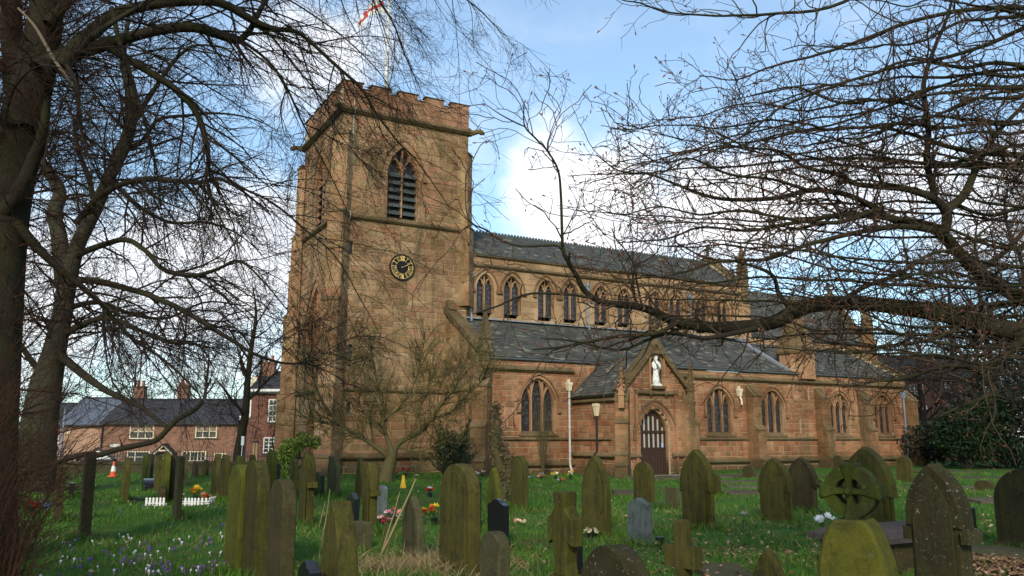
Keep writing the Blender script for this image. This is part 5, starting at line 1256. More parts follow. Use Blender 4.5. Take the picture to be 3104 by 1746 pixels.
def resample(P, Rr, k):
    t = np.linspace(0, P.shape[0] - 1, k); i = np.minimum(t.astype(int), P.shape[0] - 2); f = (t - i)[:, None]
    return P[i] * (1 - f) + P[i + 1] * f, Rr[i] * (1 - f[:, 0]) + Rr[i + 1] * f[:, 0]
def stack_limbs(L, k=24):
    q = [resample(p, r, k) for p, r in L]; return np.stack([a for a, b in q]), np.stack([b for a, b in q])

# ---------------------------------------------------------------- big near tree on the left
def left_tree():
    g = np.random.default_rng(21); D = 11.5
    base = at(-30, 1250, D); o = empty('lime_tree', (0, 0, 0)); tag(o, 'large dark bare tree at the left edge with limbs arching over the tower', 'tree')
    gb = np.array([at(-30, 1250, D)[0], D, -.2])
    tr = [limb([(-60, 1420, 190), (-45, 1250, 150), (-22, 950, 128), (0, 650, 118), (28, 450, 110), (58, 300, 108), (92, 160, 100), (112, 60, 88), (135, -80, 70), (150, -220, 50)], D, D + .4, 40, .01, g),
          limb([(58, 330, 60), (40, 200, 60), (30, 80, 56), (26, -80, 45), (20, -200, 30)], D, D + 1.5, 20, .02, g),
          limb([(-10, 560, 40), (50, 480, 40), (90, 390, 34), (110, 330, 26), (120, 250, 18)], D, D - .6, 16, .02, g)]
    T = Tubes()
    for p, r in tr: T.add(p[None], r[None], 12)
    T.build('trunk', B_LIME, o)
    dw = at(0, 0, D)
    arms = [limb([(100, 180, 62), (140, 152, 52), (200, 132, 40), (315, 97, 32), (401, 75, 29), (487, 69, 28), (550, 86, 27), (604, 103, 25)], D, D + 1.0, 30, .01, g),
            limb([(150, 170, 48), (190, 118, 42), (229, 86, 38), (298, 34, 32), (401, 9, 27), (515, 3, 24), (578, 17, 23), (636, 52, 20), (687, 72, 15), (745, 80, 11), (788, 112, 10), (866, 184, 9), (911, 225, 8), (950, 290, 6), (1003, 358, 5), (1044, 399, 4), (1090, 463, 3), (1130, 520, 2)], D, D + 2.4, 50, .012, g),
            limb([(275, 120, 24), (332, 155, 22), (389, 189, 20), (447, 229, 18), (493, 281, 17), (515, 344, 15), (524, 401, 12), (518, 447, 9)], D + .3, D + .8, 26, .01, g),
            limb([(604, 103, 18), (632, 70, 16), (659, 17, 13), (690, -30, 10), (720, -90, 7)], D + 1, D + 1.6, 14, .02, g),
            limb([(607, 104, 9), (664, 143, 8), (710, 200, 7), (739, 258, 6), (767, 321, 5), (820, 418, 4), (860, 500, 3), (900, 600, 2)], D + 1, D + 2, 30, .012, g),
            limb([(636, 60, 8), (687, 97, 6), (740, 165, 5), (802, 240, 4), (850, 330, 3), (930, 430, 2)], D + 1, D + 2, 24, .012, g),
            limb([(524, 430, 10), (560, 440, 8), (607, 472, 7), (664, 498, 6), (716, 533, 6), (762, 573, 5), (840, 640, 4), (900, 740, 3), (960, 850, 2)], D + .8, D + 2.2, 32, .012, g),
            limb([(518, 447, 8), (530, 500, 6), (560, 560, 5), (590, 620, 4), (600, 690, 3), (650, 760, 2)], D + .8, D + 1.2, 22, .012, g),
            limb([(230, 90, 16), (310, 40, 13), (400, -10, 10), (520, -60, 8), (640, -40, 6), (760, 20, 5), (860, 90, 4), (960, 190, 3), (1010, 290, 2)], D - .5, D + 1, 34, .012, g),
            limb([(120, 60, 30), (200, -20, 24), (330, -90, 18), (520, -150, 14), (760, -120, 10), (900, -60, 7), (980, 40, 5), (1020, 140, 4), (1060, 230, 2)], D, D + 2, 34, .012, g),
            limb([(760, -120, 8), (960, -100, 6), (1100, -50, 5), (1200, 20, 4), (1270, 90, 2)], D + 1.5, D + 2, 24, .012, g),
            limb([(160, 150, 14), (190, 210, 12), (200, 290, 9), (206, 340, 6)], D, D - .4, 14, .02, g),
            limb([(280, 20, 16), (300, 100, 13), (330, 190, 10), (360, 290, 8), (390, 400, 6), (400, 480, 4)], D, D + .3, 22, .015, g),
            limb([(40, 560, 30), (110, 640, 22), (180, 700, 16), (260, 770, 12), (330, 850, 9), (420, 910, 6), (500, 990, 4)], D, D + 1, 26, .02, g),
            limb([(30, 330, 24), (-40, 260, 18), (-120, 220, 14)], D, D - 1, 14, .02, g)]
    dead = limb([(45, 20, 6), (90, 70, 8), (130, 140, 9), (165, 190, 9), (185, 215, 6)], D - 1.0, D - .6, 20, .02, g)
    for p, r in arms:
        A = Tubes(); A.add(p[None], r[None], 8); A.build('limb', B_LIME, o)
    Dd = Tubes(); Dd.add(dead[0][None], dead[1][None], 7); Dd.build('dead_branch', B_DEAD, o)
    # pendulous twigs
    k = 34; allP, allR = stack_limbs(arms + tr, k)
    arms_P, arms_R = stack_limbs(arms, k)
    l1 = grow(arms_P, arms_R, g, 4.6, .10, 1, (20, 65), (.9, 3.2), 9, .10, (.45, 0, -.8), .5, .020, .3, .35, .35)
    l1b = grow(*stack_limbs(tr, k), g, 22.0, .08, .98, (40, 85), (.7, 2.5), 7, .14, (.15, 0, -.25), .10, .013, .3, .3, .4)
    for nm, L1, m, cp in (('crown', l1, B_TWIG, 36000), ('trunk_twigs', l1b, B_RED, 26000)):
        l2 = grow(*L1, g, 5.6, .12, 1, (20, 60), (.35, 1.2), 5, .11, (.15, 0, -.25), .55, .008, .4, .5, .4)
        l3 = grow(*l2, g, 6.5, .2, 1, (25, 65), (.12, .5), 3, .12, (0, 0, -.05), .6, .004, .5, .4, .3, cap=cp)
        C = Tubes(); C.add(L1[0], np.maximum(L1[1], .0038), 4); C.add(l2[0], np.maximum(l2[1], .0027), 3); C.add(l3[0], np.maximum(l3[1], .0020), 3); C.build(nm, m, o)
left_tree()

# ---------------------------------------------------------------- second lime, further back, with broad pale trunk
def second_tree():
    g = np.random.default_rng(5); D = 26.0
    o = empty('pale_trunk_tree', tuple(gnd(88, 1232))); o.location = (0, 0, 0); tag(o, 'bare tree with broad pale trunk standing on the left lawn before the cottages', 'tree')
    tr = [limb([(80, 1260, 140), (82, 1232, 114), (90, 1150, 94), (102, 1050, 84), (118, 960, 74), (138, 880, 56), (156, 790, 48), (172, 704, 44), (195, 618, 38), (240, 527, 34), (275, 447, 30), (298, 395, 36), (321, 344, 33), (332, 269, 30), (321, 200, 24), (309, 155, 18), (318, 80, 12), (330, 0, 8)], D, D, 60, .008, g),
          limb([(165, 720, 50), (149, 601, 40), (137, 533, 36), (150, 480, 32), (115, 424, 28), (92, 372, 24), (85, 280, 16), (110, 160, 9)], D, D + 2, 30, .012, g)]
    T = Tubes()
    for p, r in tr: T.add(p[None], r[None], 14)
    T.build('trunk', B_TRUNK2, o)
    arms = [limb([(195, 560, 22), (246, 498, 18), (304, 464, 15), (372, 450, 14), (441, 455, 13), (504, 458, 12), (550, 450, 10), (610, 480, 7), (680, 540, 5)], D, D - 4, 32, .01, g),
            limb([(172, 650, 20), (258, 616, 16), (321, 604, 14), (372, 636, 13), (412, 679, 12), (487, 693, 12), (550, 676, 9), (601, 656, 7), (659, 704, 5), (727, 785, 3)], D, D - 4, 34, .012, g),
            limb([(170, 720, 22), (218, 704, 18), (344, 733, 15), (424, 762, 14), (487, 796, 13), (573, 850, 11), (640, 890, 8), (720, 915, 6), (800, 905, 4)], D, D - 5, 34, .012, g),
            limb([(321, 330, 16), (360, 270, 14), (410, 190, 12), (450, 140, 10), (490, 115, 7), (560, 120, 5), (600, 150, 3)], D, D - 1, 26, .015, g),
            limb([(300, 390, 14), (360, 350, 11), (400, 300, 10), (480, 290, 8), (560, 285, 6), (640, 300, 4), (700, 330, 2)], D, D + 1, 26, .015, g),
            limb([(150, 850, 20), (200, 820, 16), (270, 800, 12), (350, 830, 10), (430, 860, 8), (500, 870, 6), (540, 930, 3)], D, D - 2, 26, .02, g),
            limb([(240, 527, 16), (220, 440, 14), (190, 350, 11), (200, 240, 8), (180, 120, 5)], D, D + 1, 22, .02, g),
            limb([(120, 960, 18), (60, 880, 14), (10, 800, 11), (-60, 740, 8)], D, D - 1, 18, .02, g),
            limb([(275, 447, 14), (350, 520, 10), (430, 560, 8), (520, 560, 6), (600, 590, 4), (660, 640, 2)], D, D - 1, 24, .02, g),
            limb([(160, 780, 16), (240, 760, 12), (330, 790, 9), (420, 800, 7), (520, 760, 5), (620, 770, 3)], D, D + 2, 24, .02, g),
            limb([(172, 704, 16), (110, 640, 13), (60, 600, 10), (0, 590, 7)], D, D, 18, .02, g)]
    low = [limb([(140, 885, 24), (225, 954, 19), (276, 987, 16), (341, 1016, 13), (374, 1039, 12), (420, 1076, 10)], 26, 20, 24, .012, g),
           limb([(-60, 1255, 8), (30, 1205, 10), (83, 1183, 11), (160, 1158, 12), (212, 1143, 13), (248, 1145, 14), (289, 1132, 14), (341, 1121, 14), (392, 1108, 14), (423, 1078, 14), (451, 1052, 13), (485, 1034, 13), (511, 1010, 12)], 20, 20, 40, .01, g)]
    low[0] = (low[0][0], low[0][1])
    for p, r in arms + low:
        A = Tubes(); A.add(p[None], r[None], 8); A.build('limb', B_LIME, o)
    k = 30; P, Rr = stack_limbs(arms, k); Pt, Rt = stack_limbs(tr[:2], k)
    l1 = cat_(grow(P, Rr, g, 3.0, .1, 1, (30, 75), (1.4, 3.8), 9, .11, (.15, 0, -.5), .5, .035, .3, .4, .4), grow(Pt, Rt, g, 4.4, .30, 1, (40, 85), (1.8, 4.2), 9, .12, (.1, 0, -.1), .25, .04, .3, .35, .4),
              grow(*stack_limbs(low, k), g, .5, .1, .9, (40, 80), (.5, 1.2), 9, .1, (0, 0, .2), .4, .02))
    l2 = grow(*l1, g, 3.8, .1, 1, (25, 65), (.6, 2.0), 5, .12, (.05, 0, -.25), .55, .014, .4, .4, .4)
    l3 = grow(*l2, g, 4.2, .15, 1, (25, 65), (.25, .9), 3, .13, (0, 0, -.05), .6, .008, .6, .4, .3, cap=62000)
    C = Tubes(); C.add(*l1, 4); C.add(l2[0], np.maximum(l2[1], .0075), 3); C.add(l3[0], np.maximum(l3[1], .0058), 3); C.build('crown', B_TWIG, o)
    gz = np.array([at(82, 1255, D)[0], D, 0])
second_tree()

# ---------------------------------------------------------------- spreading tree on the right, trunk outside the frame
def right_tree():
    g = np.random.default_rng(33)
    o = empty('spreading_tree', (0, 0, 0)); tag(o, 'bare budding tree reaching in from the right with long low mossy limb', 'tree')
    D = 8.0
    tr = [limb([(2960, 1700, 190), (2950, 1400, 150), (2930, 1150, 130), (2900, 980, 125), (2860, 860, 110), (2830, 700, 90), (2800, 500, 70), (2780, 250, 50), (2750, -60, 34)], 9.5, 9.5, 40, .01, g)]
    T = Tubes()
    for p, r in tr: T.add(p[None], r[None], 12)
    T.build('trunk', B_PEAR, o)
    arms = [limb([(2870, 940, 70), (2750, 895, 64), (2660, 865, 60), (2576, 840, 58), (2488, 822, 48), (2393, 796, 44), (2299, 779, 41), (2204, 766, 39), (2110, 762, 38), (2034, 770, 37), (1990, 788, 37), (1952, 808, 36), (1909, 818, 34), (1830, 824, 32), (1771, 822, 29), (1698, 808, 26), (1669, 796, 24), (1626, 777, 21), (1582, 768, 19), (1524, 762, 17), (1490, 748, 15), (1466, 725, 14), (1452, 696, 13), (1434, 667, 12), (1417, 632, 10), (1414, 590, 8), (1411, 491, 7), (1404, 428, 6), (1376, 378, 5), (1345, 346, 5), (1319, 315, 4), (1318, 265, 3)], 9.2, 6.6, 110, .006, g),
            limb([(2850, 860, 60), (2700, 800, 50), (2576, 752, 42), (2506, 712, 38), (2456, 680, 34), (2406, 630, 32), (2374, 592, 30), (2330, 567, 24), (2267, 561, 20), (2204, 529, 17), (2179, 510, 16), (2110, 485, 14), (2034, 479, 13), (1952, 498, 12), (1826, 501, 10), (1740, 480, 8), (1640, 440, 6), (1560, 430, 4), (1500, 390, 3)], 9.4, 7.4, 70, .01, g),
            limb([(2374, 592, 26), (2382, 540, 26), (2350, 500, 20), (2280, 476, 17), (2204, 469, 15), (2154, 463, 13), (2097, 435, 11), (2028, 422, 9), (1960, 380, 7), (1880, 370, 5), (1800, 330, 3)], 8.6, 7.8, 44, .012, g),
            limb([(2380, 530, 24), (2425, 491, 22), (2450, 435, 18), (2494, 353, 14), (2538, 302, 11), (2600, 240, 8)], 8.6, 9, 24, .012, g),
            limb([(2352, 500, 18), (2343, 454, 18), (2330, 403, 17), (2336, 353, 16), (2330, 277, 15), (2324, 208, 13), (2349, 126, 11), (2380, 50, 9), (2400, -20, 6)], 8.6, 8.2, 30, .012, g),
            limb([(2800, 430, 26), (2576, 391, 18), (2456, 384, 14), (2362, 362, 12), (2280, 334, 10), (2217, 321, 9), (2110, 324, 8), (2015, 331, 6), (1920, 353, 5), (1820, 360, 3)], 9.2, 7.4, 40, .012, g),
            limb([(2790, 60, 22), (2576, 20, 15), (2400, 30, 12), (2250, 70, 10), (2100, 125, 8), (1950, 165, 6), (1850, 200, 4), (1760, 190, 3)], 9.2, 7.2, 36, .014, g),
            limb([(2760, -60, 20), (2500, -90, 14), (2250, -50, 11), (2080, 20, 9), (1920, 35, 8), (1800, 40, 6), (1680, 30, 5), (1600, 5, 4), (1520, -10, 2)], 9, 7, 36, .012, g),
            limb([(2374, 585, 20), (2280, 570, 16), (2180, 580, 13), (2050, 610, 11), (1930, 650, 9), (1800, 660, 7), (1700, 690, 5), (1600, 700, 3)], 8.6, 6.8, 36, .014, g),
            limb([(2330, 567, 18), (2230, 545, 14), (2120, 540, 12), (2000, 560, 10), (1880, 580, 8), (1770, 570, 6), (1680, 600, 5), (1560, 610, 3)], 8.6, 7.0, 36, .014, g),
            limb([(2204, 529, 13), (2100, 560, 11), (1980, 550, 9), (1860, 530, 7), (1760, 540, 6), (1660, 520, 4), (1560, 540, 3), (1480, 510, 2)], 8.2, 6.6, 36, .014, g),
            limb([(2034, 479, 10), (1940, 450, 8), (1840, 440, 7), (1740, 400, 6), (1660, 410, 4), (1580, 360, 3)], 7.8, 6.8, 28, .016, g),
            limb([(1420, 640, 8), (1400, 618, 7), (1313, 620, 6), (1258, 603, 5), (1220, 577, 5), (1194, 566, 4), (1175, 540, 3), (1170, 480, 2)], 6.7, 6.4, 26, .01, g),
            limb([(1319, 318, 4), (1290, 305, 4), (1255, 285, 3), (1219, 261, 2)], 6.6, 6.5, 14, .02, g),
            limb([(1700, 812, 14), (1650, 840, 11), (1560, 845, 9), (1480, 860, 8), (1400, 875, 6), (1340, 880, 4)], 7.2, 6.6, 24, .014, g),
            limb([(1900, 826, 14), (1780, 850, 11), (1680, 838, 9), (1560, 880, 7), (1460, 860, 5), (1360, 850, 3)], 7.6, 6.6, 30, .014, g),
            limb([(1490, 750, 8), (1420, 740, 7), (1330, 740, 6), (1250, 770, 5), (1190, 790, 3)], 6.7, 6.3, 22, .014, g),
            limb([(2576, 850, 30), (2520, 900, 22), (2470, 940, 16), (2500, 985, 12), (2420, 1020, 9), (2360, 1050, 5)], 8.9, 8.5, 26, .02, g),
            limb([(2480, 930, 14), (2380, 920, 11), (2280, 950, 9), (2200, 960, 6), (2120, 975, 3)], 8.7, 8.0, 24, .014, g),
            limb([(2000, 790, 14), (1960, 740, 12), (1940, 690, 10), (1860, 660, 8), (1780, 650, 6), (1700, 610, 4)], 7.9, 7.2, 26, .02, g),
            limb([(2110, 760, 14), (2180, 720, 12), (2260, 690, 11), (2340, 640, 9), (2420, 620, 7), (2500, 560, 5)], 8.2, 8.6, 24, .016, g),
            limb([(2460, 680, 16), (2520, 640, 13), (2600, 560, 10), (2680, 500, 8)], 9, 9.4, 16, .02, g),
            limb([(2576, 760, 16), (2480, 780, 12), (2360, 850, 9), (2240, 870, 7), (2140, 890, 5), (2040, 880, 3)], 9, 8, 28, .016, g),
            limb([(2775, 220, 15), (2530, 160, 12), (2420, 170, 10), (2300, 150, 8), (2180, 190, 7), (2060, 220, 5), (1940, 260, 4), (1840, 270, 2)], 9.4, 7.6, 32, .016, g),
            limb([(2330, 277, 10), (2230, 250, 8), (2120, 260, 7), (2000, 220, 5), (1890, 240, 3)], 8.4, 7.4, 26, .016, g)]
    for i in range(34):      # further boughs fanning out from the crown
        y0 = -60 + 1000 * (i + g.random()) / 34; xe = g.uniform(1330, 2150); ye = 600 + (y0 - 600) * g.uniform(.55, .95) + g.normal(0, 40)
        if xe < 1750: ye = max(ye, 360 + (1750 - xe) * .25)
        g.uniform(0, 1); xs = np.linspace(float(np.interp(y0 + 60, [-60, 250, 500, 700, 980], [2750, 2780, 2800, 2830, 2900])), xe, 10); ys = np.linspace(y0 + 60, ye, 10) + np.cumsum(g.normal(0, 16, 10)); ws = np.linspace(g.uniform(8, 14), 2.5, 10); d0 = g.uniform(6.2, 8.4)
        arms.append(limb(list(zip(xs, ys, ws)), 9.5, d0, 36, .03, g))
    for p, r in arms:
        A = Tubes(); A.add(p[None], r[None], 8); A.build('limb', B_PEAR, o)
    k = 40; P, Rr = stack_limbs(arms, k)
    l1 = grow(P, Rr, g, 4.4, .06, 1, (25, 75), (.35, 1.3), 9, .24, (-.3, 0, .05), .55, .011, .45, .35, .4, .7)
    l2 = grow(*l1, g, 4.6, .12, 1, (35, 80), (.14, .55), 6, .25, (-.05, 0, .08), .65, .0055, .6, .4, .3)
    l3 = grow(*l2, g, 8.0, .2, 1, (35, 80), (.035, .16), 3, .15, (0, 0, .1), .75, .0036, .8, .3, 0, cap=26000)
    C = Tubes(); C.add(l1[0], np.maximum(l1[1], .0036), 4); C.add(l2[0], np.maximum(l2[1], .0026), 3); C.add(l3[0], np.maximum(l3[1], .0020), 3); C.build('crown', B_PTWIG, o)
    # reddish buds at the spur ends
    tips = np.concatenate([l3[0][:, -1], l2[0][:, -1]]); d = np.concatenate([l3[0][:, -1] - l3[0][:, -2], l2[0][:, -1] - l2[0][:, -2]]); d /= np.linalg.norm(d, axis=1, keepdims=True) + 1e-9
    s = g.uniform(.011, .023, (len(tips), 1)); Pb = np.stack([tips - d * s * .3, tips + d * s * .6, tips + d * s * 1.6], 1); Rb = np.concatenate([s * .18, s * .42, s * .05], 1)
    kp = g.random(len(Pb)) < .5; Bd = Tubes(); Bd.add(Pb[kp], Rb[kp], 3); q = Bd.build('buds', B_BUD, o); q['kind'] = 'stuff'
right_tree()

# ---------------------------------------------------------------- free-standing bare trees grown from the ground
def bare_tree(name, label, base, H, r0, seed, bark, twig, spread=.5, trunk_h=.3, l1n=1.6, cap=9000, group=None, rmin=.004, lean=(0, 0), droop=-.05):
    g = np.random.default_rng(seed); o = empty(name, (0, 0, 0)); tag(o, label, 'tree', group); base = np.array(base, float)
    rows = []; n = 7
    for i in range(n):
        f = i / (n - 1); rows.append((base[0] + lean[0] * f * H + g.normal(0, .02) * H * f, base[1] + lean[1] * f * H, base[2] - .1 + f * H * .92, r0 * (1.25 if i == 0 else (1 - f) ** .8 + .05)))
    s = spline(rows, 24); T = Tubes(); T.add(s[None, :, :3], s[None, :, 3], 9); T.build('trunk', bark, o)
    P, Rr = s[None, :, :3], s[None, :, 3]
    l1 = grow(P, Rr, g, l1n * 14 / H, trunk_h, .98, (30, 65), (H * .28, H * spread), 10, .07, (0, 0, .35), .5, r0 * .5, .2, .45, .3)
    l2 = grow(*l1, g, 26 / H, .2, 1, (25, 60), (H * .09, H * .2), 7, .1, (0, 0, .1 + droop), .5, r0 * .2, .3, .4, .3)
    l3 = grow(*l2, g, 52 / H, .15, 1, (25, 60), (H * .03, H * .09), 4, .12, (0, 0, droop), .5, r0 * .08, .5, .3, .2, cap=cap)
    l4 = grow(*l3, g, 80 / H, .2, 1, (25, 60), (H * .015, H * .05), 3, .12, (0, 0, 0), .6, r0 * .05, .6, .3, .2, cap=cap)
    A = Tubes(); A.add(*l1, 6); A.build('limbs', bark, o)
    C = Tubes()
    for q in (l2, l3, l4): C.add(q[0], np.maximum(q[1], rmin), 3)
    C.build('crown', twig, o); return o
# small budding tree in front of the tower
def small_tree():
    g = np.random.default_rng(8); o = empty('small_tree', (0, 0, 0)); tag(o, 'small wide-forked tree with yellow-green buds in front of the tower', 'tree'); D = 24.0
    c = gnd(972, 1212)[1]; D = float(c)
    tr = [limb([(968, 1222, 46), (974, 1190, 34), (985, 1150, 28), (984, 1128, 24)], D, D, 14, .01, g)]
    arms = [limb([(980, 1150, 26), (940, 1120, 22), (900, 1095, 19), (860, 1070, 17), (830, 1040, 14), (806, 1000, 11), (790, 950, 8), (785, 900, 5)], D, D - .6, 26, .014, g),
            limb([(984, 1130, 22), (970, 1090, 18), (962, 1040, 15), (958, 990, 12), (945, 940, 10), (935, 890, 7), (930, 840, 4)], D, D + .4, 24, .016, g),
            limb([(988, 1140, 28), (1010, 1110, 24), (1060, 1085, 21), (1085, 1050, 18), (1115, 1010, 15), (1140, 980, 12), (1165, 930, 9), (1180, 880, 6)], D, D - .4, 26, .014, g),
            limb([(1085, 1052, 13), (1130, 1040, 11), (1160, 1010, 9), (1200, 970, 7), (1235, 930, 4)], D, D - 1, 20, .016, g),
            limb([(962, 1060, 12), (1010, 1020, 10), (1040, 970, 8), (1060, 900, 6), (1070, 830, 4)], D, D + .6, 20, .016, g),
            limb([(1060, 1085, 12), (1056, 1030, 10), (1080, 980, 8), (1100, 900, 5)], D, D + .3, 18, .018, g),
            limb([(940, 1120, 11), (930, 1060, 9), (900, 1010, 8), (890, 950, 6), (870, 890, 4)], D, D + .7, 20, .018, g),
            limb([(1000, 1125, 12), (1050, 1135, 10), (1100, 1120, 7), (1150, 1095, 5)], D, D - .8, 16, .02, g),
            limb([(860, 1070, 10), (820, 1065, 8), (770, 1050, 6), (735, 1020, 4)], D, D - .8, 16, .02, g)]
    T = Tubes()
    for p, r in tr: T.add(p[None], r[None], 10)
    T.build('trunk', B_MAG, o); 
    for p, r in arms:
        A = Tubes(); A.add(p[None], r[None] * .55, 7); A.build('limb', B_MAG, o)
    P, Rr = stack_limbs(arms, 26)
    l1 = grow(P, Rr, g, 9.5, .12, 1, (25, 70), (.7, 2.0), 6, .13, (0, 0, .45), .5, .018, .35, .3, .3)
    l2 = grow(*l1, g, 6.5, .15, 1, (25, 60), (.3, .8), 4, .12, (0, 0, .35), .55, .010, .5, .3, .3)
    l3 = grow(*l2, g, 5.0, .2, 1, (25, 55), (.12, .35), 3, .1, (0, 0, .3), .6, .006, .7, .3, .2, cap=13000)
    C = Tubes(); C.add(*l1, 4); C.add(l2[0], np.maximum(l2[1], .005), 3); C.add(l3[0], np.maximum(l3[1], .004), 3); C.build('crown', B_MAG, o)
    tips = np.concatenate([l3[0][:, -1][::2], l2[0][:, -1]]); d = g.normal(0, .5, tips.shape) + np.array([0, 0, 1.2]); d /= np.linalg.norm(d, axis=1, keepdims=True); s = g.uniform(.022, .044, (len(tips), 1))
    Bd = Tubes(); Bd.add(np.stack([tips, tips + d * s, tips + d * s * 2.2], 1), np.concatenate([s * .12, s * .35, s * .04], 1), 3)
    q = Bd.build('buds', plain('yellow_green_buds', (.20, .165, .05), .7), o); q['kind'] = 'stuff'
small_tree()
# trees by the houses and behind
bare_tree('forked_tree', 'slender forked bare tree in front of the tall brick house', (*at(596, 1190, 44)[:2], -.6), 11.5, .26, 3, B_LIME, B_TWIG, .42, .32, 1.3, 5000, lean=(.06, 0))
bare_tree('young_tree', 'young thin bare tree against the tall brick house wall', (*at(686, 1190, 47)[:2], -1.2), 4.6, .07, 4, B_LIME, B_TWIG, .45, .25, 1.5, 2500)
far = [(120, 80, 15, 'behind the cottage roofs at far left'), (330, 84, 13, 'behind the cottage chimneys'), (505, 78, 14, 'behind the right end of the cottage roof'), (-60, 70, 17, 'at the extreme left edge behind the lime trunks'), (660, 88, 13, 'behind the tall brick house')]
for i, (px, D, H, wh) in enumerate(far):
    b = at(px, 1150, D); bare_tree('distant_tree', 'hazy bare tree ' + wh, (b[0], D, -2), H, .3, 50 + i, B_FAR, B_FAR, .40, .2, 1.4, 2000, 'bare trees behind the houses', .010)
farr = [(2330, 62, 13, 'first right of the chancel gable'), (2420, 58, 16, 'rising behind the evergreens, second right of the chancel'), (2520, 54, 19, 'tall behind the dark shrubs at right'), (2620, 50, 20, 'at the right edge behind the big limb'), (2720, 46, 19, 'partly outside the right edge'), (2480, 74, 17, 'furthest back on the right'), (2290, 78, 11, 'just over the chancel roof end')]
for i, (px, D, H, wh) in enumerate(farr):
    b = at(px, 1150, D); bare_tree('background_tree', 'brown bare tree ' + wh, (b[0], D, 0), H, .26, 70 + i, B_FAR, B_FAR, .42, .08, 1.8, 3600, 'bare trees right of the church', .009)
# ================================================================== GROUND COVER
def quads_mesh(name, C, U, W, m, parent=None, fold=0.0):
    """diamond leaves: centre C, half-length U, half-width W (N,3 each)"""
    n = len(C); N_ = np.cross(U, W); N_ /= np.linalg.norm(N_, axis=1, keepdims=True) + 1e-9
    l = np.linalg.norm(W, axis=1, keepdims=True) * fold
    V = np.stack([C - U, C + W * 1.0 + N_ * l, C + U, C - W + N_ * l], 1).reshape(-1, 3); i = np.arange(n)[:, None] * 4
    F = np.concatenate([np.concatenate([i, i + 1, i + 2], 1), np.concatenate([i, i + 2, i + 3], 1)])
    return np_mesh(name, V, [F], m, parent)
def on_slab(x, y):
    bad = np.zeros(len(x), bool)
    for a, b, hw, hb in LEDGERS: bad |= (np.abs(x - a) < hw) & (np.abs(y - b) < hb)
    return bad
def fn_grass(t):
    r = t.n.new('ShaderNodeNewGeometry').outputs['Random Per Island']; p = t.pos()
    c = t.ramp(r, [(.0, (.036, .105, .008)), (.45, (.062, .165, .012)), (.8, (.098, .195, .022)), (.96, (.15, .18, .035)), (1, (.20, .165, .075))])
    return t.mix(t.step(t.noise(.7, 4, p), .4, .65), c, t.mix(1.0, c, (.62, .72, .6), 'MULTIPLY'))
M_GRASS = mat('grass_blades', fn_grass, .75, .25)
def blades(name, m, n, y0, y1, hmin, hmax, wid, label, cat, seed, bare=True, region=None, lay=.35, power=1.0):
    g = np.random.default_rng(seed); Y = y0 * (y1 / y0) ** (g.random(n) ** power); X = (g.random(n) * 2 - 1) * (Y * .66 + 1.2)
    if region is not None: X, Y = region(g, n)
    tuft = np.sin(X * 3.1 + 1.3 * np.sin(Y * 2.3)) * np.sin(Y * 2.7 + 1.1 * np.sin(X * 1.9)); patch = np.sin(X * .8 + 2) * np.sin(Y * .55 + X * .2)
    keep = np.ones(n, bool)
    if bare: keep = (g.random(n) < .62 + .4 * tuft) & ~on_slab(X, Y) & ~((np.abs(X + Y * .02) < -1))
    X, Y, tuft = X[keep], Y[keep], tuft[keep]; n = len(X)
    # keep grass out of the church
    lx = (X - DOOR[0]) * CE[0] + (Y - DOOR[1]) * CE[1]; ly = (X - DOOR[0]) * CN[0] + (Y - DOOR[1]) * CN[1]
    k = ~(((lx > -13) & (ly > 7.3)) | ((lx > -7) & (ly > 3.3)) | ((abs(lx) < 2.3) & (ly > -.6))) & ~((Y > 40.4) & (X < -10)); X, Y, tuft = X[k], Y[k], tuft[k]; n = len(X)
    B = np.stack([X, Y, ground_z(X, Y) - .012], 1); h = g.uniform(hmin, hmax, n) * (1 + .45 * tuft) * np.clip(1 + (Y - 14) * .01, .9, 1.3); a = g.uniform(0, 2 * math.pi, n)
    w = (wid * (.5 + Y / 16))[:, None] * g.uniform(.6, 1.3, (n, 1)); S = np.stack([np.cos(a), np.sin(a), 0 * a], 1) * w
    b = g.uniform(0, 2 * math.pi, n); ln = g.uniform(.1, 1.0, n) * lay * 2; L = np.stack([np.cos(b) * ln, np.sin(b) * ln, np.ones(n)], 1) * h[:, None]
    mid = B + L * .55 + np.array([0, 0, .0]); tip = B + L * np.array([1.35, 1.35, .92])
    V = np.stack([B - S, B + S, mid + S * .7, mid - S * .7, tip], 1).reshape(-1, 3); i = np.arange(n)[:, None] * 5
    o = np_mesh(name, V, [np.concatenate([i, i + 1, i + 2, i + 3], 1), np.concatenate([i + 3, i + 2, i + 4], 1)], m); tag(o, label, cat, kind='stuff'); return o
blades('grass', M_GRASS, 175000, 7.5, 40, .045, .12, .0042, 'short rough green grass covering the churchyard', 'grass', 3)
def reg_tuft(g, n):
    S_ = np.array([(x, y, w) for x, y, w in STONES if y < 26]); i = g.integers(0, len(S_), n); u = g.uniform(-.62, .62, n) * (S_[i, 2] + .1); v = np.sign(g.random(n) - .5) * g.uniform(.10, .26, n); end = g.random(n) < .25
    v = np.where(end, g.uniform(-.2, .2, n), v); u = np.where(end, np.sign(u) * (S_[i, 2] / 2 + g.uniform(.05, .16, n)), u)
    return S_[i, 0] + CN[0] * u + CE[0] * v, S_[i, 1] + CN[1] * u + CE[1] * v
blades('grass_tufts', M_GRASS, 15000, 8, 26, .08, .20, .0045, 'longer grass tufts round the feet of the headstones', 'grass', 29, False, reg_tuft, .4)
M_STRAW = mat('dry_straw', lambda t: t.ramp(t.rand(), [(0, (.16, .11, .05)), (.5, (.27, .19, .095)), (1, (.38, .28, .15))]), .85, .2)
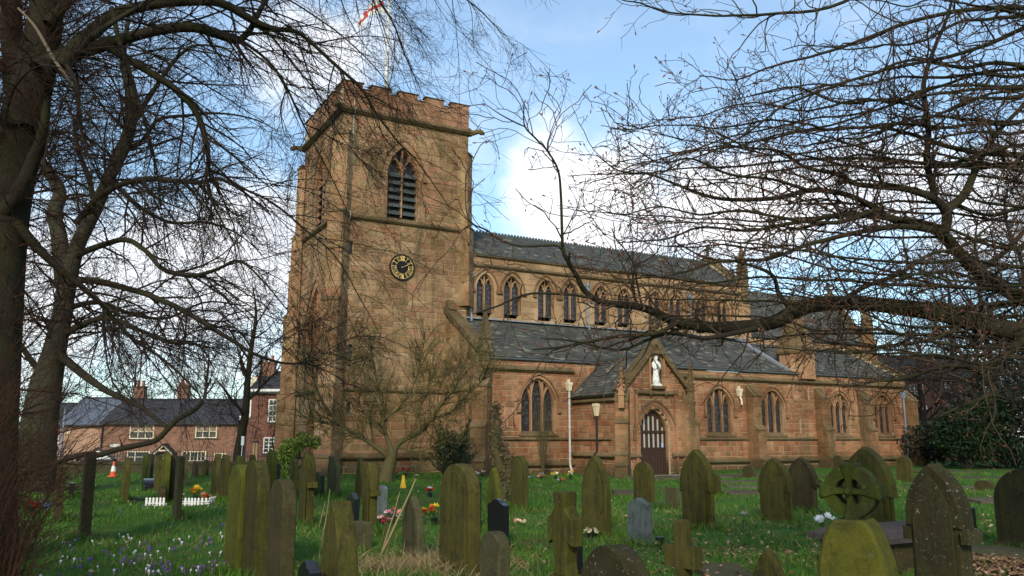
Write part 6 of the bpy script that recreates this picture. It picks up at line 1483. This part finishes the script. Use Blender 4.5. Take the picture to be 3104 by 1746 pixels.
def reg_straw(g, n):
    c = g.integers(0, 5, n); cx = np.array([[1090, 1432], [1150, 1446], [1010, 1425], [960, 1440], [1190, 1420]]); P = np.array([gnd(a, b)[:2] for a, b in cx]); q = P[c] + g.normal(0, .38, (n, 2)); return q[:, 0], q[:, 1]
blades('dry_grass', M_STRAW, 1500, 8, 14, .10, .28, .004, 'matted tan dead grass at the foot of the largest round headstone', 'dry grass', 9, False, reg_straw, .9)
def reg_straw2(g, n):
    X = g.uniform(-7, 7, n); Y = g.uniform(8, 20, n); return X, Y
blades('dead_grass', M_STRAW, 9000, 8, 20, .05, .12, .0035, 'scattered dead straw blades lying through the grass', 'dry grass', 19, True, reg_straw2, 1.2)
# fallen leaves
M_LEAF = mat('fallen_leaf', lambda t: t.ramp(t.rand(), [(0, (.10, .050, .024)), (.4, (.20, .11, .055)), (.75, (.30, .185, .11)), (1, (.42, .30, .20))]), .85, .2)
def fallen():
    g = np.random.default_rng(12); X = []; Y = []
    for (px, py, s, n) in ((2540, 1440, .6, 1300), (2470, 1446, .45, 500), (1830, 1390, 1.0, 220), (1900, 1350, 1.3, 200), (2000, 1420, .8, 160), (1750, 1440, .7, 80), (2480, 1250, 2.0, 420), (2350, 1240, 2.2, 220), (1640, 1400, .8, 120), (1300, 1400, 1.0, 120), (2420, 1320, .9, 260), (1500, 1240, 3, 200)):
        p = gnd(px, py); X.append(p[0] + g.normal(0, s, n)); Y.append(p[1] + g.normal(0, s, n))
    X = np.concatenate([*X, g.uniform(-8, 12, 800)]); Y = np.concatenate([*Y, g.uniform(8, 34, 800)]); k = Y > 5; X, Y = X[k], Y[k]; n = len(X)
    C = np.stack([X, Y, ground_z(X, Y) + g.uniform(.02, .07, n)], 1); a = g.uniform(0, 6.28, n); s = g.uniform(.018, .045, (n, 1))
    U = np.stack([np.cos(a), np.sin(a), g.normal(0, .35, n)], 1) * s; W = np.stack([-np.sin(a), np.cos(a), g.normal(0, .35, n)], 1) * s * .6
    o = quads_mesh('fallen_leaves', C, U, W, M_LEAF, fold=.4); tag(o, 'pale brown fallen leaves scattered over the grass at right', 'leaves', kind='stuff')
fallen()
# crocuses in the lower left
def crocus(name, m, n, seed, label):
    g = np.random.default_rng(seed); px = np.concatenate([g.uniform(120, 560, n), g.uniform(150, 560, n // 3)]); py = np.concatenate([1330 + 125 * g.random(n) ** .7, g.uniform(1205, 1290, n // 3)])
    c = g.integers(0, len(px), len(px)); px = px[c] + g.normal(0, 16, len(px)); py = py[c] + g.normal(0, 6, len(px))
    T = Tubes(); P = np.array([gnd(a, b) for a, b in zip(px, py)]); P[:, 2] = ground_z(P[:, 0], P[:, 1]); N = len(P); h = g.uniform(.05, .10, N); ln = g.normal(0, .018, (N, 2))
    z = np.array([.15, .55, .75, .9, 1.0]); rr = np.array([.002, .003, .012, .015, .008]); Q = np.zeros((N, 5, 3)); Q[:] = P[:, None]; Q[:, :, 2] += h[:, None] * z; Q[:, :, :2] += ln[:, None] * z[None, :, None]
    T.add(Q, np.broadcast_to(rr, (N, 5)) * g.uniform(.8, 1.3, (N, 1)), 6); o = T.build(name, m, None); tag(o, label, 'crocus', kind='stuff')
crocus('purple_crocuses', plain('crocus_purple', (.15, .065, .33), .6), 75, 4, 'purple crocuses flowering in the lower left grass')
crocus('white_crocuses', plain('crocus_white', (.60, .58, .62), .6), 60, 6, 'white crocuses flowering in the lower left grass')

# ================================================================== FLOWERS AND SMALL THINGS ON GRAVES
FC = dict(r=(.50, .018, .022), y=(.75, .48, .03), o=(.70, .16, .03), w=(.75, .73, .72), p=(.62, .14, .20), l=(.62, .26, .22), u=(.10, .18, .42), c=(.72, .66, .42))
FM = {k: plain('petals_' + k, v, .7) for k, v in FC.items()}
def bloom_mesh(k):
    mb = MB(); g = random.Random(3)
    for ring, (rad, z, n, s) in enumerate(((.55, .1, 7, .5), (.3, .35, 5, .42))):
        for i in range(n):
            a = 2 * math.pi * i / n + ring * .4; c, s_ = math.cos(a), math.sin(a); w = s * .5
            mb.add([(0, 0, 0), (c * rad - s_ * w, s_ * rad + c * w, z), (c * (rad + .42), s_ * (rad + .42), z + .3), (c * rad + s_ * w, s_ * rad - c * w, z)], [(0, 1, 2, 3)])
    mb.lathe([(.16, .0), (.22, .25), (.1, .45)], 6); return mb.mesh('bloom', FM[k])
BM = {k: bloom_mesh(k) for k in FM}
M_STEM = plain('flower_stems', (.035, .085, .022), .7)
def flowers(px, py, cols, n, label, size=.055, spread=.16, h=.26, pot=True, seed=1, potm=None):
    P = gnd(px, py); P[2] = ground_z(P[0], P[1]); o = empty('flower_bunch', tuple(P)); tag(o, label, 'flowers', 'flowers left on graves'); g = random.Random(seed * 7 + int(px))
    if pot: MB().lathe([(.05, -.02), (.065, .1), (.075, .13), (.06, .13)], 10).build('pot', potm or M_BLACK, o)
    st = MB()
    for i in range(n):
        a = g.uniform(0, 6.28); r = spread * math.sqrt(g.random()); z = h + g.uniform(-.3, .25) * h * .6 - r * .5; x, y = math.cos(a) * r, math.sin(a) * r * .7
        st.tube([(x * .15, y * .15, .08), (x * .6, y * .6, z * .7), (x, y, z)], .005, 4); b = link(bpy.data.objects.new('bloom', BM[cols[i % len(cols)]]), o); b.location = (x, y, z); s = size * g.uniform(.9, 1.4); b.scale = (s, s, s); b.rotation_euler = (g.uniform(-.5, 1.0), g.uniform(-.7, .7), a)
    for i in range(n * 3):
        a = g.uniform(0, 6.28); r = spread * 1.1 * g.random(); z = h * g.uniform(.25, .85); c, s = math.cos(a), math.sin(a); k = .05
        st.add([(c * r, s * r, z), (c * (r + k) - s * .018, s * (r + k) + c * .018, z + .04), (c * (r + 2 * k), s * (r + 2 * k), z + .03), (c * (r + k) + s * .018, s * (r + k) - c * .018, z + .04)], [(0, 1, 2, 3)])
    st.build('foliage', M_STEM, o); return o
fl = [(488, 1262, 'yo', 10, 'yellow and orange flowers inside the white picket edging', .075, .17, .34), (514, 1266, 'lo', 6, 'salmon pink flowers at the right of the white picket edging', .08, .13, .2),
      (998, 1205, 'r', 3, 'red flower left of the yellow vase at the tower foot', .07, .1, .3), (1022, 1200, 'rr', 6, 'bright red flowers under the small budding tree', .075, .14, .36), (1052, 1204, 'cw', 4, 'cream flowers beside dark pots near the dark conifer', .055, .14, .18),
      (962, 1322, 'rwp', 9, 'red and pink flowers right of the slim grey headstone foot', .055, .2, .2), (984, 1310, 'lpw', 10, 'pale pink flower mound among the dry stems', .06, .2, .28), (1066, 1318, 'ryo', 9, 'red and yellow flowers left of the largest headstone', .06, .17, .3), (1092, 1316, 'yor', 11, 'yellow and orange flowers against the largest headstone', .065, .18, .34),
      (1082, 1252, 'rw', 5, 'single red rose bunch left of the largest round headstone', .07, .1, .26), (940, 1298, 'pw', 5, 'pink and white posy by the pale grey headstone', .055, .12, .16), (1198, 1204, 'w', 6, 'white flowers behind the black headstone', .05, .13, .28), (1212, 1200, 'pwr', 10, 'pink and white flowers near the dead ivy trunk', .05, .2, .3),
      (1335, 1212, 'uw', 5, 'blue-wrapped flowers below the aisle window, leftmost of the row', .055, .1, .2), (1362, 1208, 'pyw', 10, 'pink, white and yellow flowers in the row below the aisle window', .06, .2, .26), (1398, 1208, 'yc', 8, 'yellow flowers in the middle of the row below the aisle window', .06, .18, .28), (1410, 1216, 'wur', 6, 'white and blue posy in front of the row below the aisle window', .06, .15, .16), (1436, 1208, 'yw', 5, 'yellow and white flowers at the foot of the pale downpipe', .07, .1, .28),
      (1486, 1352, 'c', 5, 'cream flowers at the foot of the tall pointed headstone', .06, .14, .16), (1870, 1345, 'rw', 2, 'red and white pair of flowers standing alone in the grass', .075, .05, .34), (2076, 1340, 'w', 9, 'white lilies left of the celtic cross', .07, .16, .32), (78, 1296, 'r', 6, 'red flowers at the far left under the big tree', .08, .14, .22), (108, 1294, 'wu', 4, 'white and blue flowers by the dark left slab', .07, .12, .2), (455, 1262, 'w', 3, 'small white posy left of the picket edging', .05, .08, .22), (1660, 1372, 'cy', 4, 'low cream posy beside the pale granite headstone', .05, .12, .08), (1305, 1322, 'cl', 4, 'faded flowers on the ground right of the black headstone', .05, .1, .1)]
for i, (px, py, c, n, lab, s, sp, h) in enumerate(fl): flowers(px, py, c, n, lab, s, sp, h, pot=(i % 3 != 1), seed=i)
P = gnd(1014, 1230); yv = empty('yellow_vase', (P[0], P[1], 0)); tag(yv, 'bright yellow cone-shaped grave vase near the tower foot', 'vase'); MB().lathe([(.02, 0), (.11, .02), (.10, .06), (.045, .36), (.05, .42), (.03, .43)], 12).build('body', plain('yellow_plastic', (.72, .42, .02), .5), yv); MB().lathe([(.13, -.01), (.13, .02)], 12).build('foot', plain('yellow_plastic_foot', (.66, .38, .02), .5), yv)
# white picket edging round a grave
P0 = gnd(456, 1271); pk = empty('picket_edging', (P0[0], P0[1], float(ground_z(P0[0], P0[1])))); tag(pk, 'low white picket edging round a grave on the left lawn', 'picket fence')
pm = MB(); pm.prism([(-.027, 0), (.027, 0), (.027, .13), (.014, .145), (.030, .165), (.022, .19), (0, .205), (-.022, .19), (-.030, .165), (-.014, .145), (-.027, .13)], lambda u, d, v: (u, d, v), -.008, .008); pme = pm.mesh('picket', M_WHITE)
wx = gnd(534, 1271)[0] - P0[0]; lx = gnd(380, 1268)[0] - P0[0]; n = int(wx / .085)
for i in range(n): q = link(bpy.data.objects.new('picket', pme), pk); q.location = (i * .085, .03 * math.sin(i), 0)
for i in range(6): q = link(bpy.data.objects.new('picket', pme), pk); q.location = (lx + i * .085, .1, 0)
for i in range(6): q = link(bpy.data.objects.new('picket', pme), pk); q.location = (n * .085 - .03, .1 + i * .085, 0); q.rotation_euler = (0, 0, 1.57)
MB().box(-.03, n * .085, .01, .02, .05, .075).box(-.03, n * .085, .01, .02, .105, .125).build('rail', M_WHITE, pk); MB().box(lx - .03, lx + .45, .105, .115, .05, .075).build('rail', M_WHITE, pk)
# tall dry stems
def dry_clump(label, stems):
    o = empty('dry_stems', tuple(gnd(stems[0][0], stems[0][1]) * np.array([1, 1, 0]))); o.location = (0, 0, 0); tag(o, label, 'dry stems')
    for (x0_, y0_, x1_, y1_, w) in stems:
        D = gnd(x0_, y0_)[1]; p, r = limb([(x0_, y0_ + 2, w), ((x0_ * .6 + x1_ * .4) + 2, y0_ * .6 + y1_ * .4, w * .9), (x1_, y1_, w * .5)], D, D - .2, 8, .03); T = Tubes(); T.add(p[None], r[None], 5); T.build('stem', M_STRAW, o)
dry_clump('pair of long tan stems crossing in front of the slim grey headstone', [(958, 1395, 1005, 1240, 5), (952, 1385, 975, 1300, 3), (955, 1400, 1046, 1205, 6), (940, 1420, 960, 1390, 4), (985, 1390, 1000, 1340, 3)])
dry_clump('upright tan stems right of the dark-edged foreground headstones', [(822, 1360, 845, 1255, 4), (824, 1365, 852, 1260, 4), (832, 1350, 862, 1250, 4), (806, 1390, 830, 1230, 4), (800, 1330, 818, 1262, 3), (872, 1330, 890, 1255, 3)])
dry_clump('thin bent tan stems at the foot of the largest headstone', [(1090, 1430, 1105, 1340, 3), (1060, 1446, 1130, 1415, 3), (1180, 1440, 1240, 1425, 4), (1000, 1440, 1035, 1385, 3), (1115, 1440, 1075, 1400, 3), (1352, 1440, 1348, 1370, 2), (1205, 1445, 1235, 1415, 3)])

# ================================================================== SHRUBS
def m_leaf(name, stops, rough=.55, spec=.35): return mat(name, lambda t: t.ramp(t.rand(), stops), rough, spec)
def leafy(name, label, cat, clumps, size, m, seed, stems=None, droop=0.0, group=None, aspect=.42):
    g = np.random.default_rng(seed); o = empty(name, (0, 0, 0)); tag(o, label, cat, group); Cs = []; Ds = []
    for (c, rad, n) in clumps:
        d = g.normal(0, 1, (n, 3)); d /= np.linalg.norm(d, axis=1, keepdims=True); rr = g.random(n) ** .33; lump = 1 + .18 * np.sin(d[:, 0] * 5 + c[0]) * np.sin(d[:, 2] * 6 + c[1]); Cs.append(np.array(c) + d * rr[:, None] * lump[:, None] * np.array(rad)); Ds.append(d)
    C = np.concatenate(Cs); D = np.concatenate(Ds); k = C[:, 2] > .03; C, D = C[k], D[k]; n = len(C)
    U = D * .6 + g.normal(0, .6, (n, 3)) + np.array([0, 0, -droop]); U /= np.linalg.norm(U, axis=1, keepdims=True); W = np.cross(U, g.normal(0, 1, (n, 3))); W /= np.linalg.norm(W, axis=1, keepdims=True); s = size * g.uniform(.6, 1.3, (n, 1))
    q = quads_mesh('foliage', C, U * s, W * s * aspect, m, o, fold=.35); q['kind'] = 'stuff'
    T = Tubes(); base = np.array(stems) if stems is not None else np.array(clumps[0][0]) * np.array([1, 1, 0])
    for (c, rad, n_) in clumps:
        p = np.array([base + np.array([0, 0, -.1]), base * .4 + np.array(c) * .6 - np.array([0, 0, rad[2] * .4]), np.array(c)]); T.add(spline(np.hstack([p, [[.06], [.04], [.015]]]), 8)[None, :, :3], np.linspace(.05, .012, 8)[None], 6)
    T.build('stems', B_LIME, o); return o
def world_at(px, py, D): return at(px, py, D)
Yb = float(gnd(735, 1205)[1]); pb = lambda px, py, d=0: tuple(at(px, py, Yb + d))
leafy('laurel_bush', 'yellow-green laurel bush at the left corner of the tower', 'bush', [(pb(735, 1125), (.45, .4, .35), 900), (pb(712, 1150, -.2), (.36, .36, .4), 700), (pb(765, 1105, .2), (.38, .3, .3), 700), (pb(725, 1180), (.42, .4, .35), 700), (pb(790, 1112, .4), (.3, .3, .26), 400)], .075,
      m_leaf('laurel_leaves', [(0, (.055, .10, .012)), (.4, (.12, .19, .022)), (.75, (.22, .28, .04)), (1, (.34, .36, .08))]), 41, droop=.5)
Yc = float(gnd(1140, 1212)[1]); pc_ = lambda px, py, d=0: tuple(at(px, py, Yc + d))
def conifer():
    g = np.random.default_rng(17); o = empty('dark_conifer', (0, 0, 0)); tag(o, 'dark green spiky conifer bush in front of the aisle west wall', 'conifer')
    b = at(1140, 1205, Yc); b[2] = 0; n = 130; top = float(at(1140, 1062, Yc)[2]); hw = (1212 - 1070) / 2 * K / F_PX * Yc
    a = g.uniform(0, 6.28, n); z0 = g.uniform(.05, .55, n) * top; out = g.uniform(.55, 1.0, n) * hw * (1 - .55 * z0 / top); up = g.uniform(.35, .75, n) * top * .7
    P = np.zeros((n, 8, 3)); t = np.linspace(0, 1, 8)
    P[:, :, 0] = b[0] + np.cos(a)[:, None] * out[:, None] * t ** .8; P[:, :, 1] = b[1] + np.sin(a)[:, None] * out[:, None] * t ** .8; P[:, :, 2] = z0[:, None] + up[:, None] * t ** 1.4
    T = Tubes(); T.add(P, np.linspace(.018, .004, 8)[None].repeat(n, 0), 4); T.build('branches', B_LIME, o)
    l1 = grow(P, np.full((n, 8), .008), g, 22, .2, 1, (20, 50), (.10, .28), 4, .08, (0, 0, .2), .6, .004)
    C = l1[0]; m_ = 9; idx = g.integers(0, len(C), len(C) * m_); f = g.random(len(idx))[:, None]; p = C[idx, 0] * (1 - f) + C[idx, 3] * f; d = C[idx, 3] - C[idx, 0]; d /= np.linalg.norm(d, axis=1, keepdims=True); U = d + g.normal(0, .55, d.shape); U /= np.linalg.norm(U, axis=1, keepdims=True); W = np.cross(U, g.normal(0, 1, U.shape)); W /= np.linalg.norm(W, axis=1, keepdims=True); s = g.uniform(.03, .055, (len(idx), 1))
    q = quads_mesh('needles', p + U * s, U * s, W * .006, m_leaf('needles', [(0, (.010, .020, .010)), (.6, (.018, .036, .016)), (1, (.035, .060, .026))], .7), o); q['kind'] = 'stuff'
conifer()
# rhododendron and holly mass on the right
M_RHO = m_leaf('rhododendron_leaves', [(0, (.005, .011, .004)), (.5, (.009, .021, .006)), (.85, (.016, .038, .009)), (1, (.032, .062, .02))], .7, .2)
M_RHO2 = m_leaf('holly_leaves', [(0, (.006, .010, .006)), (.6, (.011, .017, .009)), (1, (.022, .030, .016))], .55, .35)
Yr = 46.0; pr_ = lambda px, py, d=0: tuple(at(px, py, Yr + d))
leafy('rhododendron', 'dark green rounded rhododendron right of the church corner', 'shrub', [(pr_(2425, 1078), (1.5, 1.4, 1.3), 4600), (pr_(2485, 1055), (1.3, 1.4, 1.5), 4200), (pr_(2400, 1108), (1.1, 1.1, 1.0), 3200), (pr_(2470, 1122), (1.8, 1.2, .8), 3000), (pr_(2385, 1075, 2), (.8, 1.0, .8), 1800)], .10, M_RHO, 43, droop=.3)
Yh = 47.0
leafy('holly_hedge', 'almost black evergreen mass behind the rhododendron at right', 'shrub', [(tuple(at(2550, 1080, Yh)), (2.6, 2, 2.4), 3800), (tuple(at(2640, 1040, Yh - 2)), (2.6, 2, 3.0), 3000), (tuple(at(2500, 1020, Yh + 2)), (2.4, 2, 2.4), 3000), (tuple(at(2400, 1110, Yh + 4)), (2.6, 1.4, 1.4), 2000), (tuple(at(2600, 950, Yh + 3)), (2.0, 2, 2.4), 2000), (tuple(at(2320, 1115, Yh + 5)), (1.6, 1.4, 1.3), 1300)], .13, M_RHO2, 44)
# dead ivy trunk
def dead_ivy():
    g = np.random.default_rng(77); o = empty('dead_ivy_trunk', (0, 0, 0)); tag(o, 'gnarled trunk wrapped in dead brown ivy before the aisle corner', 'tree trunk'); D = float(gnd(1262, 1262)[1])
    tr = [limb([(1258, 1268, 34), (1254, 1220, 30), (1262, 1180, 28), (1246, 1130, 24), (1252, 1080, 20), (1246, 1040, 14), (1248, 1022, 6)], D, D, 24, .03, g), limb([(1262, 1262, 24), (1274, 1210, 22), (1282, 1165, 20), (1272, 1140, 16), (1258, 1120, 12)], D - .2, D, 18, .03, g)]
    T = Tubes()
    for p, r in tr: T.add(p[None], r[None], 9)
    T.build('trunk', B_MAG, o)
    C = np.concatenate([p[g.integers(0, len(p), 1400)] + g.normal(0, .085, (1400, 3)) for p, r in tr]); n = len(C); U = g.normal(0, 1, (n, 3)) + np.array([0, 0, -.8]); U /= np.linalg.norm(U, axis=1, keepdims=True); W = np.cross(U, g.normal(0, 1, U.shape)); W /= np.linalg.norm(W, axis=1, keepdims=True); s = g.uniform(.02, .045, (n, 1))
    q = quads_mesh('dead_leaves', C, U * s, W * s * .7, m_leaf('dead_ivy', [(0, (.055, .035, .016)), (.5, (.12, .078, .035)), (1, (.20, .135, .065))], .8), o, fold=.4); q['kind'] = 'stuff'
dead_ivy()
def thin_shrub(name, label, px, py, ytop, n, seed, width, m, D=None):
    g = np.random.default_rng(seed); o = empty(name, (0, 0, 0)); tag(o, label, 'shrub'); b = gnd(px, py) if D is None else at(px, py, D); D = b[1]; b[2] = 0; top = float(at(px, ytop, D)[2]); a = g.uniform(0, 6.28, n); sp = g.uniform(.1, 1, n) * width; t = np.linspace(0, 1, 9); P = np.zeros((n, 9, 3))
    P[:, :, 0] = b[0] + np.cos(a)[:, None] * (.04 + sp[:, None] * t ** 1.3); P[:, :, 1] = b[1] + np.sin(a)[:, None] * (.04 + sp[:, None] * t ** 1.3); P[:, :, 2] = (top * g.uniform(.6, 1, n))[:, None] * t; P += g.normal(0, .012, P.shape) * t[None, :, None]
    T = Tubes(); T.add(P, np.linspace(.014, .005, 9)[None].repeat(n, 0), 5); l = grow(P, np.full((n, 9), .006), g, 4, .3, 1, (20, 50), (.2, .6), 5, .08, (0, 0, .4), .7, .004); T.add(*l, 3); T.build('stems', m, o); return o
thin_shrub('wall_shrub', 'thin upright bare shrub growing before the aisle window', 1366, 1196, 985, 22, 5, .55, B_MAG)
# red-brown thicket in the lower left foreground
def thicket():
    g = np.random.default_rng(15); o = empty('twig_thicket', (0, 0, 0)); tag(o, 'dense red-brown twig thicket in the lower left corner', 'shrub'); n = 300
    px = g.uniform(-330, 70, n); D = g.uniform(6.5, 10.0, n); B = np.array([[at(x, 1200, d)[0], d, -.05] for x, d in zip(px, D)])
    t = np.linspace(0, 1, 10); L = g.uniform(.9, 3.0, n) * np.clip(1.25 - (px + 150) / 420, .35, 1.2); a = g.uniform(0, 6.28, n); sp = g.uniform(.1, .8, n) * L * .5
    P = np.zeros((n, 10, 3)); P[:, :, 0] = B[:, :1] + (np.cos(a) * sp)[:, None] * t ** 1.5 + (.12 * L)[:, None] * t ** 2; P[:, :, 1] = B[:, 1:2] + (np.sin(a) * sp)[:, None] * t ** 1.5; P[:, :, 2] = -.05 + L[:, None] * (t - .25 * t ** 3); P += g.normal(0, .015, P.shape) * t[None, :, None]
    r = np.linspace(.0075, .002, 10)[None].repeat(n, 0); l1 = grow(P, r, g, 5.0, .15, 1, (20, 60), (.2, .8), 5, .12, (.1, 0, .05), .7, .004, .5, .4, .4); l2 = grow(*l1, g, 6, .2, 1, (25, 65), (.08, .3), 4, .12, (0, 0, 0), .7, .0025, .6, cap=5000)
    T = Tubes(); T.add(P, r, 3); T.add(l1[0], np.maximum(l1[1], .0016), 3); T.add(l2[0], np.maximum(l2[1], .0013), 3); T.build('stems', B_RED, o)
thicket()
st_ = gnd(2556, 1168); so = empty('pale_stump', (st_[0], st_[1], 0)); tag(so, 'pale tree stump before the dark evergreens at the right edge', 'stump')
MB().tube([(0, 0, -.1), (.02, 0, .25), (-.03, 0, .6), (.05, 0, 1.0)], [.34, .24, .2, .19], 12).build('stump', B_DEAD, so)

# ================================================================== put every grown thing's Empty at its base
bpy.context.view_layer.update()
for o in [q for q in bpy.data.objects if q.type == 'EMPTY' and q.parent is None and q.location.length < 1e-6]:
    ch = [c for c in o.children if c.type == 'MESH' and len(c.data.vertices)]
    if not ch: continue
    first = next((c for c in ch if c.name.startswith(('trunk', 'stems', 'branches'))), ch[0])
    v = np.empty(len(first.data.vertices) * 3, np.float32); first.data.vertices.foreach_get('co', v); v = v.reshape(-1, 3)
    low = v[v[:, 2] < v[:, 2].min() + .15].mean(0); base = Vector((float(low[0]), float(low[1]), max(float(low[2]), 0.0) if o.name != 'flag' else float(low[2])))
    o.location = base
    for c in o.children: c.location = c.location - base
